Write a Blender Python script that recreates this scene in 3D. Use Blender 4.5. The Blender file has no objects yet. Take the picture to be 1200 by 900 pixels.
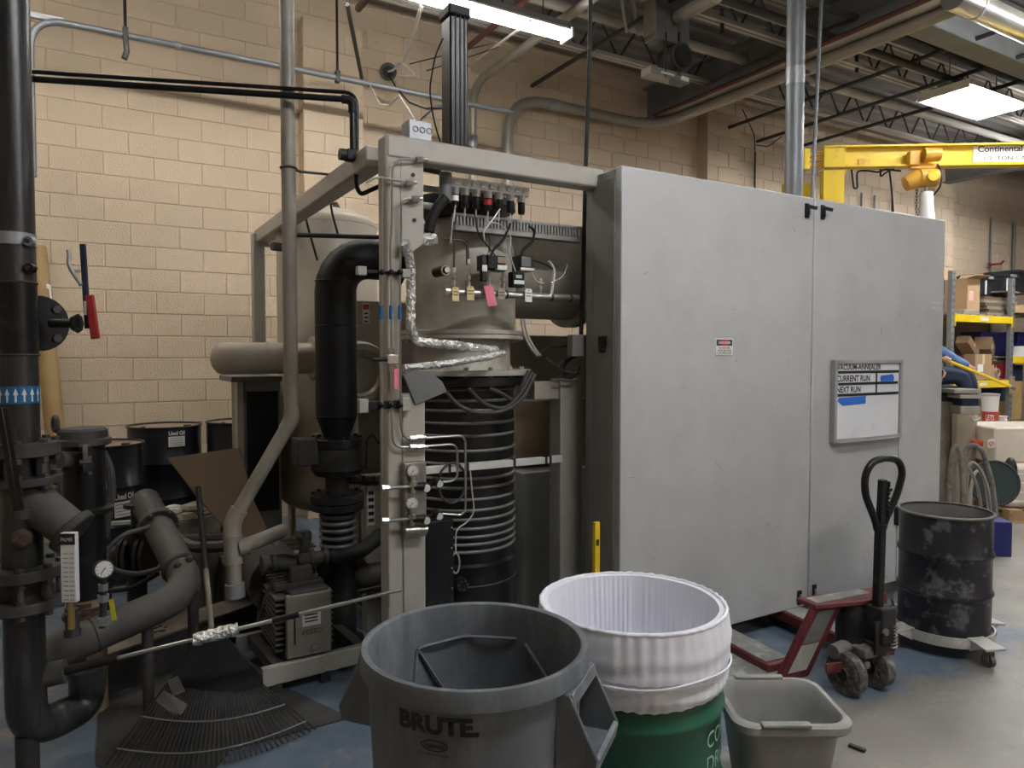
import bpy, math, random
from math import radians, sin, cos, pi, sqrt, atan2
from mathutils import Vector as V, Matrix, Euler
random.seed(7)
S = bpy.context.scene
COL = S.collection
# ---------------------------------------------------------------- camera
CAM = V((0, 0, 1.62)); F = 840.0
ROT = Euler((pi/2 - radians(2.18), 0, -radians(30.4)), 'XYZ')
cd = bpy.data.cameras.new('camera'); cam = bpy.data.objects.new('camera', cd); COL.objects.link(cam)
cam.location = CAM; cam.rotation_euler = ROT
cd.sensor_width = 36; cd.lens = F/1200*36; cd.clip_start = .05; cd.clip_end = 200
S.camera = cam
# ---------------------------------------------------------------- world, exposure
w = bpy.data.worlds.new('world'); S.world = w; w.use_nodes = True
w.node_tree.nodes['Background'].inputs[0].default_value = (.9, .93, 1, 1)
w.node_tree.nodes['Background'].inputs[1].default_value = .05
vs = S.view_settings; vs.view_transform = 'Standard'; vs.look = 'None'; vs.gamma = 1; vs.use_curve_mapping = False
vs.exposure = 1.9
TUBE = 24.0            # radiance of the fluorescent tubes
TUBECOL = (.98, .985, 1.0)
# ---------------------------------------------------------------- helpers
RM = ROT.to_matrix()
def at(px, py, Y=None, X=None, Z=None, t=None):
    """point of the place seen at pixel (1200x900 frame) on a given world plane or at an axial distance"""
    d = RM @ V(((px-600)/F, -(py-450)/F, -1))
    if t is None:
        t = (Y-CAM.y)/d.y if Y is not None else (X-CAM.x)/d.x if X is not None else (Z-CAM.z)/d.z
    return CAM + d*t
def depth(p): return -(RM.transposed() @ (V(p)-CAM)).z
def proj(p):
    q = RM.transposed() @ (V(p)-CAM)
    return (600+F*q.x/-q.z, 450-F*q.y/-q.z, -q.z)
RIGHT = V((cos(radians(30.4)), -sin(radians(30.4)), 0)); FWD = V((sin(radians(30.4)), cos(radians(30.4)), 0)); UP = V((0, 0, 1))
XA, YA = V((1, 0, 0)), V((0, 1, 0))

def basis(n):
    n = V(n).normalized()
    a = UP if abs(n.z) < .9 else XA
    u = n.cross(a).normalized(); return u, n.cross(u).normalized(), n

class MB:
    def __init__(s): s.v = []; s.f = []
    def add(s, vs, fs):
        o = len(s.v); s.v += [V(p) for p in vs]; s.f += [tuple(i+o for i in f) for f in fs]; return s
    def bx(s, x0, x1, y0, y1, z0, z1):
        return s.add([(x0,y0,z0),(x1,y0,z0),(x1,y1,z0),(x0,y1,z0),(x0,y0,z1),(x1,y0,z1),(x1,y1,z1),(x0,y1,z1)],
                     [(3,2,1,0),(4,5,6,7),(0,1,5,4),(1,2,6,5),(2,3,7,6),(3,0,4,7)])
    def obox(s, c, ax, ay, az):
        """box of centre c and three half-axis vectors"""
        c, ax, ay, az = V(c), V(ax), V(ay), V(az)
        p = [c+ax*i+ay*j+az*k for k in (-1,1) for i, j in ((-1,-1),(1,-1),(1,1),(-1,1))]
        return s.add(p, [(3,2,1,0),(4,5,6,7),(0,1,5,4),(1,2,6,5),(2,3,7,6),(3,0,4,7)])
    def bar(s, a, b, wd, hg, up=UP):
        """rectangular bar between two points"""
        a, b = V(a), V(b); d = (b-a); L = d.length; d.normalize()
        u = d.cross(V(up))
        if u.length < 1e-4: u = d.cross(XA)
        u.normalize(); k = u.cross(d).normalized()
        return s.obox((a+b)/2, d*L/2, u*wd/2, k*hg/2)
    def cyl(s, a, b, r, r2=None, n=16, caps=True):
        a, b = V(a), V(b); r2 = r if r2 is None else r2; u, w_, d = basis(b-a)
        vs = [a+(u*cos(2*pi*i/n)+w_*sin(2*pi*i/n))*r for i in range(n)] + [b+(u*cos(2*pi*i/n)+w_*sin(2*pi*i/n))*r2 for i in range(n)]
        fs = [(i, (i+1) % n, n+(i+1) % n, n+i) for i in range(n)]
        if caps: fs += [tuple(range(n-1, -1, -1)), tuple(range(n, 2*n))]
        return s.add(vs, fs)
    def lathe(s, prof, o=(0,0,0), axis=UP, n=28, wob=None):
        o = V(o); u, w_, d = basis(axis); vs = []; fs = []; m = len(prof)
        for r, z in prof:
            for i in range(n):
                a = 2*pi*i/n; vs.append(o+d*z+(u*cos(a)+w_*sin(a))*max(r, 1e-4))
        for j in range(m-1):
            for i in range(n):
                fs.append((j*n+i, j*n+(i+1) % n, (j+1)*n+(i+1) % n, (j+1)*n+i))
        return s.add(vs, fs)
    def tube(s, pts, r, n=10, bend=0, seg=5, caps=True, closed=False):
        P = [V(p) for p in pts]
        if bend and len(P) > 2:
            Q = [P[0]]
            for i in range(1, len(P)-1):
                a, b, c = P[i-1], P[i], P[i+1]; d1 = (a-b); d2 = (c-b)
                k = min(bend, d1.length*.49, d2.length*.49); p, q = b+d1.normalized()*k, b+d2.normalized()*k
                for j in range(seg+1):
                    t = j/seg; Q.append(p*(1-t)**2+b*2*t*(1-t)+q*t*t)
            P = Q+[P[-1]]
        Q = [P[0]]
        for p in P[1:]:
            if (p-Q[-1]).length > 1e-5: Q.append(p)
        P = Q; m = len(P); vs = []; fs = []
        T = [(P[min(i+1, m-1)]-P[max(i-1, 0)]).normalized() for i in range(m)]
        u, w_, _ = basis(T[0])
        for i in range(m):
            if i:
                u = (u-T[i]*u.dot(T[i])).normalized(); 
            w_ = T[i].cross(u)
            rr = r[i] if isinstance(r, (list, tuple)) else r
            vs += [P[i]+(u*cos(2*pi*k/n)+w_*sin(2*pi*k/n))*rr for k in range(n)]
        for i in range(m-1):
            fs += [(i*n+k, i*n+(k+1) % n, (i+1)*n+(k+1) % n, (i+1)*n+k) for k in range(n)]
        if caps: fs += [tuple(range(n-1, -1, -1)), tuple((m-1)*n+k for k in range(n))]
        return s.add(vs, fs)
    def ring(s, c, axis, R, r, n=28, m=8):
        u, w_, d = basis(axis); c = V(c); vs = []; fs = []
        for i in range(n):
            a = 2*pi*i/n; e = u*cos(a)+w_*sin(a)
            vs += [c+e*(R+r*cos(2*pi*k/m))+d*r*sin(2*pi*k/m) for k in range(m)]
        for i in range(n):
            j = (i+1) % n
            fs += [(i*m+k, j*m+k, j*m+(k+1) % m, i*m+(k+1) % m) for k in range(m)]
        return s.add(vs, fs)
    def prism(s, poly, ex):
        P = [V(p) for p in poly]; ex = V(ex); n = len(P)
        return s.add(P+[p+ex for p in P], [tuple(range(n-1, -1, -1)), tuple(range(n, 2*n))]+[(i, (i+1) % n, n+(i+1) % n, n+i) for i in range(n)])
    def ball(s, c, r, n=12, m=8, sc=(1,1,1)):
        c = V(c)
        return s.add([c+V((r*sc[0]*sin(pi*j/m)*cos(2*pi*i/n), r*sc[1]*sin(pi*j/m)*sin(2*pi*i/n), r*sc[2]*cos(pi*j/m))) for j in range(m+1) for i in range(n)],
                     [(j*n+i, (j+1)*n+i, (j+1)*n+(i+1) % n, j*n+(i+1) % n) for j in range(m) for i in range(n)])
    def grid(s, fn, nu, nv, closed=False):
        vs = [fn(i/(nu if closed else nu-1), j/(nv-1)) for j in range(nv) for i in range(nu)]
        fs = [(j*nu+i, j*nu+(i+1) % nu, (j+1)*nu+(i+1) % nu, (j+1)*nu+i) for j in range(nv-1) for i in range(nu if closed else nu-1)]
        return s.add(vs, fs)
    def build(s, name, m, par=None, bev=0, smooth=True, solid=0, sub=0, kind=None):
        off = V((0,0,0))
        if par is not None:
            r = par
            while r.parent: r = r.parent
            if not r.get('_loc'): off = r.location
        me = bpy.data.meshes.new(name)
        me.from_pydata([tuple(p-off) for p in s.v], [], s.f)
        me.validate(); me.update()
        if smooth:
            me.polygons.foreach_set('use_smooth', [True]*len(me.polygons)); me.set_sharp_from_angle(angle=radians(38))
        o = bpy.data.objects.new(name, me); COL.objects.link(o)
        me.materials.append(MT[m] if isinstance(m, str) else m)
        if par is not None: o.parent = par
        if solid:
            d = o.modifiers.new('solid', 'SOLIDIFY'); d.thickness = solid; d.offset = 0
        if bev:
            b = o.modifiers.new('bevel', 'BEVEL'); b.width = bev; b.segments = 2; b.limit_method = 'ANGLE'; b.angle_limit = radians(40)
        if sub:
            b = o.modifiers.new('sub', 'SUBSURF'); b.levels = sub; b.render_levels = sub
        if kind: o['kind'] = kind
        return o

def tag(o, label, cat, group=None):
    o['label'] = label; o['category'] = cat
    if group: o['group'] = group
    return o
def thing(name, label, cat, loc=(0,0,0), rz=None, group=None):
    o = bpy.data.objects.new(name, None); COL.objects.link(o); o.empty_display_size = .1
    o.location = loc
    if rz is not None: o.rotation_euler = (0, 0, rz); o['_loc'] = 1
    return tag(o, label, cat, group)
def struct(o): o['kind'] = 'structure'; return o
def copy_tree(o, loc=None, rz=None, label=None, parent=None):
    c = o.copy(); COL.objects.link(c); c.parent = parent
    if loc is not None: c.location = loc
    if rz is not None: c.rotation_euler = (0, 0, rz)
    if label: c['label'] = label
    for ch in list(o.children): copy_tree(ch, parent=c)
    return c

def text(s, o, right, up, wd, hg, m, par, name='lettering', bold=0, shear=0, mapf=None):
    """flat lettering fitted into a wd x hg rectangle whose lower left corner is o"""
    cu = bpy.data.curves.new('lettering', 'FONT'); cu.body = s; cu.offset = bold; cu.shear = shear; cu.resolution_u = 3
    ob = bpy.data.objects.new('lettering', cu); me = bpy.data.meshes.new_from_object(ob)
    bpy.data.objects.remove(ob); bpy.data.curves.remove(cu)
    xs = [v.co.x for v in me.vertices]; ys = [v.co.y for v in me.vertices]
    x0, y0 = min(xs), min(ys); kx = wd/max(1e-6, max(xs)-x0); ky = hg/max(1e-6, max(ys)-y0)
    r = par
    while r.parent: r = r.parent
    off = V((0,0,0)) if r.get('_loc') else r.location
    o, right, up = V(o) if o is not None else None, V(right) if right is not None else None, V(up) if up is not None else None
    for v in me.vertices:
        a, b = (v.co.x-x0)*kx, (v.co.y-y0)*ky
        v.co = (mapf(a, b) if mapf else o+right*a+up*b)-off
    me.name = name; ob = bpy.data.objects.new(name, me); COL.objects.link(ob); ob.parent = par
    me.materials.clear(); me.materials.append(MT[m]); return ob

# ---------------------------------------------------------------- materials
MT = {}
def mat(name, col, rough=.5, metal=0, var=.12, scale=3., bump=0, bscale=60., dirt=None, damt=.5, dscale=2., dw=.15, pos=False, rnd=0, trans=0, spec=.5, emit=None, estr=0, alpha=1, stretch=None):
    m = bpy.data.materials.new(name); m.use_nodes = True; nt = m.node_tree; N = nt.nodes; L = nt.links
    bs = N['Principled BSDF']; bs.inputs['Roughness'].default_value = rough; bs.inputs['Metallic'].default_value = metal
    bs.inputs['Specular IOR Level'].default_value = spec
    if trans: bs.inputs['Transmission Weight'].default_value = trans
    if alpha < 1: bs.inputs['Alpha'].default_value = alpha
    if emit: bs.inputs['Emission Color'].default_value = (*emit, 1); bs.inputs['Emission Strength'].default_value = estr
    if pos: co = N.new('ShaderNodeNewGeometry').outputs['Position']
    else: co = N.new('ShaderNodeTexCoord').outputs['Object']
    if stretch:
        mp = N.new('ShaderNodeMapping'); mp.inputs['Scale'].default_value = stretch; L.new(co, mp.inputs['Vector']); co = mp.outputs[0]
    n1 = N.new('ShaderNodeTexNoise'); n1.inputs['Scale'].default_value = scale; n1.inputs['Detail'].default_value = 5; L.new(co, n1.inputs['Vector'])
    r1 = N.new('ShaderNodeValToRGB'); L.new(n1.outputs['Fac'], r1.inputs['Fac'])
    r1.color_ramp.elements[0].position = .3; r1.color_ramp.elements[1].position = .7
    r1.color_ramp.elements[0].color = (*[c*(1-var) for c in col], 1); r1.color_ramp.elements[1].color = (*[min(1, c*(1+var)) for c in col], 1)
    out = r1.outputs['Color']
    if dirt:
        n2 = N.new('ShaderNodeTexNoise'); n2.inputs['Scale'].default_value = dscale; n2.inputs['Detail'].default_value = 8; n2.inputs['Roughness'].default_value = .7; L.new(co, n2.inputs['Vector'])
        r2 = N.new('ShaderNodeMapRange'); r2.inputs['From Min'].default_value = 1-damt-dw*.5; r2.inputs['From Max'].default_value = 1-damt+dw*.5; L.new(n2.outputs['Fac'], r2.inputs['Value'])
        mx = N.new('ShaderNodeMix'); mx.data_type = 'RGBA'; L.new(r2.outputs[0], mx.inputs['Factor']); L.new(out, mx.inputs['A']); mx.inputs['B'].default_value = (*dirt, 1)
        out = mx.outputs['Result']
    if rnd:
        oi = N.new('ShaderNodeObjectInfo'); mr = N.new('ShaderNodeMapRange'); mr.inputs['To Min'].default_value = 1-rnd; mr.inputs['To Max'].default_value = 1+rnd
        L.new(oi.outputs['Random'], mr.inputs['Value']); mm = N.new('ShaderNodeMix'); mm.data_type = 'RGBA'; mm.blend_type = 'MULTIPLY'; mm.inputs['Factor'].default_value = 1
        cb = N.new('ShaderNodeCombineColor'); [L.new(mr.outputs[0], cb.inputs[i]) for i in range(3)]
        L.new(out, mm.inputs['A']); L.new(cb.outputs[0], mm.inputs['B']); out = mm.outputs['Result']
    L.new(out, bs.inputs['Base Color'])
    if bump:
        n3 = N.new('ShaderNodeTexNoise'); n3.inputs['Scale'].default_value = bscale; n3.inputs['Detail'].default_value = 3; L.new(co, n3.inputs['Vector'])
        b = N.new('ShaderNodeBump'); b.inputs['Strength'].default_value = bump; b.inputs['Distance'].default_value = .01
        L.new(n3.outputs['Fac'], b.inputs['Height']); L.new(b.outputs[0], bs.inputs['Normal'])
    MT[name] = m; return m

mat('block_paint', (.58, .465, .335), .6, var=.05, scale=1.2, bump=.55, bscale=70, pos=True, rnd=.04, dirt=(.46, .36, .255), damt=.32, dscale=5, dw=.1)
mat('mortar_paint', (.55, .435, .31), .65, var=.05, pos=True)
mat('plain_wall', (.6, .48, .35), .7, pos=True)
mat('deck', (.19, .182, .172), .6, var=.2, scale=1.5, pos=True)
mat('steel_pale', (.42, .4, .36), .55, var=.15, pos=True)
mat('steel_dark', (.035, .033, .032), .55, var=.2, pos=True)
mat('girder_grey', (.15, .155, .155), .5, var=.15, pos=True)
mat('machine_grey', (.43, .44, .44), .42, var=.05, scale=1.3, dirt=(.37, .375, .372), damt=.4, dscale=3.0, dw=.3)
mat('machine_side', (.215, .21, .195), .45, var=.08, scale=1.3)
mat('frame_beige', (.37, .355, .315), .45, var=.08, scale=3, dirt=(.27, .255, .22), damt=.36, dscale=6, dw=.2)
mat('tank_beige', (.42, .37, .295), .42, var=.06, scale=2, dirt=(.33, .285, .22), damt=.35, dscale=3, dw=.3)
mat('vessel_beige', (.36, .335, .285), .42, var=.08, scale=3, dirt=(.23, .21, .175), damt=.4, dscale=4, dw=.3)
mat('black_paint', (.009, .009, .010), .33, spec=.35, var=.3, scale=5, dirt=(.032, .031, .03), damt=.36, dscale=9, dw=.15)
mat('black_matte', (.009, .0095, .0105), .55, spec=.3, var=.3, scale=8)
mat('black_dusty', (.014, .014, .0145), .55, spec=.35, var=.4, scale=5, dirt=(.045, .043, .04), damt=.42, dscale=5, dw=.3)
mat('rubber', (.013, .013, .0125), .7, spec=.3, var=.3, scale=8)
mat('iron_dusty', (.034, .032, .030), .6, var=.25, scale=5, dirt=(.088, .083, .077), damt=.42, dscale=4, dw=.3)
mat('iron_rust', (.06, .038, .026), .7, var=.3, scale=10, dirt=(.11, .06, .035), damt=.45, dscale=7, dw=.2)
mat('dark_pipe', (.026, .0255, .026), .34, var=.25, scale=6, dirt=(.075, .072, .068), damt=.38, dscale=7, dw=.2, stretch=(4, 4, .5))
mat('pipe_dusty', (.058, .055, .051), .65, var=.2, scale=4, dirt=(.11, .102, .092), damt=.45, dscale=3, dw=.3)
mat('pvc_grey', (.27, .25, .215), .5, var=.1, dirt=(.18, .165, .135), damt=.4, dscale=5, dw=.3)
mat('galvanized', (.3, .315, .33), .45, .45, var=.12, scale=8)
mat('conduit', (.3, .28, .24), .4, .35, var=.1)
mat('stainless', (.5, .49, .46), .28, .9, var=.1, scale=6)
mat('foil', (.8, .8, .78), .3, .9, var=.15, bump=1, bscale=90)
mat('alum_white', (.6, .6, .58), .4, .2, var=.08)
mat('floor_steel', (.3, .29, .27), .4, .6, var=.2, dirt=(.15, .13, .11), damt=.45)
mat('white', (.75, .75, .74), .5, var=.03)
mat('white_board', (.72, .74, .77), .22, var=.02, dirt=(.66, .68, .71), damt=.4, dscale=8)
mat('cloth', (.8, .81, .88), .85, var=.04, bump=.12, bscale=400)
mat('green_paint', (.012, .105, .062), .3, var=.08, dirt=(.03, .1, .065), damt=.3, dscale=8)
mat('can_grey', (.12, .134, .15), .55, var=.12, scale=4, dirt=(.22, .235, .25), damt=.42, dscale=6, dw=.25, bump=.06, bscale=40, stretch=(1.6, 1.6, .5))
mat('print_black', (.012, .012, .014), .6, var=.1)
mat('print_red', (.5, .02, .03), .5)
mat('print_green', (.35, .5, .42), .6)
mat('print_grey', (.17, .17, .17), .6)
mat('tub_grey', (.29, .29, .275), .6, var=.12, dirt=(.38, .37, .35), damt=.38, dscale=7, dw=.3)
mat('jack_red', (.13, .02, .023), .45, var=.15, dirt=(.17, .09, .085), damt=.36, dscale=9, dw=.2)
mat('jack_plate', (.2, .2, .19), .5, var=.2, dirt=(.34, .33, .31), damt=.45, dscale=12)
mat('wheel_grey', (.2, .19, .175), .6, var=.2, dirt=(.09, .085, .08), damt=.45, dscale=12)
mat('tyre', (.07, .065, .06), .75, var=.25, dirt=(.2, .19, .175), damt=.45, dscale=30)
mat('dolly_grey', (.4, .39, .37), .5, var=.12, dirt=(.55, .54, .52), damt=.42, dscale=12)
mat('yellow', (.72, .5, .015), .4, var=.06, dirt=(.5, .33, .02), damt=.34, dscale=7)
mat('hoist_orange', (.62, .33, .035), .45, var=.08)
mat('cardboard', (.36, .235, .13), .8, var=.08)
mat('cardboard_dark', (.11, .072, .038), .85, var=.1)
mat('wood', (.4, .27, .145), .75, var=.2, scale=8, stretch=(1, 8, 8))
mat('wood_grey', (.2, .17, .135), .75, var=.25, scale=8)
mat('tube_tan', (.36, .24, .1), .6, var=.12, dirt=(.33, .2, .08), damt=.4)
mat('blue_bin', (.016, .022, .15), .45, var=.12)
mat('blue_tape', (.02, .14, .56), .6)
mat('blue_pipe_tape', (.01, .12, .28), .5)
mat('navy', (.018, .026, .06), .85, var=.2)
mat('denim', (.11, .19, .38), .85, var=.25, scale=12)
mat('skin', (.55, .3, .2), .55)
mat('hair', (.05, .03, .02), .7)
mat('red_paint', (.3, .015, .02), .45)
mat('bucket_red', (.55, .06, .02), .5)
mat('tote_black', (.014, .015, .018), .4, var=.2)
mat('pink_tag', (.75, .2, .27), .6)
mat('tag_yellow', (.62, .52, .28), .7)
mat('tag_bright', (.62, .55, .03), .6)
mat('brass', (.45, .33, .12), .35, .8)
mat('gauge_face', (.68, .68, .65), .4, var=.03)
mat('copper_tan', (.3, .22, .15), .5)
mat('wrap', (.6, .54, .45), .35, var=.12, bump=.35, bscale=14)
mat('dark_green', (.015, .035, .032), .45)
mat('beige_cloth', (.3, .26, .2), .85, var=.2)
mat('fixture_white', (.7, .69, .66), .45)
mat('shade_grey', (.16, .16, .155), .5)
mat('tube_light', (1, .95, .86), emit=TUBECOL, estr=TUBE)
mat('tube_light_old', (1, .95, .86), emit=(1, .97, .92), estr=TUBE*.52)
mat('red_pipe', (.1, .03, .027), .5)
mat('duct_tape', (.22, .22, .215), .35, .4, var=.2)
mat('lcd', (.45, .55, .52), .3)
mat('pvc_neutral', (.3, .3, .29), .5)
mat('drum_black', (.011, .013, .019), .3, var=.3, scale=5, dirt=(.035, .037, .045), damt=.36, dscale=7, dw=.15)
mat('pole_grey', (.2, .215, .23), .45, .35, var=.1)
mat('drum_inside', (.17, .165, .15), .7, var=.25)
mat('drum_scuffed', (.011, .013, .019), .32, var=.3, scale=5, dirt=(.1, .102, .106), damt=.42, dscale=9, dw=.08)
mat('chalk', (.72, .73, .75), .8)
mat('red_print_pale', (.7, .35, .3), .7)
# ================================================================ the room
def floor_mat():
    m = bpy.data.materials.new('floor_paint'); m.use_nodes = True; nt = m.node_tree; N = nt.nodes; L = nt.links
    bs = N['Principled BSDF']; g = N.new('ShaderNodeNewGeometry'); sx = N.new('ShaderNodeSeparateXYZ'); L.new(g.outputs['Position'], sx.inputs[0])
    def noise(sc, det=6, ro=.6):
        n = N.new('ShaderNodeTexNoise'); n.inputs['Scale'].default_value = sc; n.inputs['Detail'].default_value = det; n.inputs['Roughness'].default_value = ro
        L.new(g.outputs['Position'], n.inputs['Vector']); return n.outputs['Fac']
    def mth(op, a, b):
        n = N.new('ShaderNodeMath'); n.operation = op
        for i, q in enumerate((a, b)):
            if isinstance(q, (int, float)): n.inputs[i].default_value = q
            else: L.new(q, n.inputs[i])
        return n.outputs[0]
    def rng(a, lo, hi):
        n = N.new('ShaderNodeMapRange'); n.inputs['From Min'].default_value = lo; n.inputs['From Max'].default_value = hi; L.new(a, n.inputs['Value']); return n.outputs[0]
    def mix(f, a, b):
        n = N.new('ShaderNodeMix'); n.data_type = 'RGBA'; L.new(f, n.inputs['Factor'])
        for k, q in (('A', a), ('B', b)):
            if isinstance(q, tuple): n.inputs[k].default_value = (*q, 1)
            else: L.new(q, n.inputs[k])
        return n.outputs['Result']
    conc = mix(rng(noise(1.7), .35, .65), (.195, .18, .16), (.265, .248, .222))
    conc = mix(rng(noise(9, 8, .75), .56, .7), conc, (.17, .155, .14))
    blue = mix(rng(noise(4), .4, .65), (.095, .135, .19), (.14, .18, .235))
    blue = mix(rng(noise(16, 8, .8), .55, .7), blue, (.2, .2, .2))
    edge = mth('ADD', sx.outputs['Y'], mth('MULTIPLY', mth('SUBTRACT', noise(2.5, 8, .7), .5), 1.1))
    m1 = rng(edge, 1.93, 2.08)
    ex = mth('ADD', sx.outputs['X'], mth('MULTIPLY', mth('SUBTRACT', noise(2., 8, .7), .5), 1.2))
    m2 = rng(mth('MULTIPLY', ex, -1), -4.9, -4.5)
    worn = rng(noise(3.3, 9, .75), .62, .56)
    full = mix(mth('MULTIPLY', mth('MULTIPLY', m1, m2), worn), conc, blue)
    full = mix(rng(noise(30, 4, .6), .735, .76), full, (.62, .62, .62))
    L.new(full, bs.inputs['Base Color']); L.new(rng(noise(3), .2, .9), bs.inputs['Roughness'])
    r = N.new('ShaderNodeMapRange'); r.inputs['To Min'].default_value = .3; r.inputs['To Max'].default_value = .62; L.new(noise(3), r.inputs['Value']); L.new(r.outputs[0], bs.inputs['Roughness'])
    b = N.new('ShaderNodeBump'); b.inputs['Strength'].default_value = .12; b.inputs['Distance'].default_value = .01; L.new(noise(25, 6), b.inputs['Height']); L.new(b.outputs[0], bs.inputs['Normal'])
    MT['floor_paint'] = m
floor_mat()
X0, X1, Y0, YW, ZC = -3.5, 26.0, -7.0, 7.37, 5.3
struct(MB().bx(X0-.2, X1+.2, Y0-.2, YW+.3, -.15, 0).build('floor', 'floor_paint', smooth=False))
wall_back = struct(MB().bx(X0-.2, X1+.2, YW+.008, YW+.25, 0, ZC+.2).build('wall_back', 'mortar_paint', smooth=False))
struct(MB().bx(X0-.2, X0, Y0, YW+.008, 0, ZC+.2).build('wall_left', 'plain_wall', smooth=False))
struct(MB().bx(X1, X1+.2, Y0, YW+.008, 0, ZC+.2).build('wall_right', 'plain_wall', smooth=False))
struct(MB().bx(X0-.2, X1+.2, Y0-.2, Y0, 0, ZC+.2).build('wall_front', 'plain_wall', smooth=False))
# corrugated deck, ribs along the wall
mb = MB(); prof = []; y = Y0
while y < YW+.1:
    prof += [(y, ZC), (y+.10, ZC), (y+.125, ZC+.045), (y+.175, ZC+.045)]; y += .2
mb.add([(X0-.2, a, b) for a, b in prof]+[(X1+.2, a, b) for a, b in prof], [(i, i+1, len(prof)+i+1, len(prof)+i) for i in range(len(prof)-1)])
mb.bx(X0-.2, X1+.2, Y0-.2, YW+.25, ZC+.2, ZC+.25)
struct(mb.build('ceiling', 'deck', smooth=False))
# concrete blocks
BW, BH, JT = .406, .203, .008
def block_mesh(wd):
    a, h, c, d = wd-JT, BH-JT, .004, .008
    me = MB(); 
    vs = [(0,0,0),(a,0,0),(a,0,h),(0,0,h)]
    o = [V((x, d, z)) for x, z in ((0,0),(a,0),(a,h),(0,h))]; i = [V((x, 0, z)) for x, z in ((c,c),(a-c,c),(a-c,h-c),(c,h-c))]
    m = bpy.data.meshes.new('block'); m.from_pydata([tuple(p) for p in o+i], [], [(4,5,6,7),(0,1,5,4),(1,2,6,5),(2,3,7,6),(3,0,4,7)]); m.materials.append(MT['block_paint']); return m
bm_full, bm_half = block_mesh(BW), block_mesh(BW/2)
cand = []; rest = MB()
k = 0
z = -.018
while z < ZC+.05:
    x = -3.4-.083-.0 + (0 if k % 2 == 1 else BW/2)
    x = -.083-BW*9 + (0 if k % 2 == 1 else BW/2)
    while x < X1:
        px, py, t = proj((x+BW/2, YW, z+BH/2))
        if t > .5 and -30 < px < 1230 and -30 < py < 930:
            vis = px > 30 and py < 520 and not (px > 690 and py > 195+.174*(px-727)) and not (505 < px < 690 and py > 280)
            cand.append((0 if vis else 1, t, x, z))
        x += BW
    z += BH; k += 1
cand.sort()
for q, (hid, t, x, z) in enumerate(cand):
    if q < 300:
        o = bpy.data.objects.new('block', bm_full); COL.objects.link(o); o.parent = wall_back; o.location = (x+JT/2, YW, z+JT/2)
    else:
        a, h, c, d = BW-JT, BH-JT, .004, .008
        O = [V((x+JT/2+u, YW+d, z+JT/2+w_)) for u, w_ in ((0,0),(a,0),(a,h),(0,h))]; I = [V((x+JT/2+u, YW, z+JT/2+w_)) for u, w_ in ((c,c),(a-c,c),(a-c,h-c),(c,h-c))]
        rest.add(O+I, [(4,5,6,7),(0,1,5,4),(1,2,6,5),(2,3,7,6),(3,0,4,7)])
rest.build('blocks', 'block_paint', wall_back, smooth=False, kind='stuff')
# pilasters of the wall
for n, xc in enumerate((2.145, 7.6, 13.1, 18.6)):
    p = struct(MB().bx(xc-.3, xc+.3, YW-.192, YW+.01, 0, 4.95).build('trim_%d' % (n+1), 'mortar_paint', smooth=False))
    big = n == 0
    rest = MB(); z = -.018; k = 0
    while z+BH < 4.99:
        for x0, wd in (((xc-.3045, BW), (xc-.3045+BW, BW/2)) if k % 2 else ((xc-.3045, BW/2), (xc-.3045+BW/2, BW))):
            if big and z > 1:
                o = bpy.data.objects.new('block', bm_full if wd == BW else bm_half); COL.objects.link(o); o.parent = p; o.location = (x0+JT/2, YW-.2, z+JT/2)
            else:
                rest.bx(x0+JT/2, x0+wd-JT/2, YW-.2, YW-.19, z+JT/2, z+BH-JT/2)
        rest.bx(xc-.305, xc-.299, YW-.198, YW, z+JT/2, z+BH-JT/2)
        z += BH; k += 1
    rest.build('blocks', 'block_paint', p, smooth=False, kind='stuff')

# ---------------------------------------------------------------- roof steel
def joist(y, x0, x1, label):
    t = thing('roof_joist', label, 'joist', (x0, y, ZC), group='open-web roof joists')
    for s in (-1, 1):
        MB().bx(x0, x1, y+s*.035-.022, y+s*.035+.022, ZC-.05, ZC-.005).build('top_chord', 'steel_pale', t, smooth=False)
        MB().bx(x0, x1, y+s*.03-.02, y+s*.03+.02, ZC-.44, ZC-.4).build('bottom_chord', 'steel_pale', t, smooth=False)
    n = int((x1-x0)/.55)
    for i in range(n):
        a = x0+.1+i*.55
        MB().cyl((a, y, ZC-.42), (a+.275, y, ZC-.02), .013, n=6).cyl((a+.275, y, ZC-.02), (a+.55, y, ZC-.42), .013, n=6).build('web_bar', 'steel_dark', t)
for i, y in enumerate((1.2, 2.5, 5.1, 6.3)):
    joist(y, 2.2, 22, ['pale open-web roof joist above the aisle, nearest the viewer', 'pale open-web roof joist over the grey cabinet doors', 'pale open-web roof joist between wall and roof beam', 'pale open-web roof joist closest to the block wall'][i])
def ibeam(name, label, a, b, wd, hg, m, lowflange=None, tf=.018):
    a, b = V(a), V(b); d = (b-a).normalized(); s = d.cross(UP)
    t = thing(name, label, 'beam', a)
    MB().bar(a+UP*hg/2, b+UP*hg/2, .012, hg-2*tf).build('web', m, t, smooth=False)
    MB().bar(a+UP*(hg-tf/2), b+UP*(hg-tf/2), wd, tf).build('flange', m, t, smooth=False)
    MB().bar(a+UP*tf/2, b+UP*tf/2, wd, tf).build('flange', lowflange or m, t, smooth=False)
    return t
ibeam('roof_girder', 'grey steel roof girder running toward the block wall', (6.4, -5, 4.68), (6.4, YW, 4.68), .2, .45, 'girder_grey', 'steel_pale')
ibeam('roof_beam', 'dark steel roof beam framing into the girder beside the lamp', (6.5, 3.95, 4.66), (22, 3.95, 4.66), .22, .5, 'girder_grey')
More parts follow.
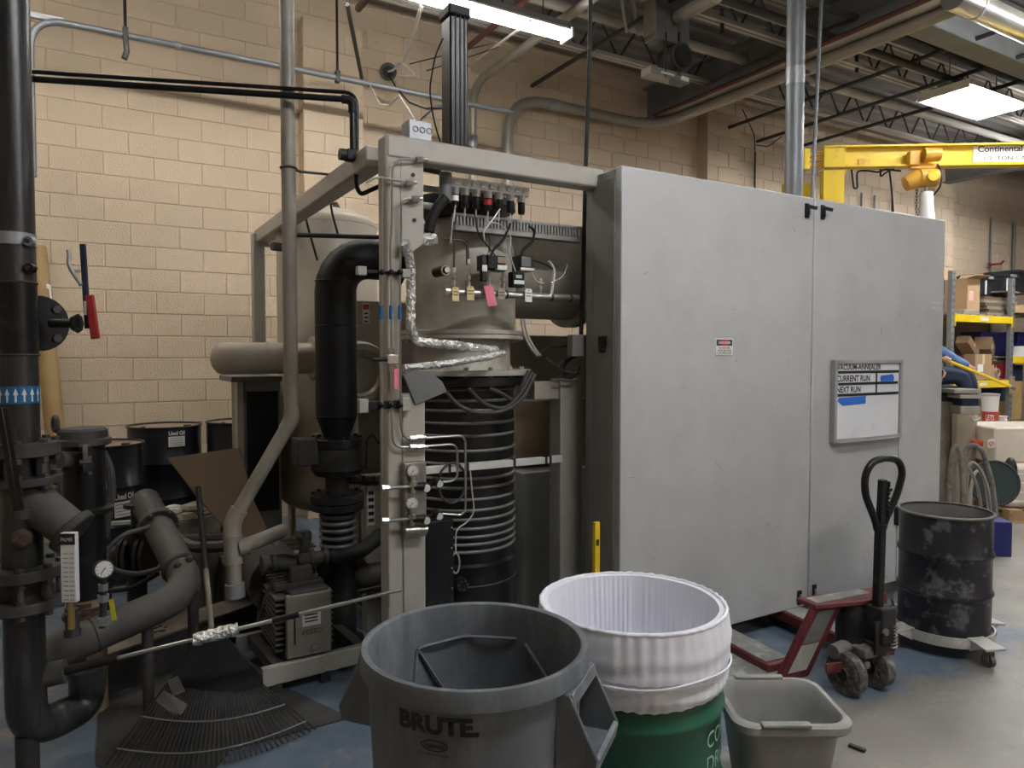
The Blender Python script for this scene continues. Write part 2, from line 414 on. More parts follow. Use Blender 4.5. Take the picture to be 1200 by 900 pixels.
ibeam('roof_girder', 'far grey steel roof girder behind the yellow jib', (13.1, -2, 4.68), (13.1, YW, 4.68), .2, .45, 'girder_grey')
# bridging rods and sprinkler lines along the depth
for i, (x, z, lab) in enumerate(((7.7, 4.8, 'dark bridging pipe under the joists, left of three'), (8.5, 4.78, 'dark bridging pipe under the joists, middle of three'), (9.2, 4.76, 'dark bridging pipe under the joists, right of three'), (4.6, 4.85, 'dark bridging pipe above the ceiling heater'))):
    tag(MB().cyl((x, -4, z), (x, YW, z), .024, n=8).build('bridging_pipe', 'steel_dark'), lab, 'pipe')
for i, (y, z, r, x0, m, lab) in enumerate(((4.6, 4.76, .04, 2.0, 'steel_dark', 'dark pipe rack rail running past the ceiling heater'), (4.75, 4.84, .03, 2.0, 'steel_pale', 'pale thin pipe beside the dark rail under the deck'), (4.35, 4.85, .035, 2.0, 'steel_dark', 'upper dark pipe along the ceiling over the strip light'), (5.75, 4.95, .05, 3.2, 'steel_pale', 'pale pipe high under the deck behind the heater'))):
    tag(MB().cyl((x0, y, z), (20, y, z), r, n=10).build('ceiling_pipe', m), lab, 'pipe')
# insulated duct at the top right
t = thing('insulated_pipe', 'silver foil-clad insulated pipe at the top right', 'pipe', (5.6, 3.2, 4.45))
MB().cyl((5.9, 3.2, 4.45), (14, 3.2, 4.45), .1, n=20).build('jacket', 'stainless', t)
for i in range(9): MB().cyl((6.2+i*.9, 3.2, 4.45), (6.23+i*.9, 3.2, 4.45), .104, n=20).build('band', 'galvanized', t)

# ---------------------------------------------------------------- fluorescent fixtures
def strip_light(name, label, c, L, rows=2, wide=.3, group=None, rods=True, bare=True, tm='tube_light'):
    c = V(c); t = thing(name, label, 'lamp', c, group=group)
    hw = wide/2
    # sloping sheet-metal shade with two sides, body above
    mb = MB(); n = 2
    prof = [(-hw*.5, .045), (-hw*.4, .07), (hw*.4, .07), (hw*.5, .045)] if bare else [(-hw, -.0), (-hw*.55, .07), (hw*.55, .07), (hw, 0)]
    mb.add([c+V((-L/2, a, b)) for a, b in prof]+[c+V((L/2, a, b)) for a, b in prof], [(i, i+1, 5+i, 4+i) for i in range(3)])
    mb.build('shade', 'fixture_white', t, smooth=False, solid=.004)
    MB().bx(c.x-L/2, c.x+L/2, c.y-.06, c.y+.06, c.z+.075, c.z+.12).build('ballast_box', 'shade_grey', t, smooth=False)
    for s in (-1, 1): MB().bx(c.x+s*L/2-.01, c.x+s*L/2+.01, c.y-hw*(.6 if bare else .9), c.y+hw*(.6 if bare else .9), c.z-.02, c.z+.07).build('end_cap', 'fixture_white', t, smooth=False)
    for i in range(rows):
        y = c.y+(i-(rows-1)/2)*(wide*.8/rows)
        MB().cyl((c.x-L/2+.02, y, c.z+.022), (c.x+L/2-.02, y, c.z+.022), .019, n=10).build('fluorescent_tube', tm, t)
    if rods:
        for s in (-1, 1): MB().cyl((c.x+s*L*.4, c.y, c.z+.1), (c.x+s*L*.4, c.y, ZC), .006, n=6).build('hanger_rod', 'steel_dark', t)
    return t
strip_light('strip_light', 'lit two-tube strip light hanging along the block wall above the frame', (2.42, 5.3, 4.42), 2.5, 2, .3, tm='tube_light_old')
strip_light('strip_light', 'strip light continuing the wall row to the left', (-.75, 5.3, 4.42), 2.5, 2, .3, tm='tube_light_old')
strip_light('troffer_light', 'lit three-tube light fixture above the yellow jib crane', (8.85, 4.55, 4.55), 1.25, 3, .62, bare=False)
strip_light('strip_light', 'bright strip light at the top right corner', (7.5, 2.55, 4.42), 2.4, 3, .5)
strip_light('strip_light', 'strip light over the aisle to the right of the viewer', (2.3, .1, 4.42), 2.4, 3, .5)
strip_light('strip_light', 'strip light farther down the aisle', (12.5, 1.2, 4.42), 2.4, 3, .5)
strip_light('strip_light', 'strip light in front of the pallet rack', (12.2, 4.8, 4.42), 2.4, 3, .5)
strip_light('strip_light', 'strip light behind the viewer', (6.5, -4, 4.42), 2.4, 3, .5)
# ================================================================ the vacuum annealer
# ---- cabinet with two tall doors
CX0, CX1, CY, CZ0, CZ1 = 2.27, 5.13, 2.8, .115, 2.563
SPLIT = at(951, 450, Y=CY).x
cab = thing('annealer_cabinet', 'tall pale grey steel cabinet with two flush doors', 'cabinet', (CX0, CY, 0))
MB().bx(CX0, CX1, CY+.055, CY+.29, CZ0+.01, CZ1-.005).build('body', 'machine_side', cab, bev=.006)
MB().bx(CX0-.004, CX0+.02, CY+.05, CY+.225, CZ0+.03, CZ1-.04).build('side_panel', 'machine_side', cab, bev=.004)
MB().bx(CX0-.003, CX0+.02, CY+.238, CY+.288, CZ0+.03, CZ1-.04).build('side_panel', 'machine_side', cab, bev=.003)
doors = []
for a, b in ((CX0, SPLIT-.004), (SPLIT+.004, CX1)):
    doors.append(MB().bx(a, b, CY, CY+.05, CZ0, CZ1).build('door', 'machine_grey', cab, bev=.006))
def latch(px, py, up, d, h=.085):
    p = at(px, py, Y=CY); w_ = .016
    o = MB().bx(p.x-w_, p.x+w_, CY-.012, CY+.002, p.z-h/2, p.z+h/2).build('latch', 'black_paint', d, bev=.003)
    MB().bx(p.x-.008, p.x+.008, CY-.022, CY-.01, p.z-h*.32, p.z+h*.25).build('paddle', 'black_matte' if up else 'stainless', o, bev=.003)
    if up: MB().bar((p.x, CY-.02, p.z+h*.25), (p.x+.038, CY-.045, p.z+h*.12), .012, .02).build('lever', 'black_paint', o, bev=.002)
latch(945, 247, 1, doors[0]); latch(963.5, 249, 1, doors[1]); latch(936, 700, 0, doors[0]); latch(953.5, 693, 0, doors[1])
p = at(1052.5, 560, Y=CY)
MB().bx(p.x-.008, p.x+.008, CY-.006, CY+.002, CZ0+.02, 1.45).build('seam_strip', 'machine_grey', doors[1], bev=.002)
for z in (.42, ): 
    q = at(1051, 604, Y=CY); MB().bx(q.x-.035, q.x+.02, CY-.03, CY, q.z-.06, q.z+.06).build('bumper', 'black_matte', doors[1], bev=.004)
for x in (CX0+.08, SPLIT, CX1-.12):
    MB().bx(x-.04, x+.04, CY+.12, CY+.26, 0, CZ0+.02).build('foot', 'steel_dark', cab, smooth=False)
# side latch on the left flank
q = at(708, 402, X=CX0-.004)
o = MB().bx(CX0-.03, CX0, q.y-.02, q.y+.02, q.z-.02, q.z+.035).build('side_latch', 'black_paint', cab, bev=.003)
MB().cyl((CX0-.03, q.y, q.z-.035), (CX0-.002, q.y, q.z-.035), .014, n=10).build('knob', 'black_paint', o)
# chalk marks by the right edge: two short rows of strokes
mb = MB()
for r, y in enumerate((355.5, 361.5)):
    for i in range(5):
        a = at(1092+i*2.3+r, y+random.uniform(-.8, .8), Y=CY-.001); b = at(1093.2+i*2.3+r, y+random.uniform(-2, 2), Y=CY-.001)
        mb.bar(a, b, .002, .006)
mb.build('chalk_marks', 'chalk', doors[1], smooth=False)
rs = random.Random(21)
for d_, x0_, x1_ in ((doors[0], CX0+.05, SPLIT-.05), (doors[1], SPLIT+.05, CX1-.05)):
    mb = MB()
    for k in range(26):
        x, z = rs.uniform(x0_, x1_), rs.uniform(CZ0+.04, CZ1-.1) if k % 3 else rs.uniform(CZ0+.03, CZ0+.5); a_ = rs.gauss(.3, 1.1); L_ = rs.uniform(.006, .05)
        mb.bar((x, CY-.0003, z), (x+L_*cos(a_), CY-.0003, z+L_*sin(a_)), .0012, rs.uniform(.001, .0035))
    mb.build('scratches', 'print_grey', d_, smooth=False, kind='stuff')
# danger sign
a, b = at(838, 396.5, Y=CY), at(858, 416, Y=CY); y = CY-.004
sg = thing('danger_sign', 'small red, black and white danger sign on the left cabinet door', 'sign', (a.x, y, b.z))
W_, H_ = b.x-a.x, a.z-b.z
MB().bx(a.x, b.x, y-.001, y+.003, b.z, a.z).build('plate', 'white', sg, smooth=False)
MB().bx(a.x+.006, b.x-.006, y-.0016, y-.001, b.z+H_*.56, a.z-.006).build('black_field', 'print_black', sg, smooth=False)
MB().lathe([(0, 0), (H_*.19, 0)], ((a.x+b.x)/2, y-.0022, b.z+H_*.755), (0, -1, 0), 24).build('red_oval', 'print_red', sg)
ov = sg.children[-1]; 
for v in ov.data.vertices: v.co.x = (v.co.x-W_/2)*2.15+W_/2
text('DANGER', (a.x+W_*.15, y-.003, b.z+H_*.68), XA, UP, W_*.7, H_*.15, 'white', sg, bold=.02)
for i, s in enumerate(('DO NOT OPEN', 'WHILE MACHINE', 'IS IN OPERATION')):
    text(s, (a.x+W_*(.1 if i else .18), y-.0018, b.z+H_*(.37-.155*i)), XA, UP, W_*(.8 if i else .64), H_*.115, 'print_black', sg, bold=.02)
# whiteboard
a, b = at(978, 424, Y=CY-.02), at(1053, 510, Y=CY-.02); y = CY-.022
wb = thing('whiteboard', 'white magnetic run board with black lettering on the right door', 'whiteboard', (a.x, y, b.z))
W_, H_ = b.x-a.x, a.z-b.z
MB().bx(a.x, b.x, y, CY, b.z, a.z).build('board', 'white_board', wb, smooth=False)
for q in ((a.x-.012, a.x+.014, b.z-.012, a.z+.012), (b.x-.014, b.x+.012, b.z-.012, a.z+.012), (a.x, b.x, b.z-.012, b.z+.012), (a.x, b.x, a.z-.012, a.z+.012)):
    MB().bx(q[0], q[1], y-.014, CY, q[2], q[3]).build('frame_rail', 'pvc_neutral', wb, bev=.003)
MB().bx(a.x+.02, b.x-.02, y-.035, y-.012, b.z-.014, b.z-.006).build('pen_ledge', 'galvanized', wb, smooth=False)
def wbx(f): return a.x+W_*f
def wbz(f): return a.z-H_*f
for x0, x1, z0, z1 in ((.05, .97, .115, .15), (.05, .96, .265, .3), (.03, .97, .405, .44), (.61, .63, .15, .42)):
    MB().bx(wbx(x0), wbx(x1), y-.003, y, wbz(z1), wbz(z0)).build('magnetic_strip', 'print_black', wb, smooth=False)
for s, x1, z0, z1 in (('VACUUM-ANNEALER', .69, .03, .105), ('CURRENT RUN', .52, .172, .255), ('NEXT RUN', .38, .315, .395)):
    text(s, (wbx(.03), y-.001, wbz(z1)), XA, UP, W_*(x1-.03), H_*(z1-z0), 'print_black', wb, bold=.03)
MB().prism([(wbx(.69), y-.002, wbz(.262)), (wbx(.68), y-.002, wbz(.225)), (wbx(.69), y-.002, wbz(.185)), (wbx(.88), y-.002, wbz(.17)), (wbx(.9), y-.002, wbz(.22)), (wbx(.89), y-.002, wbz(.262))], (0, .001, 0)).build('blue_tape', 'blue_tape', wb, smooth=False)
MB().prism([(wbx(.12), y-.002, wbz(.56)), (wbx(.045), y-.002, wbz(.5)), (wbx(.06), y-.002, wbz(.455)), (wbx(.46), y-.002, wbz(.445)), (wbx(.46), y-.002, wbz(.545))], (0, .001, 0)).build('blue_tape', 'blue_tape', wb, smooth=False)

# ---- open steel frame beside the cabinet
FZ = 2.59
fr = thing('machine_frame', 'beige steel frame of posts and beams left of the cabinet', 'frame', (1.19, 3.0, 0))
MB().bx(1.122, 1.192, 3.0, 3.1, 0, FZ).build('post', 'frame_beige', fr, bev=.008)
zh_ = at(490, 285, Y=3.0).z; zl_ = at(490, 462, Y=3.0).z
MB().prism([(1.19, 3.0, zh_-.06), (1.22, 3.0, zh_-.06), (1.3, 3.0, zh_), (1.3, 3.0, FZ-.1), (1.19, 3.0, FZ-.1)], (0, .016, 0)).build('head_plate', 'frame_beige', fr, bev=.003)
MB().bx(1.193, 1.303, 3.0, 3.14, 0, zl_).build('lower_post', 'frame_beige', fr, bev=.006)
MB().bx(1.126, 2.31, 2.996, 3.097, FZ-.1, FZ+.003).build('beam', 'frame_beige', fr, bev=.012)
MB().bx(1.10, 1.2, 3.2, 5.8, FZ-.1, FZ).build('beam', 'frame_beige', fr, bev=.01)
MB().bx(1.075, 1.165, 5.72, 5.81, 0, FZ-.03).build('post', 'frame_beige', fr, bev=.008)
MB().bx(1.165, 2.6, 5.73, 5.81, FZ-.12, FZ-.03).build('beam', 'frame_beige', fr, bev=.008)
MB().bx(1.1, 1.34, 2.97, 3.2, 0, .03).build('foot_plate', 'frame_beige', fr, bev=.003)
# vertical holes plate on the post head
for px, py in ((485.5, 258), (484, 205)):
    q = at(px, py, Y=2.999); MB().cyl((q.x, 2.996, q.z), (q.x, 3.004, q.z), .009, n=10).build('hole_plug', 'print_black', fr)
# inner support leg with its arm
a = at(657, 450, Y=3.25); b = at(683, 450, Y=3.25)
sl = thing('support_leg', 'beige square support leg close to the cabinet flank', 'post', (a.x, 3.25, 0))
MB().bx(a.x, b.x, 3.25, 3.36, 0, at(665, 444, Y=3.25).z).build('leg', 'frame_beige', sl, bev=.006)
c = at(623, 455, Y=3.3)
MB().bx(c.x, a.x+.01, 3.27, 3.34, at(640, 468, Y=3.27).z, at(640, 447, Y=3.27).z).build('arm', 'vessel_beige', sl, bev=.004)
# white strut bar across the pump
a, b = at(500, 554, Y=3.2), at(657, 540, Y=3.2)
st = thing('strut_bar', 'white slotted strut bar crossing in front of the ribbed black pump', 'bar', (a.x, 3.2, a.z))
MB().bx(a.x-.06, b.x, 3.18, 3.22, a.z-.005, a.z+.03).build('bar', 'alum_white', st, bev=.002)
for px in (527, 548, 603, 640, 645): q = at(px, 545, Y=3.18); MB().bx(q.x-.006, q.x+.006, 3.175, 3.225, a.z-.009, a.z+.034).build('cable_tie', 'print_black', st, smooth=False)
# furnace casing behind pump and cabinet
a, b = at(590, 393, Y=4.15), at(690, 393, Y=4.15)
tag(MB().bx(a.x, 5.0, 4.15, 4.7, 0, at(640, 393, Y=4.15).z).build('furnace_casing', 'vessel_beige', bev=.01), 'beige furnace casing behind the pump and cabinet', 'casing')
# dark panel box behind the leg
a, b = at(612, 555, Y=3.75), at(662, 690, Y=3.75)
tag(MB().bx(a.x, b.x+.2, 3.75, 4.1, 0, a.z).build('electrical_box', 'machine_side', bev=.006), 'dark grey floor box behind the support leg', 'box')
a, b = at(604, 470, Y=3.95), at(660, 540, Y=3.95)
tag(MB().bx(a.x, b.x+.2, 3.95, 4.2, b.z, a.z).build('junction_panel', 'copper_tan', bev=.004), 'brown panel with loose black wires behind the pump', 'panel')

# ---- vacuum vessel
VC = V((1.775, 3.58, 0)); 
ve = thing('vacuum_vessel', 'beige vacuum vessel with bolted flange rings above the black pump', 'tank', (VC.x, VC.y, 1.5))
MB().lathe([(.3, 1.72), (.3, 2.11), (.295, 2.2), (.26, 2.3), (.17, 2.37), (.0, 2.385)], (VC.x, VC.y, 0), n=40).build('neck', 'vessel_beige', ve)
MB().cyl((VC.x, VC.y+.08, 2.11), (4.9, VC.y+.08, 2.11), .265, n=40).build('barrel', 'vessel_beige', ve)
def flange(c, r, h, m, par, bolts=12, nm='flange', axis=UP, br=.012, n=40, bb=.87):
    c = V(c); u, w_, d = basis(axis)
    o = MB().cyl(c, c+d*h, r, n=n).build(nm, m, par, bev=.003)
    if bolts:
        for k in range(bolts):
            e = (u*cos(2*pi*k/bolts)+w_*sin(2*pi*k/bolts))*r*bb
            MB().cyl(c+e-d*(h*.3+.006), c+e+d*(h+.014), br, n=6).build('bolt', m if m != 'frame_beige' else 'steel_pale', o, smooth=False)
    return o
zf = at(551, 397, t=3.7).z
flange((VC.x, VC.y, zf), .345, .022, 'frame_beige', ve, 14)
flange((VC.x, VC.y, zf+.024), .345, .022, 'frame_beige', ve, 0)
zl = at(551, 440, t=3.66).z
MB().lathe([(.3, zl), (.27, zl+.06), (.27, zf)], (VC.x, VC.y, 0), n=36).build('throat', 'vessel_beige', ve)
flange((VC.x, VC.y, zl-.004), .39, .03, 'frame_beige', ve, 16)
q = at(672, 300, Y=VC.y+.08)
for xx, rr in ((q.x-.06, .31), (q.x-.02, .31)): MB().cyl((xx, VC.y+.08, 2.11), (xx+.03, VC.y+.08, 2.11), rr, n=40).build('flange', 'vessel_beige', ve, bev=.003)
MB().lathe([(0, 2.46), (.3, 2.46), (.3, 2.42), (.22, 2.42), (.2, 2.36)], (VC.x, VC.y, 0), n=36).build('top_plate', 'black_dusty', ve)
MB().cyl((VC.x+.1, VC.y, 2.46), (VC.x+.1, VC.y, 2.52), .2, n=30).build('top_cap', 'vessel_beige', ve, bev=.01)

# ---- black ribbed diffusion pump
PB = zl-.01
dp = thing('diffusion_pump', 'black cylindrical diffusion pump wrapped in cooling coil rings', 'pump', (VC.x, VC.y, 0))
MB().lathe([(.0, .02), (.305, .02), (.305, .52), (.29, .535), (.29, PB-.05), (.375, PB-.045), (.375, PB)], (VC.x, VC.y, 0), n=44).build('body', 'black_paint', dp)
ys = [457, 470, 482, 497, 512, 530, 545, 563, 574, 588, 601, 612, 623, 633, 642, 651]
for y in ys:
    z = at(551, y, t=3.68).z; MB().ring((VC.x, VC.y, z), UP, .292, .009, n=40, m=6).build('cooling_ring', 'shade_grey', dp)
MB().ring((VC.x, VC.y, .42), UP, .306, .006, n=40, m=6).build('base_band', 'iron_dusty', dp)
q = at(541, 685, Y=VC.y-.3)
pt = MB().cyl((q.x, q.y+.03, q.z), (q.x, q.y-.012, q.z), .034, n=20).build('drain_port', 'black_paint', dp)
for k in range(6):
    MB().cyl((q.x+.025*cos(k), q.y-.01, q.z+.025*sin(k)), (q.x+.025*cos(k), q.y-.02, q.z+.025*sin(k)), .006, n=6).build('bolt', 'iron_dusty', pt)
for k in range(3):
    MB().cyl((VC.x+.25*cos(k*2.1), VC.y+.25*sin(k*2.1), 0), (VC.x+.25*cos(k*2.1), VC.y+.25*sin(k*2.1), .03), .02, n=8).build('foot', 'black_paint', dp)
# terminal box in front of the pump
a, b = at(499, 612, Y=3.17), at(531, 705, Y=3.17)
tb = thing('terminal_box', 'flat black terminal box between the beige post and the pump', 'box', (a.x, 3.2, b.z))
MB().bx(a.x-.005, b.x, 3.16, 3.24, 0.0, a.z).build('body', 'black_paint', tb, bev=.004)
for k in range(4): MB().cyl((b.x-.012, 3.155, a.z-.04-.1*k), (b.x-.012, 3.16, a.z-.04-.1*k), .004, n=6).build('screw', 'steel_pale', tb)
# grey cables looping off the pump head
def cable(name, label, pts, r, m='rubber', cat='cable', group=None, bend=.05):
    return tag(MB().tube(pts, r, n=8, bend=bend, seg=6).build(name, m), label, cat, group)
def P(Y, *pp): return [at(a, b, Y=Y) for a, b in pp]
cable('power_cable', 'lowest grey power cable looping from the pump head', P(3.17, (523, 460), (536, 475), (556, 484), (590, 483), (614, 466), (627, 438)), .011, 'iron_dusty', bend=.06)
cable('power_cable', 'middle grey power cable looping from the pump head', P(3.19, (549, 455), (566, 474), (592, 481), (612, 460), (624, 436)), .011, 'iron_dusty', bend=.06)
cable('power_cable', 'uppermost grey power cable looping from the pump head', P(3.21, (573, 455), (590, 462), (603, 472), (612, 452), (620, 434)), .011, 'iron_dusty', bend=.06)

# ---- slotted cable duct
a, b = at(534, 249, Y=3.2), at(683, 267, Y=3.2); z0 = at(534, 269, Y=3.2).z
du = thing('cable_duct', 'grey slotted wiring duct fixed across the vessel', 'duct', (a.x, 3.2, z0))
MB().bx(a.x, b.x, 3.24, 3.26, z0, a.z).build('back', 'machine_side', du, smooth=False)
MB().bx(a.x, b.x, 3.2, 3.26, z0, z0+.025).build('bottom_rail', 'pvc_neutral', du, smooth=False)
MB().bx(a.x, b.x, 3.2, 3.26, a.z-.014, a.z).build('top_rail', 'pvc_neutral', du, smooth=False)
mb = MB(); n = 40
for i in range(n): x = a.x+(b.x-a.x)*(i+.3)/n; mb.bx(x, x+.0095, 3.2, 3.206, z0+.02, a.z-.01)
mb.build('slats', 'pvc_neutral', du, smooth=False, kind='stuff')
# ---- regulator manifold
a, b = at(528, 212, Y=3.15), at(619, 227, Y=3.15)
mz = at(528, 219, Y=3.15).z
rg = thing('regulator_manifold', 'white gas manifold carrying seven small black filter regulators', 'manifold', (a.x, 3.15, mz))
MB().bx(a.x, b.x, 3.14, 3.19, mz, mz+.045).build('manifold_bar', 'white', rg, bev=.003)
for i in range(9): x = a.x+(b.x-a.x)*(i+.5)/9; MB().bx(x-.012, x+.012, 3.13, 3.14, mz+.012, mz+.034).build('port', 'alum_white', rg, smooth=False)
for i, px in enumerate((533, 545, 558, 572, 585, 598, 611)):
    x = at(px, 232, Y=3.15).x
    r = MB().lathe([(0, .0), (.021, 0), (.021, -.03), (.019, -.03), (.019, -.033)], (x, 3.15, mz), n=16).build('regulator', 'alum_white', rg)
    MB().lathe([(.018, -.031), (.019, -.08), (.014, -.092), (0, -.092)], (x, 3.15, mz), n=16).build('bowl', 'black_paint', r)
    if i in (0, 3): MB().lathe([(.0196, -.04), (.0196, -.066)], (x, 3.15, mz), n=16).build('band_label', 'white' if i == 0 else 'print_red', r)
    MB().cyl((x, 3.15, mz-.092), (x, 3.16, mz-.16), .004, n=6).build('drip_tube', 'steel_pale', r)
# ---- valve manifold pipe with hanging tags
a, b = at(521, 342, Y=3.13), at(677, 350, Y=3.13); pz = at(560, 343.5, Y=3.13).z
vm = thing('valve_manifold', 'horizontal steel vacuum manifold with small valves in front of the vessel', 'manifold', (a.x, 3.13, pz))
MB().cyl((a.x, 3.13, pz), (b.x, 3.13, pz), .018, n=16).build('manifold_pipe', 'stainless', vm)
MB().cyl((a.x-.005, 3.13, pz), (a.x+.02, 3.13, pz), .027, n=16).build('end_flange', 'stainless', vm)
for px in (592, 645, 667): x = at(px, 345, Y=3.13).x; MB().cyl((x, 3.13, pz), (x+.01, 3.13, pz), .021, n=14).build('clamp', 'steel_dark', vm)
for px, yt in ((532, 318), (549, 308), (573, 300), (590, 305), (607, 330), (633, 330)):
    x = at(px, 340, Y=3.13).x; zt = at(px, yt, Y=3.13).z
    v = MB().cyl((x, 3.13, pz), (x, 3.13, zt), .007, n=8).build('valve', 'stainless', vm)
    MB().lathe([(0, 0), (.012, 0), (.012, .02), (.008, .024), (.008, .032), (.013, .034), (.013, .05), (0, .05)], (x, 3.13, pz+.03), n=10).build('valve_body', 'stainless', v)
    MB().lathe([(0, 0), (.01, 0), (.01, .022), (0, .022)], (x, 3.13, zt-.005), n=8).build('valve_cap', 'alum_white', v)
MB().tube(P(3.12, (640, 348), (646, 346), (650, 315), (643, 306)), .008, n=8, bend=.03).build('riser', 'alum_white', vm)
for px, w_, y0, y1, m, nm in ((534, 8, 336, 353, 'tag_yellow', 'tag'), (551.5, 8.5, 335, 352, 'tag_yellow', 'tag'), (588, 8, 337, 351, 'beige_cloth', 'tag'), (619.5, 8, 338, 354, 'white', 'tag')):
    c, d = at(px-w_/2, y0, Y=3.10), at(px+w_/2, y1, Y=3.10)
    g = MB().prism([(c.x, 3.10, d.z), (d.x, 3.10, d.z), (d.x, 3.10, c.z-.008), (d.x-.008, 3.10, c.z), (c.x+.008, 3.10, c.z), (c.x, 3.10, c.z-.008)], (0, .0015, 0)).build(nm, m, vm, smooth=False)
    MB().ring(((c.x+d.x)/2, 3.1, c.z-.008), YA, .004, .0012, n=10, m=5).build('eyelet', 'brass', g)
    for k in range(2): MB().bx(c.x+.006, d.x-.006, 3.0985, 3.0995, c.z-.025-.014*k, c.z-.021-.014*k).build('writing_line', 'print_black', g, smooth=False)
MB().prism([at(567, 335, Y=3.09), at(577, 334, Y=3.09), at(583, 358, Y=3.09), at(572, 359, Y=3.09)], (0, .002, 0)).build('pink_tag', 'pink_tag', vm, smooth=False)
# ---- solenoid valves and gauge module
def boxat(name, label, x0, y0, x1, y1, Y, dp_, m, cat, bev=.004, parts=()):
    a, b = at(x0, y0, Y=Y), at(x1, y1, Y=Y)
    t = thing(name, label, cat, (a.x, Y, b.z))
    MB().bx(a.x, b.x, Y, Y+dp_, b.z, a.z).build('body', m, t, bev=bev)
    for nm, u0, v0, u1, v1, pr, pm in parts:
        MB().bx(a.x+(b.x-a.x)*u0, a.x+(b.x-a.x)*u1, Y-pr, Y+.002, a.z-(a.z-b.z)*v1, a.z-(a.z-b.z)*v0).build(nm, pm, t, bev=.001)
    return t
boxat('solenoid_valve', 'black solenoid valve with chrome base left of the display module', 566, 298, 593, 318, 3.12, .07, 'black_paint', 'valve', parts=(('coil', .15, .05, .55, .9, .02, 'black_matte'), ('chrome_base', .5, .62, 1.0, .95, .012, 'stainless'), ('connector', .6, .1, .95, .5, .01, 'copper_tan')))
boxat('solenoid_valve', 'grey finned solenoid valve right of the display module', 608, 299, 625, 318, 3.12, .07, 'black_paint', 'valve', parts=(('coil', .1, .1, .75, .75, .012, 'girder_grey'), ('chrome_base', .05, .8, 1.0, 1.0, .012, 'stainless')))
boxat('display_module', 'small black display module with pale screen under the solenoids', 601, 318, 615, 337, 3.09, .05, 'black_matte', 'gauge', parts=(('screen', .25, .2, .75, .42, .002, 'lcd'), ('strip_label', .1, .55, .95, .8, .002, 'white')))
boxat('pressure_switch', 'dark pressure switch hanging below the black solenoid', 565, 300, 571, 330, 3.10, .03, 'black_paint', 'valve', parts=(('white_band', 0, .35, 1, .6, .002, 'white'),))
# vent port and pipes on the vessel face
q = at(521, 317, Y=3.24)
vp = thing('vent_port', 'small chrome vent port on the vessel face left of the tags', 'valve', q)
MB().cyl(q+V((0, .1, 0)), q, .026, n=18).build('collar', 'black_paint', vp); MB().cyl(q, q-V((0, .03, 0)), .013, n=12).build('stem', 'stainless', vp); MB().ring(q-V((0, .012, 0)), YA, .022, .004, n=16, m=6).build('ring', 'stainless', vp)
W = [((533, 282), (532, 300), (532, 320)), ((547, 282), (549, 295), (549, 312)), ((520, 280), (536, 281), (547, 284), (547, 310)), ((573, 275), (574, 285), (573, 300))]
for i, pp in enumerate(W): cable('capillary_tube', ['straight dark capillary tube above the first yellow tag', 'straight dark capillary tube above the second yellow tag', 'bent dark capillary tube below the wiring duct', 'short dark capillary tube above the pink tag'][i], P(3.13, *pp), .005, 'steel_dark', 'tube')
WL = [('black', ((556, 248), (560, 275), (573, 290), (580, 299))), ('pale', ((534, 240), (530, 262), (528, 285))), ('white', ((586, 245), (577, 258), (566, 272), (568, 282))), ('grey', ((572, 260), (585, 262), (600, 275), (596, 295), (604, 318))), ('black', ((598, 262), (590, 282), (578, 292), (575, 302))), ('black', ((620, 265), (627, 270), (624, 284), (613, 292), (611, 300))), ('thin white', ((623, 318), (628, 330), (638, 332))), ('thin grey', ((665, 310), (660, 325), (645, 332))), ('black', ((625, 305), (640, 310), (648, 315)))]
for i, (c, pp) in enumerate(WL):
    lab = ['black wire drooping over the left of the duct', 'pale wire hanging under the first regulator', 'white wire looping under the fourth regulator', 'grey wire running down to the display module', 'thick black wire entering the black solenoid', 'thick black wire entering the grey solenoid', 'thin white wire right of the grey solenoid', 'thin grey wire reaching the manifold riser', 'black wire from grey solenoid to the riser'][i]
    cable('wire', lab, P(3.11, *pp), .007 if i in (4, 5) else .0035, {'black': 'rubber', 'pale': 'steel_pale', 'white': 'alum_white', 'grey': 'steel_pale', 'thin white': 'alum_white', 'thin grey': 'steel_pale'}[c], 'wire')
# ---- conduit box, cable tails right of the vessel
boxat('switch_box', 'dark grey switch box hanging at the cabinet flank', 671, 392, 688, 418, 3.12, .05, 'machine_side', 'box')
cable('hose', 'black hose dropping from the roof to the switch box', [at(693, -40, Y=3.3), at(690, 100, Y=3.3), at(686, 210, Y=3.2), at(684, 300, Y=3.15), at(681, 392, Y=3.14)], .012, 'rubber', 'hose')
for i, pp in enumerate((((668, 405), (640, 407), (630, 418), (628, 440)), ((675, 418), (655, 425), (652, 440), (672, 445), (680, 430)), ((672, 418), (660, 428), (662, 442)), ((640, 420), (660, 436), (680, 438)))):
    cable('coiled_wire', ['dark wire leaving the switch box to the left', 'dark wire coiled under the switch box', 'short dark wire below the switch box', 'reddish wire sagging beside the pump head'][i], P(3.2, *pp), .006, 'rubber' if i < 3 else 'iron_rust', 'wire')
for i, d in enumerate((0, 3.5)): cable('pale_hose', ['pale hose bending down right of the vessel, left one', 'pale hose bending down right of the vessel, right one'][i], P(3.2, (611+d, 374), (614+d, 392), (622+d, 408), (630+d, 417)), .007, 'frame_beige', 'hose')
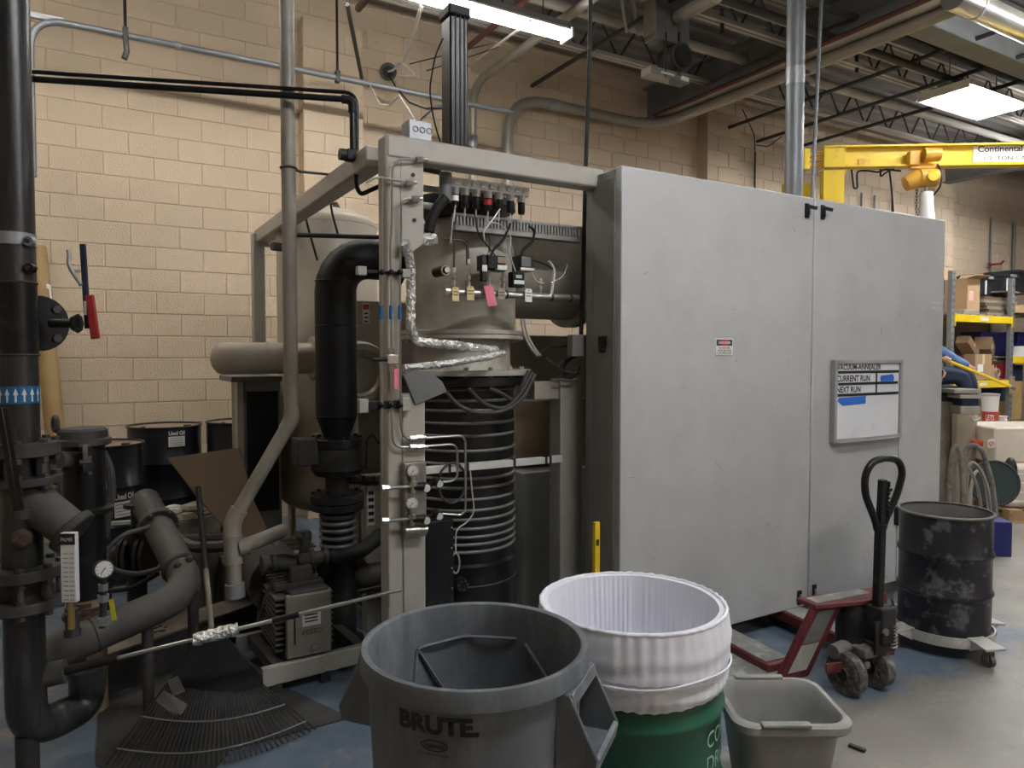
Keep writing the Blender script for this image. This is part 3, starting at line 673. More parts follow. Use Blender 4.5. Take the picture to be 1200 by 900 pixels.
# ---- foil wrapped line
def foil_mb(pts, r, step=.012):
    P_ = [V(p) for p in pts]; Q = []
    for a_, b_ in zip(P_, P_[1:]):
        n_ = max(1, int((b_-a_).length/step)); Q += [a_+(b_-a_)*i/n_ for i in range(n_)]
    Q.append(P_[-1]); rs = random.Random(4)
    for _ in range(3): Q = [Q[0]]+[(Q[i-1]+Q[i]*2+Q[i+1])/4 for i in range(1, len(Q)-1)]+[Q[-1]]
    m_ = MB().tube(Q, r, n=12)
    for p in m_.v: p += V((rs.uniform(-1, 1), rs.uniform(-1, 1), rs.uniform(-1, 1)))*r*.16
    return m_
def foil(name, label, pts, r): return tag(foil_mb(pts, r).build(name, 'foil', smooth=False), label, 'pipe')
foil('foil_wrapped_line', 'crinkled foil-wrapped line running down the post and across the throat', [at(474, 284, Y=2.95), at(480, 303, Y=3.0), at(482, 325, Y=3.03), at(481, 385, Y=3.06), at(487, 400, Y=3.1), at(530, 404, Y=3.1), at(582, 411, Y=3.14)], .021)
foil('foil_wrapped_line', 'lower foil-wrapped line returning under the first one', [at(473, 431, Y=3.05), at(520, 427, Y=3.08), at(575, 418, Y=3.12), at(590, 413, Y=3.14)], .016)
# black hose from actuator and its foil tip
hs = thing('flex_hose', 'thick black flexible hose with foil tip beside the post', 'hose', at(500, 283, Y=3.05))
MB().tube(P(3.1, (522, 232), (512, 243), (505, 258), (503, 272)), .025, n=12, bend=.06).build('sleeve', 'rubber', hs)
MB().cyl(at(474, 282, Y=3.05), at(492, 281, Y=3.05), .03, n=14).build('stub', 'iron_dusty', hs)
foil_mb([at(492, 281, Y=3.05), at(510, 280, Y=3.05)], .028).build('foil_tip', 'foil', hs, smooth=False)
# ---- scoop plate
sc = thing('deflector_flap', 'dark rounded metal flap leaning off the post', 'flap', at(498, 460, Y=3.0))
pts = [at(473, 440, Y=2.99), at(487, 475, Y=2.99), at(524, 459, Y=2.99)]+[at(x, y, Y=2.99) for x, y in ((519, 448), (510, 440), (499, 436), (485, 436))]
MB().prism(pts, (0, .02, 0)).build('plate', 'girder_grey', sc, bev=.003)

# ---- gas tubing on the post
gt = thing('gas_tubing', 'three bent stainless gas tubes clamped to the beige post', 'tubing', (1.2, 2.97, 1))
def tubep(pp, r=.0055, Y=2.975, m='stainless'): return MB().tube([at(a, b, Y=Y) for a, b in pp], r, n=8, bend=.045, seg=5).build('tube', m, gt)
tubep(((447.5, 206), (447.5, 320), (447.5, 560)))
tubep(((486, 187), (460, 187), (459, 262), (457, 300), (458.5, 322), (459, 500), (461, 524), (486, 524), (536, 520), (536, 563), (518, 565)))
tubep(((486, 233), (470.5, 233), (469.5, 300), (468.5, 322), (469.5, 500), (474, 514), (488, 514), (545.5, 510), (545.5, 604), (518, 602)))
tubep(((430, 214), (440, 207), (480, 214)))
for px, py in ((492, 187), (480, 214), (487, 233), (484, 514), (491, 513), (484, 524), (493, 524)):
    a = at(px-4, py, Y=2.975); b = at(px+4, py-.3, Y=2.975); f = MB().cyl(a, b, .014, n=6).build('fitting', 'stainless', gt, smooth=False)
    MB().cyl(b, b+(b-a)*.5, .01, n=10).build('nut', 'stainless', f)
for y0, xl in ((319, 419), (474.5, 421)):
    a, b = at(xl, y0-6, Y=2.985), at(480, y0+6, Y=2.985)
    c = MB().bx(a.x, b.x, 2.985, 3.0, b.z+.008, a.z-.008).build('clamp_bar', 'black_paint', gt, bev=.002)
    for x in (a.x+.02, b.x-.016): MB().bx(x-.024, x+.016, 2.97, 3.002, b.z-.004, a.z+.004).build('clamp_end', 'frame_beige', c, bev=.003)
    for px in (447.5, 458.5, 469): q = at(px, y0, Y=2.975); MB().ball(q, .014, 10, 6).build('clamp_nut', 'black_paint', c)
q = at(459, 421, Y=2.975)
v = MB().bx(q.x-.028, q.x+.028, 2.955, 2.99, q.z-.022, q.z+.022).build('needle_valve', 'stainless', gt, bev=.004)
MB().cyl(q+V((-.09, -.01, 0)), q+V((-.02, -.01, 0)), .01, n=10).build('handle', 'black_matte', v)
for dz in (.035, -.035): MB().cyl(q+V((0, 0, dz-.012)), q+V((0, 0, dz+.012)), .013, n=6).build('nut', 'stainless', v, smooth=False)
for px in (447.5, 459, 469.5): a = at(px, 358, Y=2.966); b = at(px, 374, Y=2.966); MB().cyl(a+V((0, .009, 0)), b+V((0, .009, 0)), .0082, n=10).build('blue_band', 'blue_pipe_tape', gt)
a, b = at(464, 432, Y=2.97), at(464, 456, Y=2.97); MB().bx(a.x-.01, a.x+.01, 2.966, 2.97, b.z, a.z).build('pink_strip', 'pink_tag', gt, smooth=False)
# ---- gauge panel
a, b = at(474, 543, Y=2.955), at(500, 628, Y=2.955)
gp = thing('gauge_panel', 'steel plate with two round dial gauges and regulator knobs on the post', 'gauge', (a.x, 2.955, b.z))
MB().bx(a.x, b.x, 2.955, 3.0, b.z, a.z).build('plate', 'floor_steel', gp, bev=.003)
def gauge(c, n, r, par, nm='gauge', th=.02, m='stainless'):
    c = V(c); n = V(n).normalized(); g = MB().cyl(c+n*-th, c, r, n=24).build(nm, m, par)
    MB().cyl(c, c+n*.0015, r*.86, n=24).build('dial', 'gauge_face', g)
    u, w_, _ = basis(n)
    mb = MB()
    for k in range(9):
        a_ = radians(-120+30*k); e = u*sin(a_)+w_*cos(a_); mb.bar(c+n*.002+e*r*.62, c+n*.002+e*r*.8, r*.05, .0006, n)
    mb.build('scale_marks', 'print_black', g, smooth=False)
    a_ = radians(40); e = u*sin(a_)+w_*cos(a_); MB().bar(c+n*.003-e*r*.2, c+n*.003+e*r*.6, r*.09, .001, n).build('needle', 'print_black', g, smooth=False)
    return g
for x, y in ((484, 552), (483, 590)):
    gauge(at(x, y, Y=2.935), (-.25, -1, 0), .028, gp)
    q = at(x, y+18, Y=2.935); g = MB().lathe([(0, 0), (.012, 0), (.012, .03), (.02, .033), (.02, .05), (.01, .052), (.01, .08)], q-V((0, 0, .03)), n=12).build('regulator', 'stainless', gp)
    MB().cyl(q, q+V((.05, 0, -.004)), .017, n=14).build('regulator_body', 'black_paint', g)
    qk = at(500, y+20, Y=2.92); kn = MB().cyl(qk+V((.0, .05, .004)), qk, .021, n=14).build('knob', 'black_paint', gp)
    MB().cyl(qk, qk+V((-.001, -.003, 0)), .017, n=16).build('dial', 'gauge_face', kn)
    q2 = at(515, y+15, Y=2.95); k2 = MB().cyl(q2+V((.0, .05, .006)), q2, .02, n=14).build('knob', 'black_paint', gp); MB().cyl(q2, q2+V((-.001, -.003, 0)), .0165, n=16).build('dial', 'gauge_face', k2)
    MB().cyl(qk+V((0, .04, 0)), q2+V((0, .04, 0)), .013, n=10).build('link_tube', 'black_paint', gp)
    MB().cyl(at(452, y+20, Y=2.96), q, .008, n=8).build('feed_tube', 'stainless', gp); MB().cyl(at(447, y+20, Y=2.96), at(455, y+20, Y=2.96), .015, n=6).build('feed_nut', 'stainless', gp, smooth=False)
MB().cyl(at(474, 622, Y=2.95), at(500, 620, Y=2.95), .018, n=12).build('filter_cup', 'stainless', gp)
cable('coiled_hose', 'grey hose coiled behind the gauge tubes', [V((1.52, 3.17, 0))+V((.075*cos(a), 0, 1.0+.1*sin(a))) for a in [i*.35 for i in range(38)]], .006, 'iron_dusty', 'hose', bend=0)
cable('wire', 'thin grey wire hanging by the strut bar', P(3.18, (551, 552), (553, 575), (556, 600), (548, 612), (534, 620), (534, 648)), .004, 'steel_pale', 'wire')
cable('coiled_wire', 'small wire coil tied to the terminal box edge', [at(534+4.5*cos(a), 660+12*sin(a), Y=3.17) for a in [i*.4 for i in range(33)]], .004, 'steel_pale', 'wire', bend=0)
# ---- tubing box and lift actuator on the top beam
a, b = at(471, 149, Y=3.02), at(505, 168, Y=3.02)
jb = thing('outlet_box', 'grey steel outlet box with three knockouts on the top beam', 'box', (a.x, 3.02, FZ))
MB().bx(a.x+.03, b.x, 3.01, 3.1, FZ+.0, FZ+.085).build('body', 'galvanized', jb, bev=.003)
for k in range(3): MB().ring((a.x+.06+k*.033, 3.008, FZ+.045), YA, .012, .0015, n=18, m=5).build('knockout', 'steel_dark', jb)
la = thing('lift_actuator', 'tall black aluminium actuator column standing on the top beam', 'actuator', (1.5, 3.08, FZ))
q = at(533, 100, Y=3.08)
MB().bx(q.x-.047, q.x+.047, 3.03, 3.13, FZ, FZ+.6).build('column', 'black_paint', la, bev=.008)
for dx in (-.02, .004, .026): MB().bx(q.x+dx-.003, q.x+dx+.003, 3.026, 3.03, FZ+.01, FZ+.6).build('groove', 'black_matte', la, smooth=False)
MB().bx(q.x-.056, q.x+.056, 3.02, 3.14, FZ+.6, FZ+.65).build('cap', 'black_matte', la, bev=.01)
MB().bx(q.x-.058, q.x+.058, 3.015, 3.145, FZ, FZ+.012).build('foot', 'black_matte', la, bev=.003)
q2 = at(522, 215, Y=3.12); MB().cyl((q2.x, 3.12, at(522, 236, Y=3.12).z), (q2.x, 3.12, FZ-.1), .03, n=18).build('lower_sleeve', 'girder_grey', la)
for i, (x0, y0) in enumerate(((498, 195), (498, 219), (498, 239))):
    cable('steel_tube', ['top stub tube behind the post head', 'middle stub tube behind the post head', 'lower stub tube behind the post head'][i], [at(x0-3, y0+3*i*.3, Y=3.2), at(x0+17, y0+4, Y=3.2)], .017 if i else .025, 'stainless' if i else 'iron_dusty', 'tube')
cable('wire', 'thin black wire curving down from the actuator cap', P(3.05, (519, 45), (510, 65), (503, 105), (508, 140), (516, 167)), .004, 'rubber', 'wire')
cable('wire', 'black wire arching from the outlet box toward the wall', [at(492, 147, Y=3.05), at(493, 140, Y=3.2), at(510, 125, Y=3.6), at(527, 122, Y=4.0)], .005, 'rubber', 'wire')

# ---- vertical beige tank
TKX = V((1.50, 5.22, 0))
tk = thing('pressure_tank', 'tall beige domed pressure tank inside the frame', 'tank', TKX)
zt = at(385, 262, t=5.25).z; zb = at(385, 575, t=5.25).z
prof = [(0, zt+.1)]+[(.355*sin(radians(a)), zt-.03+.13*cos(radians(a))) for a in range(10, 91, 10)]+[(.355, zb)]+[(.355*cos(radians(a)), zb-.15*sin(radians(a))) for a in range(10, 91, 10)]
MB().lathe(prof, TKX, n=44).build('shell', 'tank_beige', tk)
MB().ring(TKX+V((0, 0, zt-.035)), UP, .355, .004, n=44, m=6).build('weld_seam', 'tank_beige', tk)
for k in range(3):
    a = radians(20+120*k); e = V((cos(a), sin(a), 0))*.3; MB().cyl(TKX+e, TKX+e+V((0, 0, zb-.03)), .03, n=10).build('leg', 'tank_beige', tk)
MB().cyl(TKX+V((-.35, -.12, zt-.22)), TKX+V((-.42, -.14, zt-.22)), .03, n=12).build('side_nozzle', 'iron_dusty', tk)
q = at(394, 242, t=5.1); MB().tube([q+V((-.12, 0, .02)), q+V((0, 0, .02)), q+V((0, 0, -.06))], .012, n=8, bend=.02).build('vent_cock', 'iron_dusty', tk); MB().lathe([(0, .01), (.012, .01), (.03, -.03), (0, -.03)], q+V((0, 0, .02)), n=12).build('cock_bell', 'iron_dusty', tk)
cable('black_hose', 'thin black hose draped over the tank shoulder, left one', P(4.8, (357, 250), (362, 270), (372, 305)), .008, 'rubber', 'hose')
cable('black_hose', 'thin black hose draped over the tank shoulder, right one', P(4.8, (387, 215), (388, 245), (396, 275)), .008, 'rubber', 'hose')
# horizontal beige pipe with domed end
a, b = at(256, 423, Y=4.62), at(368, 418, Y=4.62); zz = at(300, 420, Y=4.62).z
hp = thing('large_pipe', 'large horizontal beige pipe with a domed end in front of the tank', 'pipe', (a.x, 4.62, zz))
MB().lathe([(0, -.05), (.05, -.035), (.085, -.01), (.098, .02), (.098, b.x-a.x)], (a.x, 4.62, zz), XA, n=28).build('shell', 'tank_beige', hp)
MB().cyl((b.x-.02, 4.62, zz), (b.x+.03, 4.62, zz), .14, n=28).build('flange', 'tank_beige', hp, bev=.004)
MB().ring((a.x+.28, 4.62, zz), XA, .099, .003, n=28, m=5).build('weld_seam', 'tank_beige', hp)
# dark electrical cabinet under the pipe
a, b = at(283, 441, Y=4.9), at(330, 540, Y=4.9)
ec = thing('dark_cabinet', 'dark floor cabinet with a grey top plate below the domed pipe', 'cabinet', (a.x, 4.9, 0))
MB().bx(a.x, b.x, 4.9, 5.3, 0.05, a.z-.03).build('body', 'machine_side', ec, bev=.005)
MB().bx(a.x-.07, b.x, 4.85, 5.35, a.z-.035, a.z).build('top_plate', 'girder_grey', ec, bev=.003)
MB().bx(a.x+.03, b.x-.02, 4.885, 4.9, .6, a.z-.1).build('door', 'black_matte', ec, bev=.003)
MB().bx(a.x-.035, a.x+.005, 4.87, 4.95, 0, a.z-.035).build('corner_post', 'vessel_beige', ec, bev=.003)
for k in range(3): MB().bx(a.x+.05+k*.08, a.x+.1+k*.08, 4.95, 5.2, 0, .06).build('foot', 'steel_dark', ec, smooth=False)
# electrical panel behind the post with a warning label
a, b = at(418, 352, Y=4.35), at(452, 440, Y=4.35)
ep = thing('control_box', 'beige control box with red and white label between pipe and post', 'box', (a.x, 4.35, 0))
MB().bx(a.x, b.x+.2, 4.35, 4.65, .3, a.z).build('body', 'vessel_beige', ep, bev=.006)
for x_ in (a.x+.05, b.x+.1): MB().bx(x_, x_+.04, 4.4, 4.6, 0, .31).build('leg', 'steel_dark', ep, smooth=False)
c, d = at(425, 355, Y=4.345), at(433, 379, Y=4.345)
MB().bx(c.x, d.x, 4.345, 4.35, d.z, c.z).build('label_plate', 'white', ep, smooth=False)
MB().bx(c.x+.003, d.x-.003, 4.343, 4.346, c.z-.04, c.z-.008).build('label_band', 'print_red', ep, smooth=False)
for k in range(3): MB().bx(c.x+.01, d.x-.01, 4.343, 4.346, c.z-.07-.025*k, c.z-.06-.025*k).build('label_text', 'print_black', ep, smooth=False)
c, d = at(430, 570, Y=4.0), at(439, 615, Y=4.0)
pl = thing('label_panel', 'tan panel with printed label strips low behind the post', 'panel', (c.x, 4.0, 0))
MB().bx(c.x-.01, d.x+.12, 4.0, 4.08, 0, c.z+.06).build('panel', 'vessel_beige', pl, bev=.003)
MB().bx(c.x, d.x, 3.996, 4.0, d.z, c.z).build('label_strip', 'white', pl, smooth=False)
for k in range(5): MB().bx(c.x+.006, d.x-.006, 3.993, 3.997, c.z-.05-.04*k, c.z-.03-.04*k).build('label_text', 'print_black' if k % 2 else 'iron_rust', pl, smooth=False)
MB().ring(at(422, 440, Y=4.25), YA, .16, .05, n=24, m=8).build('elbow_curve', 'vessel_beige', ep)

# ---- big black foreline pipe, gate valve and bellows
BX = at(394, 430, Y=3.95).x; BY = 3.95
zh = at(435, 304, Y=3.95).z
fl = thing('foreline_pipe', 'fat matt black vacuum pipe with a curved elbow at the top', 'pipe', (BX, BY, 1.2))
z1 = at(394, 487, Y=BY).z; z2 = at(394, 513, Y=BY).z
pts = [(BX, BY, z1)]; R_ = .19
pts += [(BX, BY, zh-R_)]+[(BX+R_-R_*cos(radians(a)), BY, zh-R_+R_*sin(radians(a))) for a in range(15, 91, 15)]+[(BX+.34, BY, zh)]
MB().tube(pts, .114, n=30).build('pipe', 'black_matte', fl)
MB().lathe([(.114, z1), (.07, z2)], (BX, BY, 0), n=30).build('reducer', 'black_matte', fl)
for y in (330, 382, 487): MB().ring((BX, BY, at(394, y, Y=BY).z), UP, .113, .003, n=30, m=5).build('weld_seam', 'black_paint', fl)
MB().cyl((BX+.33, BY, zh), (BX+.37, BY, zh), .15, n=30).build('flange', 'black_paint', fl, bev=.003)
gv = thing('gate_valve', 'black gate valve with bolted flanges and ribbed bellows under the fat pipe', 'valve', (BX, BY, .3))
Z = lambda y: at(394, y, Y=BY).z
flange((BX, BY, Z(524)), .145, Z(513)-Z(524), 'black_paint', gv, 10)
MB().cyl((BX, BY, Z(550)), (BX, BY, Z(524)), .142, n=32).build('valve_body', 'black_dusty', gv, bev=.005)
MB().lathe([(.142, Z(550)), (.12, Z(556)), (.065, Z(557)), (.065, Z(579))], (BX, BY, 0), n=28).build('neck', 'black_dusty', gv)
a = at(345, 514, Y=BY); b = at(372, 543, Y=BY)
MB().bx(a.x, b.x, BY-.07, BY+.07, b.z, a.z).build('actuator_head', 'black_dusty', gv, bev=.006)
flange((BX, BY, Z(587)), .148, Z(578)-Z(587), 'black_dusty', gv, 10)
flange((BX, BY, Z(596)), .146, Z(588)-Z(596), 'black_dusty', gv, 0)
MB().cyl((BX, BY, Z(655)), (BX, BY, Z(596)), .085, n=26).build('bellows_core', 'black_matte', gv)
for y in (603, 611, 619, 628, 637): MB().ring((BX, BY, Z(y)), UP, .092, .012, n=30, m=6).build('bellows_ring', 'girder_grey', gv)
MB().lathe([(.14, 0), (.14, .03), (.1, .05), (.1, Z(652)), (.085, Z(650))], (BX, BY, 0), n=26).build('pedestal', 'black_dusty', gv)
MB().tube([at(415, 665, Y=BY), at(425, 676, Y=BY), at(438, 674, Y=BY), at(470, 668, Y=BY)], .07, n=18, bend=.08).build('outlet_elbow', 'pipe_dusty', gv)
MB().cyl(at(410, 563, Y=BY), at(432, 563, Y=BY), .022, n=12).build('side_port', 'black_dusty', gv)
for i in range(3): MB().cyl(at(424+i*7, 563, Y=BY), at(428+i*7, 563, Y=BY), .03, n=8).build('side_fitting', 'black_dusty', gv)
cable('wire', 'dark wire loop above the gate valve side port', P(3.8, (429, 550), (430, 515), (436, 507), (444, 520)), .005, 'rubber', 'wire')
# ================================================================ piping and clutter on the left
LP = at(28, 720, t=2.7); LX, LY = LP.x, LP.y; LT = 2.7
def LZ(y, px=28): return at(px, y, Y=LY).z
mp = thing('riser_pipe', 'heavy dark steel riser pipe at the left edge', 'pipe', (LX, LY, 0))
zb = .19; e = at(103, 830, t=2.95)
MB().tube([(LX, LY, ZC), (LX, LY, zb), (e.x, e.y, zb), (e.x, e.y, at(106, 782, t=2.95).z)], .068, n=28, bend=.15, seg=8).build('pipe', 'dark_pipe', mp)
MB().cyl((LX, LY, 0), (LX, LY, zb), .04, n=14).build('foot', 'iron_dusty', mp)
for y in (332, 416): MB().ring((LX, LY, LZ(y)), UP, .068, .005, n=28, m=6).build('weld_bead', 'iron_dusty', mp)
MB().cyl((LX, LY, LZ(414)), (LX, LY, LZ(334)), .0695, n=28).build('black_sleeve', 'black_paint', mp)
a = MB().cyl((LX, LY, LZ(289)), (LX, LY, LZ(275)), .071, n=28).build('clamp_band', 'galvanized', mp)
for y in (285, 316):
    c = V((LX, LY, LZ(y)))+RIGHT*.078-FWD*.03
    MB().cyl(c-FWD*.012, c+FWD*.012, .018, n=12).build('clamp_ear', 'galvanized' if y < 300 else 'black_paint', mp); MB().cyl(c-FWD*.022, c-FWD*.01, .009, n=6).build('clamp_bolt', 'steel_dark', mp)
# flow arrow tape
MB().cyl((LX, LY, LZ(472)), (LX, LY, LZ(452)), .0694, n=28).build('flow_tape', 'blue_pipe_tape', mp)
z0, z1 = LZ(470), LZ(454)
for k in range(9):
    th = radians(-150+k*22)-radians(30)
    def ap(da, z): 
        a_ = th+da; return V((LX+.0702*cos(a_), LY+.0702*sin(a_), z))
    zm = z0+(z1-z0)*.5
    MB().add([ap(-.045, z0), ap(.045, z0), ap(.045, zm), ap(-.045, zm), ap(-.12, zm), ap(.12, zm), ap(0, z1)], [(0, 1, 2, 3), (4, 5, 6)]).build('flow_arrow', 'white', mp, smooth=False)
# valve set on the riser
vs_ = thing('strainer_valve', 'dusty cast-iron flanged strainer valve on the riser pipe', 'valve', (LX, LY, LZ(720)))
flange((LX, LY, LZ(533)), .13, LZ(517)-LZ(533), 'iron_dusty', vs_, 8, br=.016)
flange((LX, LY, LZ(566)), .135, LZ(557)-LZ(566), 'iron_dusty', vs_, 8, br=.016)
MB().lathe([(.08, LZ(568)), (.062, LZ(585)), (.06, LZ(655))], (LX, LY, 0), n=26).build('strainer_body', 'iron_rust', vs_)
for k in range(6):
    a_ = 2*pi*k/6+.3; MB().cyl((LX+.1*cos(a_), LY+.1*sin(a_), LZ(560)), (LX+.1*cos(a_), LY+.1*sin(a_), LZ(530)), .022, n=8).build('spacer_nut', 'iron_dusty', vs_)
flange((LX, LY, LZ(675)), .135, LZ(662)-LZ(675), 'iron_dusty', vs_, 8, br=.016)
flange((LX, LY, LZ(711)), .135, LZ(699)-LZ(711), 'iron_dusty', vs_, 8, br=.016)
MB().cyl((LX, LY, LZ(702)), (LX, LY, LZ(670)), .075, n=24).build('spool', 'iron_dusty', vs_)
for k in range(8):
    a_ = 2*pi*k/8; MB().cyl((LX+.115*cos(a_), LY+.115*sin(a_), LZ(702)), (LX+.115*cos(a_), LY+.115*sin(a_), LZ(672)), .011, n=8).build('tie_rod', 'pipe_dusty', vs_)
q = at(25, 632, t=2.62); d = (CAM-q); d.z = 0; d.normalize()
pg = MB().lathe([(.036, -.05), (.036, .0), (.026, .012), (.026, .015), (0, .015)], q, d, n=22).build('drain_plug', 'iron_rust', vs_); MB().cyl(q+d*.014, q+d*.03, .016, n=4).build('plug_head', 'iron_rust', pg, smooth=False)
a, b = V((LX, LY, LZ(575))), at(84, 622, t=2.7)
dd = (b-a).normalized()
MB().cyl(a, b, .075, .07, n=26).build('strainer_branch', 'pipe_dusty', vs_)
MB().cyl(b-dd*.015, b+dd*.02, .09, n=26).build('branch_cover', 'iron_dusty', vs_, bev=.006)
# lever and bar
lv = thing('valve_lever', 'long black lever bar slanting down at the left edge', 'lever', at(10, 540, t=2.5))
MB().bar(at(2, 478, t=2.5), at(22, 600, t=2.5), .022, .03, FWD).build('bar', 'black_paint', lv, bev=.003)
MB().cyl(at(24, 598, t=2.5), at(24, 608, t=2.5), .03, n=14).build('hub', 'iron_dusty', lv)
# blind flange and locking handle of the butterfly valve
bf = thing('butterfly_valve', 'black side flange with blue and red locking lever on the riser', 'valve', at(60, 378, t=2.72))
c = at(43, 379, t=2.78); ax = (CAM-c); ax.z = 0; ax = (ax.normalized()+RIGHT*.7).normalized()
MB().cyl(c, c+ax*.03, .107, n=30).build('flange', 'black_paint', bf, bev=.003)
u_, w__, _ = basis(ax)
for k in range(4):
    a_ = radians(45+90*k); e_ = (u_*cos(a_)+w__*sin(a_))*.08; MB().cyl(c+e_+ax*.028, c+e_+ax*.042, .017, n=6).build('bolt', 'pipe_dusty', bf, smooth=False)
MB().cyl(at(60, 379, t=2.74), at(93, 379, t=2.7), .017, n=14).build('stem', 'black_dusty', bf)
for px, r in ((86, .03), (90, .036)): MB().cyl(at(px, 379, t=2.7), at(px+2, 379, t=2.7), r, n=8).build('notch_plate', 'black_dusty', bf)
MB().bar(at(97, 286, t=2.68), at(103, 385, t=2.68), .02, .012, FWD).build('lever_arm', 'navy', bf, bev=.002)
MB().bar(at(105, 346, t=2.66), at(112, 397, t=2.66), .03, .014, FWD).build('lever_grip', 'red_paint', bf, bev=.003)
g = MB().tube([at(80, 293, t=2.67), at(81, 300, t=2.67), at(80, 308, t=2.67), at(83, 316, t=2.67), at(87, 322, t=2.67), at(95, 334, t=2.67)], .007, n=8).build('trigger', 'galvanized', bf)
MB().tube([at(88+i*.8, 318+(2 if i % 2 else -2), t=2.67) for i in range(9)], .0025, n=5).build('spring', 'steel_pale', bf)
MB().bx(*sum([[min(p, q_), max(p, q_)] for p, q_ in zip(at(98, 353, t=2.655), at(101.5, 369, t=2.65))], [])).build('lever_label', 'galvanized', bf, smooth=False)
# brown cardboard tube leaning at the wall
ct = thing('cardboard_tube', 'tan cardboard tube leaning on the block wall behind the riser', 'tube', at(74, 600, t=5.85))
MB().cyl(at(43, 290, t=6.05), at(74, 600, t=5.8), .072, n=20).build('tube', 'tube_tan', ct)
MB().cyl(at(47.5, 335, t=6.014), at(50.5, 365, t=5.99), .0735, n=20).build('paper_label', 'white', ct)
# ---- filter housing
FX = at(98, 560, t=3.25)
fh = thing('filter_housing', 'tall black filter housing with a dusty lid beside the riser', 'filter', (FX.x, FX.y, 0))
fz = lambda y: at(98, y, t=3.25).z
MB().lathe([(.085, fz(700)), (.085, fz(602)), (.12, fz(600)), (.12, fz(595)), (.088, fz(593)), (.088, fz(522))], (FX.x, FX.y, 0), n=28).build('bowl', 'black_paint', fh)
MB().lathe([(.1, fz(522)), (.115, fz(520)), (.115, fz(514)), (.1, fz(512)), (.1, fz(504)), (.09, fz(501)), (0, fz(500))], (FX.x, FX.y, 0), n=28).build('lid', 'iron_dusty', fh)
MB().cyl((FX.x, FX.y, 0), (FX.x, FX.y, fz(690)), .08, n=24).build('lower_sump', 'copper_tan', fh)
MB().ring(at(65, 497, t=3.2), RIGHT+FWD, .03, .012, n=18, m=8).build('lifting_eye', 'iron_dusty', fh)
MB().cyl(at(70, 540, t=3.1), at(100, 540, t=3.2), .04, n=16).build('inlet_stub', 'iron_dusty', fh)
flange(at(97, 540, t=3.1), .07, .02, 'iron_dusty', fh, 4, axis=XA, n=20)
cable('rubber_hose', 'grey rubber hose arching behind the filter housing', [at(120, 530, t=3.5), at(128, 545, t=3.5), at(132, 575, t=3.5), at(127, 600, t=3.5), at(122, 630, t=3.5)], .02, 'iron_dusty', 'hose', bend=.06)
# thermometer
th = thing('thermometer', 'white industrial thermometer scale standing on a pipe fitting', 'thermometer', at(82, 708, t=2.6))
c0, c1 = at(83, 705, t=2.6), at(81, 623, t=2.6); c1 = V((c0.x, c0.y, c1.z)); hh = c1.z-c0.z
MB().obox((c0+c1)/2, RIGHT*.027, FWD*.012, UP*hh/2).build('case', 'white', th, bev=.003)
MB().obox(c1-UP*.022-FWD*.013, RIGHT*.027, FWD*.002, UP*.02).build('head_plate', 'print_black', th, smooth=False)
text('PALMER', c1-UP*.029-FWD*.0155-RIGHT*.021, RIGHT, UP, .042, .013, 'white', th)
for k in range(11):
    z = c1.z-.075-k*.0168; p = V((c0.x, c0.y, z))-FWD*.0125
    MB().obox(p-RIGHT*.008, RIGHT*.009, FWD*.0006, UP*.0009).build('scale_mark', 'print_black', th, smooth=False)
    text(str(240-20*k), p+RIGHT*.006-UP*.003, RIGHT, UP, .015, .006, 'print_black', th, 'scale_number')
MB().cyl(c0-UP*.1, c0, .012, n=10).build('stem', 'brass', th)
# ---- dark process pipe with long elbow
pp = thing('process_pipe', 'dusty brown elbowed pipe running low behind the riser', 'pipe', at(150, 735, t=3.0))
A, B, C, D = at(20, 783, t=2.85), at(226, 694, t=3.35), at(186, 618, t=3.75), at(181, 606, t=4.1)
MB().tube([A, B, C], .073, n=26, bend=.17, seg=8).build('pipe', 'pipe_dusty', pp)
dC = (C-B).normalized(); dB = (B-A).normalized()
flange(C, .1, .03, 'iron_dusty', pp, 6, axis=dC, n=26)
MB().ring(B+dC*.2, dC, .075, .012, n=26, m=6).build('coupling', 'iron_dusty', pp)
for px, py in ((222, 655), (208, 662)): MB().ball(at(px, py, t=3.4), .018, 8, 6).build('coupling_bolt', 'iron_rust', pp)
MB().ring(A+dB*.28, dB, .0735, .004, n=26, m=5).build('weld_bead', 'iron_dusty', pp)
cC = C+dC*.03
MB().cyl(cC, cC+dC*.25, .075, n=22).build('pipe_tail', 'iron_dusty', pp)
MB().cyl(A+dB*.5, V((A+dB*.5).to_tuple()[:2]+(0,)), .025, n=10).build('pipe_stand', 'iron_dusty', pp)
MB().cyl(B, V((B.x, B.y, 0)), .025, n=10).build('pipe_stand', 'iron_dusty', pp)
# gauge on the pipe
pgx = thing('pressure_gauge', 'round pressure gauge with shutoff cock and yellow tag on the dusty pipe', 'gauge', at(119, 732, t=2.9))
gauge(at(122, 667, t=2.85), CAM-at(122, 667, t=2.85)+RIGHT*1.2, .037, pgx, th=.03, m='iron_dusty')
MB().tube([at(122, 676, t=2.87), at(121, 695, t=2.87), at(120, 735, t=2.9)], .013, n=10).build('stem', 'iron_dusty', pgx)
for y, r in ((688, .02), (701, .024), (728, .026)): MB().cyl(at(121, y+4, t=2.87), at(121, y-4, t=2.87), r, n=6).build('fitting', 'galvanized', pgx, smooth=False)
MB().bar(at(130, 702, t=2.84), at(134, 727, t=2.84), .018, .003, FWD).build('yellow_tag', 'tag_bright', pgx, smooth=False)
dv = thing('drain_valve', 'small dark drain valve poking up beside the gauge', 'valve', at(85, 745, t=2.85))
for y0, y1, r in ((745, 737, .03), (737, 728, .025), (728, 718, .03), (718, 713, .022)): MB().cyl(at(85, y0, t=2.85), at(85, y1, t=2.85), r, n=8).build('stage', 'iron_dusty', dv)
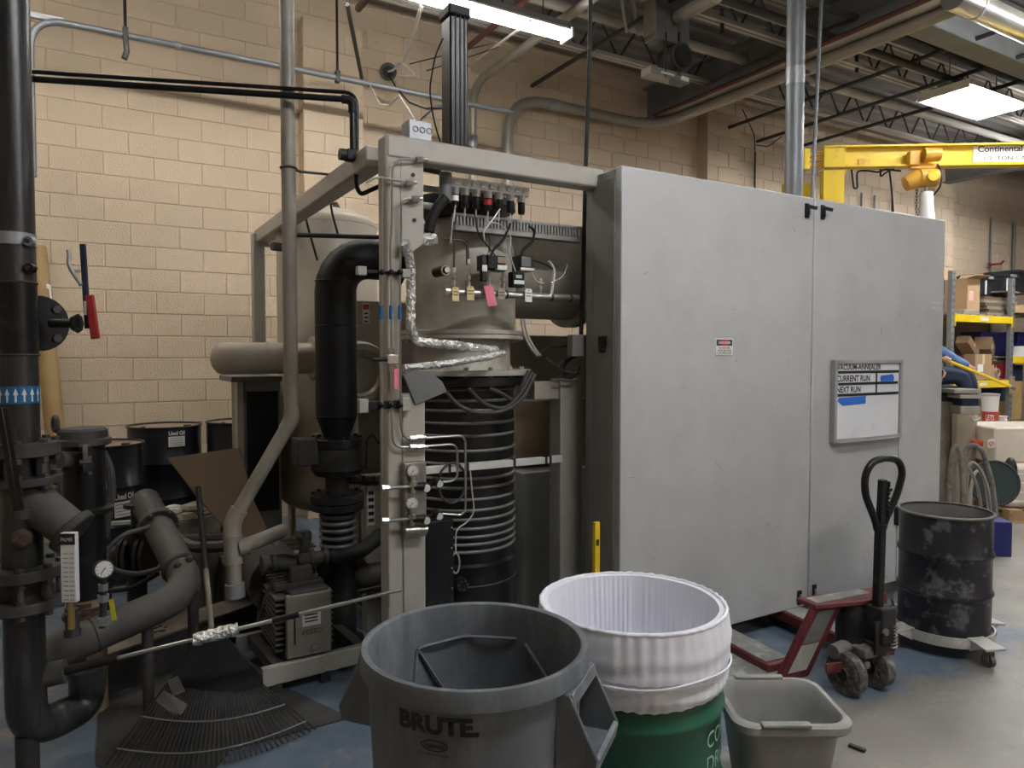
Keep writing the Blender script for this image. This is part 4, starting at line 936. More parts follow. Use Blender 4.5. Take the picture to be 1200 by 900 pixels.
wv = thing('wafer_valve', 'rusty round wafer valve lying behind the gauge', 'valve', at(105, 720, t=3.2))
for i in range(3): MB().cyl(at(98, 722+i*1, t=3.25)+UP*(i*.03), at(98, 722+i, t=3.25)+UP*(i*.03+.02), .085-.01*i, n=24).build('disc', 'iron_rust', wv)
MB().cyl(at(98, 724, t=3.25), V((at(98, 724, t=3.25).x, at(98, 724, t=3.25).y, 0)), .06, n=16).build('body', 'iron_dusty', wv)
# dark valves and hoses between filter and elbow
vb = thing('valve_cluster', 'dark flanged control valve low between filter and elbow pipe', 'valve', at(155, 650, t=3.9))
MB().cyl(at(95, 652, t=3.9), at(178, 649, t=3.93), .05, n=16).build('run_pipe', 'iron_dusty', vb)
for px in (146, 153, 166, 173): MB().cyl(at(px, 650, t=3.9), at(px+4, 650, t=3.9), .11, n=20).build('flange', 'black_dusty', vb)
MB().lathe([(.06, 0), (.075, .07), (.05, .13), (.025, .14), (.025, .25), (.06, .26), (.06, .28), (0, .28)], at(160, 650, t=3.9), n=18).build('bonnet', 'black_dusty', vb)
MB().cyl(V((*at(160, 650, t=3.9).to_tuple()[:2], 0)), at(160, 650, t=3.9), .05, n=12).build('stand', 'black_dusty', vb)
cable('cable', 'grey cable sagging in front of the dark control valve', [at(176, 617, t=3.6), at(140, 628, t=3.5), at(121, 650, t=3.45), at(132, 668, t=3.45), at(160, 674, t=3.45), at(195, 664, t=3.5)], .012, 'iron_dusty', bend=.1)
cable('cable', 'second grey cable under the first between valve and elbow', [at(125, 693, t=3.6), at(155, 690, t=3.6), at(185, 672, t=3.6)], .012, 'rubber', bend=.1)
sf = thing('steel_stand', 'low stand with a pale steel edge in front of the near oil drum', 'stand', V((*at(140, 612, t=4.2).to_tuple()[:2], 0)))
MB().bar(at(122, 614, t=4.2), at(163, 611, t=4.2), .03, .02).build('edge_bar', 'steel_pale', sf)
for px in (126, 159): q = at(px, 613, t=4.2); MB().cyl((q.x, q.y, 0), q, .014, n=8).build('leg', 'steel_dark', sf)
cable('branch_pipe', 'thin dusty pipe branch rising behind the push broom handle', [at(196, 622, t=3.9), at(222, 642, t=3.7), at(268, 640, t=3.6)], .03, 'pipe_dusty', 'pipe', bend=.1)
cable('conduit_stub', 'dark pipe lying level behind the dusty branch', [at(215, 632, t=4.2), at(265, 630, t=4.1)], .03, 'iron_dusty', 'pipe')
# ---- oil drums
def drum(name, label, c, R, H, body, lid, group=None, open_=False, n=44, inside='iron_dusty'):
    c = V(c); t = thing(name, label, 'drum', c, group=group)
    pr = [(R-.012, 0), (R-.004, .0), (R-.004, .012), (R-.012, .014), (R-.012, H*.31)]
    for h in (.34, .66): pr += [(R-.012, H*h-.02), (R-.003, H*h-.008), (R-.001, H*h), (R-.003, H*h+.008), (R-.012, H*h+.02)]
    pr += [(R-.012, H-.016)]
    if open_: pr += [(R-.012, H), (R-.016, H), (R-.016, .02), (0, .018)]
    MB().lathe(pr, c, n=n).build('body', body, t)
    MB().ring(c+V((0, 0, H-.006)), UP, R-.008, .008, n=n, m=8).build('chime', body if not open_ else inside, t)
    if not open_:
        l = MB().lathe([(R-.01, H-.012), (R-.03, H-.016), (0, H-.012)], c, n=n).build('lid', lid, t)
        for dx, r in ((.7, .03), (-.7, .016)): MB().cyl(c+V((dx*R*.8, -.3*R, H-.016)), c+V((dx*R*.8, -.3*R, H-.001)), r, n=14).build('bung', 'iron_dusty', l)
    return t
mat('lid_dust', (.28, .215, .15), .7, var=.2)
def oil_label(dr, c, R, H, deg, zc, w_, h_):
    """printed paper label wrapped on a drum, deg measured from the direction to the viewer"""
    base = atan2(CAM.y-c.y, CAM.x-c.x)+radians(deg)
    def mp_(e): 
        def f(a, b): 
            th = base-w_/2/R+a/R; return V((c.x+(R+e)*cos(th), c.y+(R+e)*sin(th), zc-h_/2+b))
        return f
    f = mp_(-.009); pl = MB().grid(lambda u, v: f(u*w_, v*h_), 8, 2).build('label', 'print_black', dr)
    f2 = mp_(-.0075); MB().grid(lambda u, v: f2(w_*.06+u*w_*.88, h_*.08+v*h_*.55), 8, 2).build('label_form', 'white', pl)
    f3 = mp_(-.006)
    for k in range(4): MB().grid(lambda u, v: f3(w_*.12+u*w_*.7, h_*(.16+.12*k)+v*h_*.02), 6, 2).build('form_line', 'print_black', pl)
    text('Used Oil', None, None, None, w_*.84, h_*.22, 'white', pl, bold=.02, mapf=lambda a, b: f3(w_*.08+a, h_*.7+b))
DR = .292
for i, (px, py, t_, lab) in enumerate(((117, 519, 5.2, 'near black used oil drum with a tilted label and tan dusty lid'), (193, 497.5, 6.0, 'black used oil drum with paper label standing against the block wall'), (284, 492.5, 6.1, 'black oil drum half hidden behind the dark cabinet post'))):
    p = at(px, py, t=t_); H = .88; z0 = p.z-H
    sp = thing('spill_pallet', ['dark spill pallet under the near oil drum', 'dark spill pallet under the wall oil drum', 'dark spill pallet under the half hidden drum'][i], 'pallet', (p.x, p.y, 0))
    MB().bx(p.x-.26, p.x+.26, p.y-.26, p.y+.26, z0-.03, z0).build('deck', 'black_matte', sp, smooth=False)
    for a_, b_ in ((-1, -1), (-1, 1), (1, -1), (1, 1)): MB().bx(p.x+a_*.2-.05, p.x+a_*.2+.05, p.y+b_*.2-.05, p.y+b_*.2+.05, 0, z0-.03).build('foot', 'black_matte', sp, smooth=False)
    d_ = drum('oil_drum', lab, (p.x, p.y, z0), DR, H, 'drum_black', 'lid_dust')
    if i == 0: oil_label(d_, p, DR, H, 31, at(138, 596, t=4.95).z, .17, .2)
    if i == 1: oil_label(d_, p, DR, H, 18, at(210, 515, t=5.75).z, .15, .15)
# trash bucket
bk = thing('trash_bucket', 'off-white bucket heaped with crumpled paper behind the elbow pipe', 'bucket', V((*at(222, 640, t=4.5).to_tuple()[:2], 0)))
c = bk.location; bz = at(222, 600, t=4.5).z
MB().lathe([(0, .0), (.15, 0), (.19, bz), (.2, bz), (.2, bz-.03), (.18, bz-.03)], c, n=30).build('pail', 'frame_beige', bk)
random.seed(3)
for k in range(14):
    a_ = random.uniform(0, 6.28); r_ = random.uniform(0, .12)
    MB().ball(c+V((r_*cos(a_), r_*sin(a_), bz+random.uniform(-.03, .035))), .06, 6, 4, (1, .8, .5)).build('crumpled_paper', 'beige_cloth' if k % 3 else 'white', bk, smooth=False)
# cardboard sheet
cs = thing('cardboard_sheet', 'dark brown cardboard sheet leaning behind the plastic pipe', 'cardboard', at(290, 640, t=4.3))
q = [at(196, 537, t=4.25), at(280, 525, t=4.3), at(298, 590, t=4.1), at(326, 650, t=3.95), at(302, 652, t=3.94), at(265, 622, t=4.02), at(228, 580, t=4.14)]
MB().prism(q, FWD*.012).build('sheet', 'cardboard_dark', cs, smooth=False)
# ---- grey plastic drain pipe
pv = thing('plastic_pipe', 'long grey plastic pipe dropping from the roof to the vacuum pump', 'pipe', at(272, 700, t=3.4))
T0, T1, T2, T3 = at(341, -120, t=3.55), at(341.5, 492, t=3.5), at(272, 612, t=3.45), at(275, 692, t=3.42)
T0 = V((T1.x, T1.y, ZC))
MB().tube([T0, T1, T2, T3], .034, n=18, bend=.05).build('pipe', 'pvc_grey', pv)
MB().tube([T2+(T1-T2).normalized()*.07, T2, T2+(T3-T2).normalized()*.2], .042, n=18, bend=.05).build('elbow', 'pvc_grey', pv)
MB().tube([T1+UP*.05, T1, T1+(T2-T1).normalized()*.06], .037, n=18, bend=.04).build('elbow', 'pvc_grey', pv)
for y in (632, 655): MB().cyl(at(273, y+4, t=3.44), at(273, y-4, t=3.44), .045, n=18).build('collar', 'pvc_grey', pv)
MB().tube([at(274, 643, t=3.44), at(300, 635, t=3.5), at(331, 622, t=3.7)], .036, n=16, bend=.05).build('tee_branch', 'pvc_grey', pv)
MB().cyl(at(280, 642, t=3.44), at(292, 639, t=3.46), .043, n=16).build('collar', 'pvc_grey', pv)
MB().cyl(at(276, 700, t=3.42), at(275, 684, t=3.42), .045, n=14).build('threaded_nut', 'galvanized', pv)
a = at(441, 205, t=3.6)
cable('tie_rod', 'thin rod tying the plastic pipe to the frame beam', [at(345, 199, t=3.5), at(352, 201, t=3.52), at(393, 205, Y=3.9)], .007, 'steel_dark', 'rod')
MB().ring(T1+UP*(at(341, 200, t=3.5).z-T1.z), UP, .036, .006, n=18, m=6).build('pipe_clamp', 'steel_dark', pv)
# ---- vacuum pump
PX0, PX1, PY, PZ0, PZ1 = .79, 1.0, 3.5, .16, .47
vp = thing('vacuum_pump', 'dusty grey finned rotary vacuum pump with a handwritten front plate', 'pump', (PX0, PY, PZ0))
MB().bx(PX0+.02, PX1, PY+.01, PY+.62, PZ0, PZ1).build('housing', 'iron_dusty', vp, bev=.01)
MB().bx(PX0, PX1+.01, PY, PY+.04, PZ0-.01, PZ1-.01).build('front_plate', 'pvc_grey', vp, bev=.008)
for k in range(10):
    z = PZ0+.02+k*.028; MB().bx(PX0-.045, PX0+.03, PY+.04, PY+.5, z, z+.011).build('fin', 'pipe_dusty', vp, bev=.003)
for k in range(10):
    z = PZ0+.02+k*.028; MB().bx(PX1-.02, PX1+.03, PY+.04, PY+.4, z, z+.011).build('fin', 'pipe_dusty', vp, bev=.003)
for k in range(5): MB().bx(PX0-.03, PX1, PY+.1+k*.05, PY+.115+k*.05, PZ1-.01, PZ1+.02).build('top_fin', 'pipe_dusty', vp, bev=.003)
MB().cyl((PX0+.05, PY+.35, PZ1-.05), (PX0+.05, PY+.95, PZ1-.05), .16, n=24).build('motor', 'iron_dusty', vp)
MB().bx(PX0+.05, PX0+.16, PY+.12, PY+.3, PZ1, PZ1+.09).build('inlet_block', 'pipe_dusty', vp, bev=.008)
MB().cyl((PX0+.1, PY+.2, PZ1+.08), (PX0-.06, PY+.25, PZ1+.1), .035, n=14).cyl((PX0+.1, PY+.2, PZ1+.1), (PX0+.27, PY+.22, PZ1+.1), .035, n=14).build('manifold', 'iron_dusty', vp)
for x in (PX0-.07, PX0-.02, PX0+.17, PX0+.24): MB().cyl((x, PY+.22, PZ1+.1), (x+.02, PY+.22, PZ1+.1), .05, n=16).build('clamp_ring', 'iron_dusty', vp)
MB().cyl((PX0+.13, PY+.02, PZ0+.035), (PX0+.13, PY-.012, PZ0+.035), .014, n=12).build('drain_plug', 'galvanized', vp)
MB().bx(PX0+.035, PX0+.042, PY-.004, PY+.002, PZ0+.06, PZ1-.11).build('oil_sight', 'print_black', vp, smooth=False)
nb = MB().bx(PX0+.075, PX0+.165, PY-.003, PY+.001, PZ0+.14, PZ1-.1).build('name_plate', 'gauge_face', vp, smooth=False)
for k in range(3): MB().bx(PX0+.085, PX0+.15, PY-.005, PY-.002, PZ1-.118-.016*k, PZ1-.112-.016*k).build('plate_text', 'print_black', nb, smooth=False)
text('KEZZO -', (PX0+.075, PY-.003, PZ0+.1), XA, UP, .11, .022, 'print_black', vp)
MB().tube([(PX0+.27, PY+.22, PZ1+.1), at(395, 656, Y=PY+.2), at(420, 648, Y=PY+.22), at(448, 626, Y=PY+.26)], .042, n=16, bend=.12).build('suction_hose', 'rubber', vp)
MB().cyl(at(357, 648, Y=PY+.3), at(357, 622, Y=PY+.3), .03, n=12).build('exhaust_stub', 'iron_dusty', vp)
MB().cyl(at(347, 628, Y=PY+.3), at(364, 628, Y=PY+.3), .025, n=10).build('exhaust_tee', 'iron_dusty', vp)
cable('wire', 'black wire hanging over the pump fins', [at(325, 672, Y=PY-.02), at(312, 695, Y=PY-.05), at(306, 715, Y=PY-.07), at(301, 728, Y=PY-.06)], .006, 'rubber', 'wire')
# pump skid
a, b = at(308, 785, Z=.14), at(448, 751, Z=.14); dxy = (b-a).normalized(); nn = V((-dxy.y, dxy.x, 0))
sk = thing('pump_skid', 'beige steel channel skid beneath the vacuum pump', 'skid', (a.x, a.y, 0))
MB().bar(a-UP*.045+nn*.02, b-UP*.045+nn*.02, .04, .09).build('front_channel', 'frame_beige', sk, bev=.004)
MB().bar(a-UP*.045+nn*.5, b-UP*.045+nn*.5, .04, .09).build('rear_channel', 'frame_beige', sk, bev=.004)
for s in (.08, .5): MB().bar(a+dxy*s-UP*.03+nn*.04, a+dxy*s-UP*.03+nn*.48, .05, .06).build('cross_channel', 'iron_dusty', sk, smooth=False)
for s in (.06, .3): MB().bx((a+dxy*s).x-.02, (a+dxy*s).x+.03, (a+dxy*s).y+.0, (a+dxy*s).y+.05, 0, .055).build('foot', 'steel_dark', sk, smooth=False)
MB().bx(PX0+.02, PX1-.02, PY+.02, PY+.6, .11, PZ0+.005).build('mount', 'steel_dark', sk, smooth=False)
# tan base beam and plate behind the rake
a, b = at(108, 775, Z=.2), at(306, 706, Z=.2); dxy = (b-a).normalized(); nn = V((-dxy.y, dxy.x, 0))
bb = thing('base_beam', 'dusty tan steel base beam lying behind the rake', 'beam', (a.x, a.y, 0))
MB().bar(a-UP*.1+nn*.09, b-UP*.1+nn*.09, .18, .2).build('beam', 'iron_dusty', bb, bev=.004)
MB().bar(a+UP*.004+nn*.09, b+UP*.004+nn*.09, .19, .012).build('top_flange', 'wood_grey', bb, bev=.002)
for k in range(10):
    q = a+dxy*(.35+random.uniform(-.08, .08))+nn*random.uniform(.03, .12)+UP*.012; MB().ball(q, .012, 6, 4, (1, .7, .4)).build('rust_flake', 'iron_rust', bb, smooth=False)
# low shelf with wooden slats behind the plastic pipe
pw = thing('wooden_pallet', 'pale wooden pallet lying behind the plastic pipe and pump', 'pallet', at(290, 680, Z=.1))
c = at(275, 668, t=4.4); c.z = 0
for k in range(6): MB().bx(c.x-.05, c.x+.55, c.y-.2+k*.13, c.y-.11+k*.13, .32, .345).build('slat', 'frame_beige', pw, smooth=False)
for k in range(3): MB().bx(c.x-.05+k*.26, c.x+.01+k*.26, c.y-.2, c.y+.55, 0, .32).build('stringer', 'wood_grey', pw, smooth=False)
# ---- foil wrapped pole
po = thing('long_pole', 'thin steel pole with a foil wrapping lying across the pump skid', 'pole', at(250, 745, t=3.0))
A, B = at(60, 790, t=2.75), at(470, 691, t=3.15)
MB().cyl(A, B, .0085, n=10).build('rod', 'stainless', po)
foil_mb([A+(B-A)*.375, A+(B-A)*.5], .025).build('foil_wrap', 'foil', po, smooth=False)
MB().cyl(A, A+(B-A)*.17, .017, n=10).build('rubber_grip', 'rubber', po)
MB().cyl(A+(B-A)*.6, A+(B-A)*.68, .013, n=10).build('joint_sleeve', 'black_paint', po)
MB().cyl(A-(B-A)*.05, A+(B-A)*.035, .045, n=16).build('tape_roll', 'pipe_dusty', po)
cable('dark_rod', 'dark rod crossing behind the right end of the pole', [at(420, 694, t=3.5), at(448, 688, t=3.5), at(500, 676, t=3.6)], .012, 'black_dusty', 'rod')
# ---- leaf rake
rk = thing('leaf_rake', 'black leaf rake standing head down with fanned tines', 'rake', at(250, 820, Z=0))
H0, H1 = at(232, 571, t=3.55), at(248, 738, t=3.2)
MB().cyl(H0, H1+(H1-H0)*.06, .0125, n=12).build('handle', 'wood_grey', rk)
MB().cyl(H0, H0+(H1-H0)*.6, .0135, n=12).build('handle_sleeve', 'black_matte', rk)
L0, L1, M_ = at(196, 800, t=3.07), at(308, 803, t=3.15), at(252, 815, t=3.08)
pl = [at(240, 735, t=3.2), at(254, 735, t=3.2), at(275, 756, t=3.18), at(306, 792, t=3.15), L1, at(280, 811, t=3.1), M_, at(218, 820, t=3.06), L0, at(222, 762, t=3.16)]
MB().prism(pl, FWD*.008).build('head_plate', 'black_matte', rk, bev=.002)
NT = 40
for k in range(NT):
    f = k/(NT-1); s = L0*(1-f)**2+M_*2*f*(1-f)+L1*f*f
    px = 124+(370-124)*f; py = 897-8*f+sin(pi*f)*14-34*f*f
    e_ = at(px, py, Z=.012)
    MB().bar(s+FWD*.004, e_, .0075, .003).build('tine', 'black_dusty', rk, smooth=False)
def tip(f, k): 
    s = L0*(1-f)**2+M_*2*f*(1-f)+L1*f*f; e_ = at(122+250*f, 897-8*f+sin(pi*f)*14-34*f*f, Z=.012); return s+(e_-s)*k-FWD*.004
MB().tube([tip(i/20, .42) for i in range(21)], .003, n=6).build('brace_wire', 'galvanized', rk)
MB().tube([tip(i/20, .8) for i in range(21)], .003, n=6).build('brace_wire', 'galvanized', rk)
dt = thing('duct_tape_scrap', 'torn grey duct tape scraps stuck at the rake corner', 'tape', at(205, 815, t=3.0))
MB().prism([at(196, 798, t=3.04), at(208, 792, t=3.05), at(217, 810, t=3.03), at(203, 816, t=3.02)], FWD*.002).build('scrap', 'duct_tape', dt, smooth=False)
MB().prism([at(182, 821, t=3.0), at(192, 809, t=3.0), at(220, 826, t=2.99), at(213, 837, t=2.98), at(205, 839, t=2.98)], FWD*.002).build('scrap', 'duct_tape', dt, smooth=False)
# dark floor plate under the rake
a = at(130, 800, Z=.008)
tag(MB().prism([at(112, 898, Z=.001), at(118, 790, Z=.001), at(300, 790, Z=.001), at(410, 842, Z=.001), at(270, 880, Z=.001), at(225, 935, Z=.001)], (0, 0, .006)).build('floor_mat', 'iron_dusty', smooth=False), 'dark worn floor mat under the leaf rake', 'mat')
# ================================================================ foreground containers
# ---- big grey round can
c = at(557, 749, t=1.95); RZ = c.z; RC = V((c.x, c.y, 0)); KS = .955
gc = thing('trash_can', 'large open grey plastic trash can with black lettering in the foreground', 'trash can', RC)
def body_r(z): return KS*(.262+(.303-.262)*min(1, max(0, z/(RZ-.05))))
prof = [(0, .0), (.25, 0), (.262, .012)]+[(body_r(z), z) for z in [i*(RZ-.06)/8 for i in range(1, 9)]]
prof += [(.312, RZ-.058), (.3225, RZ-.052), (.3225, RZ-.012), (.319, RZ-.002), (.31, RZ), (.3, RZ-.004), (.296, RZ-.03)]
prof += [(body_r(z)-.006, z) for z in [i*(RZ-.06)/8 for i in range(8, 0, -1)]]+[(.25, .02), (0, .03)]
prof = [(r_ if any(abs(r_-body_r(z_)+o_) < 1e-6 for o_ in (0, .006)) else r_*KS, z_) for r_, z_ in prof]
MB().lathe(prof, RC, n=72).build('shell', 'can_grey', gc)
# folded inner ribs
ang0 = atan2(FWD.y, FWD.x)
def inner(deg, z, off=.008): a_ = ang0-radians(deg); r_ = body_r(z)-off; return V((RC.x+r_*cos(a_), RC.y+r_*sin(a_), z))
MB().tube([inner(-52, RZ-.42), inner(-42, RZ-.11), inner(-10, RZ-.1), inner(24, RZ-.1)], .005, n=6, bend=.02).build('inner_rib', 'can_grey', gc)
MB().tube([inner(-42, RZ-.11), inner(-16, RZ-.32)], .005, n=6).build('inner_rib', 'can_grey', gc)
MB().tube([inner(30, RZ-.11), inner(52, RZ-.2), inner(66, RZ-.4)], .005, n=6, bend=.05).build('inner_rib', 'can_grey', gc)
def handle(deg):
    a_ = atan2(RIGHT.y, RIGHT.x)+radians(deg); e = V((cos(a_), sin(a_), 0)); s = V((-sin(a_), cos(a_), 0)); hw = .1
    def Q(r, z, k): return RC+e*r*KS+s*k+UP*z
    h = None; zt, zm, zb_ = RZ-.055, RZ-.205, RZ-.245
    ri = .275
    for k in (-1, 1):
        o = MB().prism([Q(ri, zt, k*hw-.005), Q(.315, zt, k*hw-.005), Q(.39, zm, k*hw-.005), Q(.382, zb_, k*hw-.005), Q(ri, zb_, k*hw-.005)], s*.01)
        p = o.build('handle_cheek', 'can_grey', gc, bev=.004)
        if h is None: h = p
    MB().prism([Q(ri, zb_, -hw), Q(.384, zb_, -hw), Q(.392, zm, -hw), Q(.378, zm+.006, -hw), Q(.367, zb_+.014, -hw), Q(ri, zb_+.014, -hw)], s*2*hw).build('handle_grip', 'can_grey', gc, bev=.004)
    MB().prism([Q(.3, zt+.0, -hw), Q(.322, zt, -hw), Q(.33, zt-.03, -hw), Q(.318, zt-.03, -hw)], s*2*hw).build('handle_top', 'can_grey', gc, bev=.003)
handle(-22); handle(158)
ca = atan2(CAM.y-RC.y, CAM.x-RC.x)
def wrap(deg, z0):
    def f(a, b):
        r_ = body_r(z0+b)+.0015; th = ca+radians(deg)+a/r_; return V((RC.x+r_*cos(th), RC.y+r_*sin(th), z0+b))
    return f
k1 = RZ-.118
text('BRUTE.', None, None, None, .205, .046, 'print_black', gc, bold=.05, mapf=wrap(-39, k1))
f = wrap(-27, k1-.047)
mb = MB(); n = 28
for i in range(n):
    a0, a1 = 2*pi*i/n, 2*pi*(i+1)/n
    mb.add([f(.035+.035*cos(a0), .02+.014*sin(a0)), f(.035+.035*cos(a1), .02+.014*sin(a1)), f(.035+.031*cos(a1), .02+.0115*sin(a1)), f(.035+.031*cos(a0), .02+.0115*sin(a0))], [(0, 1, 2, 3)])
mb.build('logo_oval', 'print_black', gc, smooth=False)
text('Rubbermaid', None, None, None, .052, .012, 'print_black', gc, bold=.01, mapf=lambda a, b: f(a+.009, b+.014))
text('Commercial Products', None, None, None, .075, .0075, 'print_black', gc, mapf=lambda a, b: f(a-.004, b-.005))
# ---- green drum with white liner
c = at(740.5, 707, t=2.37); GC = V((c.x, c.y, 0)); GH = c.z-.004
gd = drum('green_drum', 'green steel drum lined with a white cloth bag beside the grey can', GC, .3, GH-.014, 'green_paint', 'green_paint', open_=True)
ca2 = atan2(CAM.y-GC.y, CAM.x-GC.x)
def gm(deg, z0): return lambda a, b: V((GC.x+.2895*cos(ca2+radians(deg)+a/.2895), GC.y+.2895*sin(ca2+radians(deg)+a/.2895), z0+b))
text('COP', None, None, None, .13, .05, 'print_green', gd, mapf=gm(52, .43))
text('DRU', None, None, None, .13, .05, 'print_green', gd, mapf=gm(52, .355))
ln = thing('drum_liner', 'gathered white cloth liner folded over the green drum rim', 'liner', GC+V((0, 0, GH)))
random.seed(11)
fr_ = [(random.randint(17, 75), random.uniform(0, 6.28), random.uniform(.3, 1)) for _ in range(10)]
lo_ = [(random.randint(2, 7), random.uniform(0, 6.28), random.uniform(.4, 1)) for _ in range(4)]
def wr(th, sc): return sc*sum(a*sin(n_*th+p) for n_, p, a in fr_)/4
def lw(th): return sum(a*sin(n_*th+p) for n_, p, a in lo_)/3
def outer(u, v):
    th = 2*pi*u; h = GH+.012-v*(.23+.012*lw(th)+.003*wr(th, 1))
    k = .25+abs(v-.1)
    r = .303+.003*wr(th, 1)*(1-v)**2+.0012*wr(th*1+1, 1)+.012*sin(pi*min(1, v*1.1))*(1+.5*lw(th*1+v*2))+.004*sin(23*v+3*lw(th))*v
    if .62 < v < .68: r -= .006
    if v > .95: r -= .004
    return V((GC.x+r*cos(th), GC.y+r*sin(th), h))
MB().grid(outer, 420, 34, True).build('outer_skirt', 'cloth', ln)
def inner_(u, v):
    th = 2*pi*u; h = GH+.012-max(0, v-1/23)*.55
    r = .279-.008*v-.006*abs(wr(th, 1))*min(1, v*6)*(1-.5*v)-.014*max(0, lw(th))*min(1, v*2)-.03*v*v
    if v == 0: r = .302
    return V((GC.x+r*cos(th), GC.y+r*sin(th), h))
MB().grid(inner_, 420, 24, True).build('inner_bag', 'cloth', ln)
MB().grid(lambda u, v: V((GC.x+(.245*(1-v)+.0)*cos(2*pi*u), GC.y+(.245*(1-v))*sin(2*pi*u), GH-.52-.05*v+.012*sin(9*pi*u+4*v))), 60, 8, True).build('bag_bottom', 'cloth', ln)
MB().tube([V((GC.x+(.300+.002*wr(2*pi*i/360, 1))*cos(2*pi*i/360), GC.y+(.300+.002*wr(2*pi*i/360, 1))*sin(2*pi*i/360), GH+.013+.002*wr(2*pi*i/360+.4, 1))) for i in range(361)], .0065, n=8).build('gathered_hem', 'cloth', ln)
def seam(v0, dr):
    pts = []
    for i in range(161):
        th = 2*pi*i/160; r = .3185+.004*lw(th+v0*2); pts.append(V((GC.x+r*cos(th), GC.y+r*sin(th), GH+.012-v0*(.225+.018*lw(th))+.006*sin(3*th))))
    return pts
MB().tube(seam(.66, 0), .0035, n=6).build('elastic_seam', 'cloth', ln)
# ---- grey tub
tl, tr_, tn, tf, tz = .735, 1.135, 2.29, 2.66, .415
tu = thing('grey_tub', 'dusty grey plastic tub beside the green drum', 'tub', FWD*2.45+RIGHT*.9)
def tp(l, t, z): return V((0, 0, 0))+RIGHT*l+FWD*t+UP*z
def rr(inset, z, n=6, rad=.07):
    pts = []
    for cl, ct_, a0 in ((tr_-inset-rad, tf-inset-rad, 0), (tl+inset+rad, tf-inset-rad, 90), (tl+inset+rad, tn+inset+rad, 180), (tr_-inset-rad, tn+inset+rad, 270)):
        for k in range(n+1): a_ = radians(a0+90*k/n); pts.append(tp(cl+rad*cos(a_), ct_+rad*sin(a_), z))
    return pts
loops = [rr(.075, .0), rr(.03, tz-.045), rr(.008, tz-.04), rr(.0, tz-.03), rr(.0, tz-.008), rr(.008, tz), rr(.022, tz), rr(.028, tz-.008), rr(.034, tz-.05), rr(.08, .02)]
mb = MB(); n = len(loops[0]); vs2 = [p for l in loops for p in l]
mb.add(vs2, [(j*n+i, j*n+(i+1) % n, (j+1)*n+(i+1) % n, (j+1)*n+i) for j in range(len(loops)-1) for i in range(n)]+[tuple(range((len(loops)-1)*n, len(loops)*n)), tuple(range(n-1, -1, -1))])
mb.build('shell', 'tub_grey', tu)
MB().bar(tp(tl+.08, tn+.006, tz+.004), tp(tr_-.16, tn+.006, tz+.004), .03, .012).build('rim_ledge', 'tub_grey', tu, bev=.004)
MB().bar(tp(tr_-.3, tf-.012, tz+.004), tp(tr_-.12, tf-.012, tz+.004), .026, .012).build('rim_ledge', 'tub_grey', tu, bev=.004)
tag(MB().bx(*sum([[min(p, q), max(p, q)] for p, q in zip(at(840, 805, Z=.0), at(900, 778, Z=.05))], [])).build('wood_plank', 'wood', smooth=False), 'short wooden plank on the floor behind the green drum', 'plank')
a = at(862, 775, Z=.02)
tag(MB().prism([at(850, 795, Z=.07), at(858, 765, Z=.07), at(918, 790, Z=.07), at(912, 806, Z=.07)], (0, 0, .006)).build('steel_sheet', 'jack_plate', smooth=False), 'scuffed grey steel sheet lying on the plank', 'sheet')
tag(MB().bar(at(995, 873, Z=.006), at(1014, 880, Z=.006), .02, .012).build('metal_scrap', 'steel_dark', smooth=False), 'dark metal offcut on the floor right of the tub', 'scrap')
# ---- pallet jack (built in its own axes: x across, y toward the fork tips)
pj = thing('pallet_jack', 'worn dark red pallet jack with a black loop handle parked at the cabinet', 'pallet jack', (3.2, 2.13, 0), rz=radians(-6))
for s in (-1, 1):
    x = s*.31
    f_ = MB().prism([(x-.085, .17, .05), (x+.085, .17, .05), (x+.085, .17, .115), (x-.085, .17, .115)], (0, 1.05, 0)).build('fork', 'jack_red', pj, bev=.01)
    MB().bx(x-.07, x+.07, .2, .9, .113, .118).build('worn_top', 'jack_plate', f_, smooth=False)
    MB().cyl((x-.04, 1.02, .045), (x+.04, 1.02, .045), .04, n=18).build('load_roller', 'tyre', f_)
    # slanted head plate from the fork heel up to the pump head
    q = [(s*.415, .10, .05), (s*.2, .10, .05), (s*.05, .03, .425), (s*.25, .03, .425)]
    o = MB().prism(q if s < 0 else q[::-1], (0, .022, .006)).build('head_plate', 'jack_red', pj, bev=.006)
    if s < 0:
        a_, b_, c_, d_ = [V(p) for p in (q[0], q[1], q[2], q[3])]
        def on(u, v): return (a_*(1-u)+b_*u)*(1-v)+(d_*(1-u)+c_*u)*v+V((0, -.002, 0))
        MB().add([on(.22, .5), on(.78, .5), on(.78, .92), on(.22, .92)], [(0, 1, 2, 3)]).build('data_plate', 'shade_grey', o, smooth=False, solid=.002)
        MB().add([on(.22, .12), on(.78, .12), on(.78, .48), on(.22, .48)], [(0, 1, 2, 3)]).build('worn_sticker', 'dolly_grey', o, smooth=False, solid=.002)
    MB().cyl((x-.02, .13, .07), (x+.02, .13, .07), .03, n=14).build('heel_pin', 'jack_red', pj)
MB().prism([(-.25, .02, .415), (.13, -.05, .415), (.25, .1, .415), (-.25, .14, .415)], (0, 0, .022)).build('head_top', 'jack_red', pj, bev=.004)
MB().bx(-.22, .14, .035, .11, .437, .439).build('top_wear', 'jack_plate', pj, smooth=False)
MB().cyl((.02, .05, .2), (.02, .05, .42), .07, n=22).build('pump_body', 'black_dusty', pj)
MB().cyl((-.13, .02, .19), (-.02, .03, .2), .035, n=16).build('lift_tube', 'wheel_grey', pj)
MB().bx(-.03, .08, -.08, .06, .17, .22).build('pump_base', 'wheel_grey', pj, bev=.008)
MB().bx(.03, .13, -.12, -.0, .24, .42).build('pivot_block', 'black_dusty', pj, bev=.01)
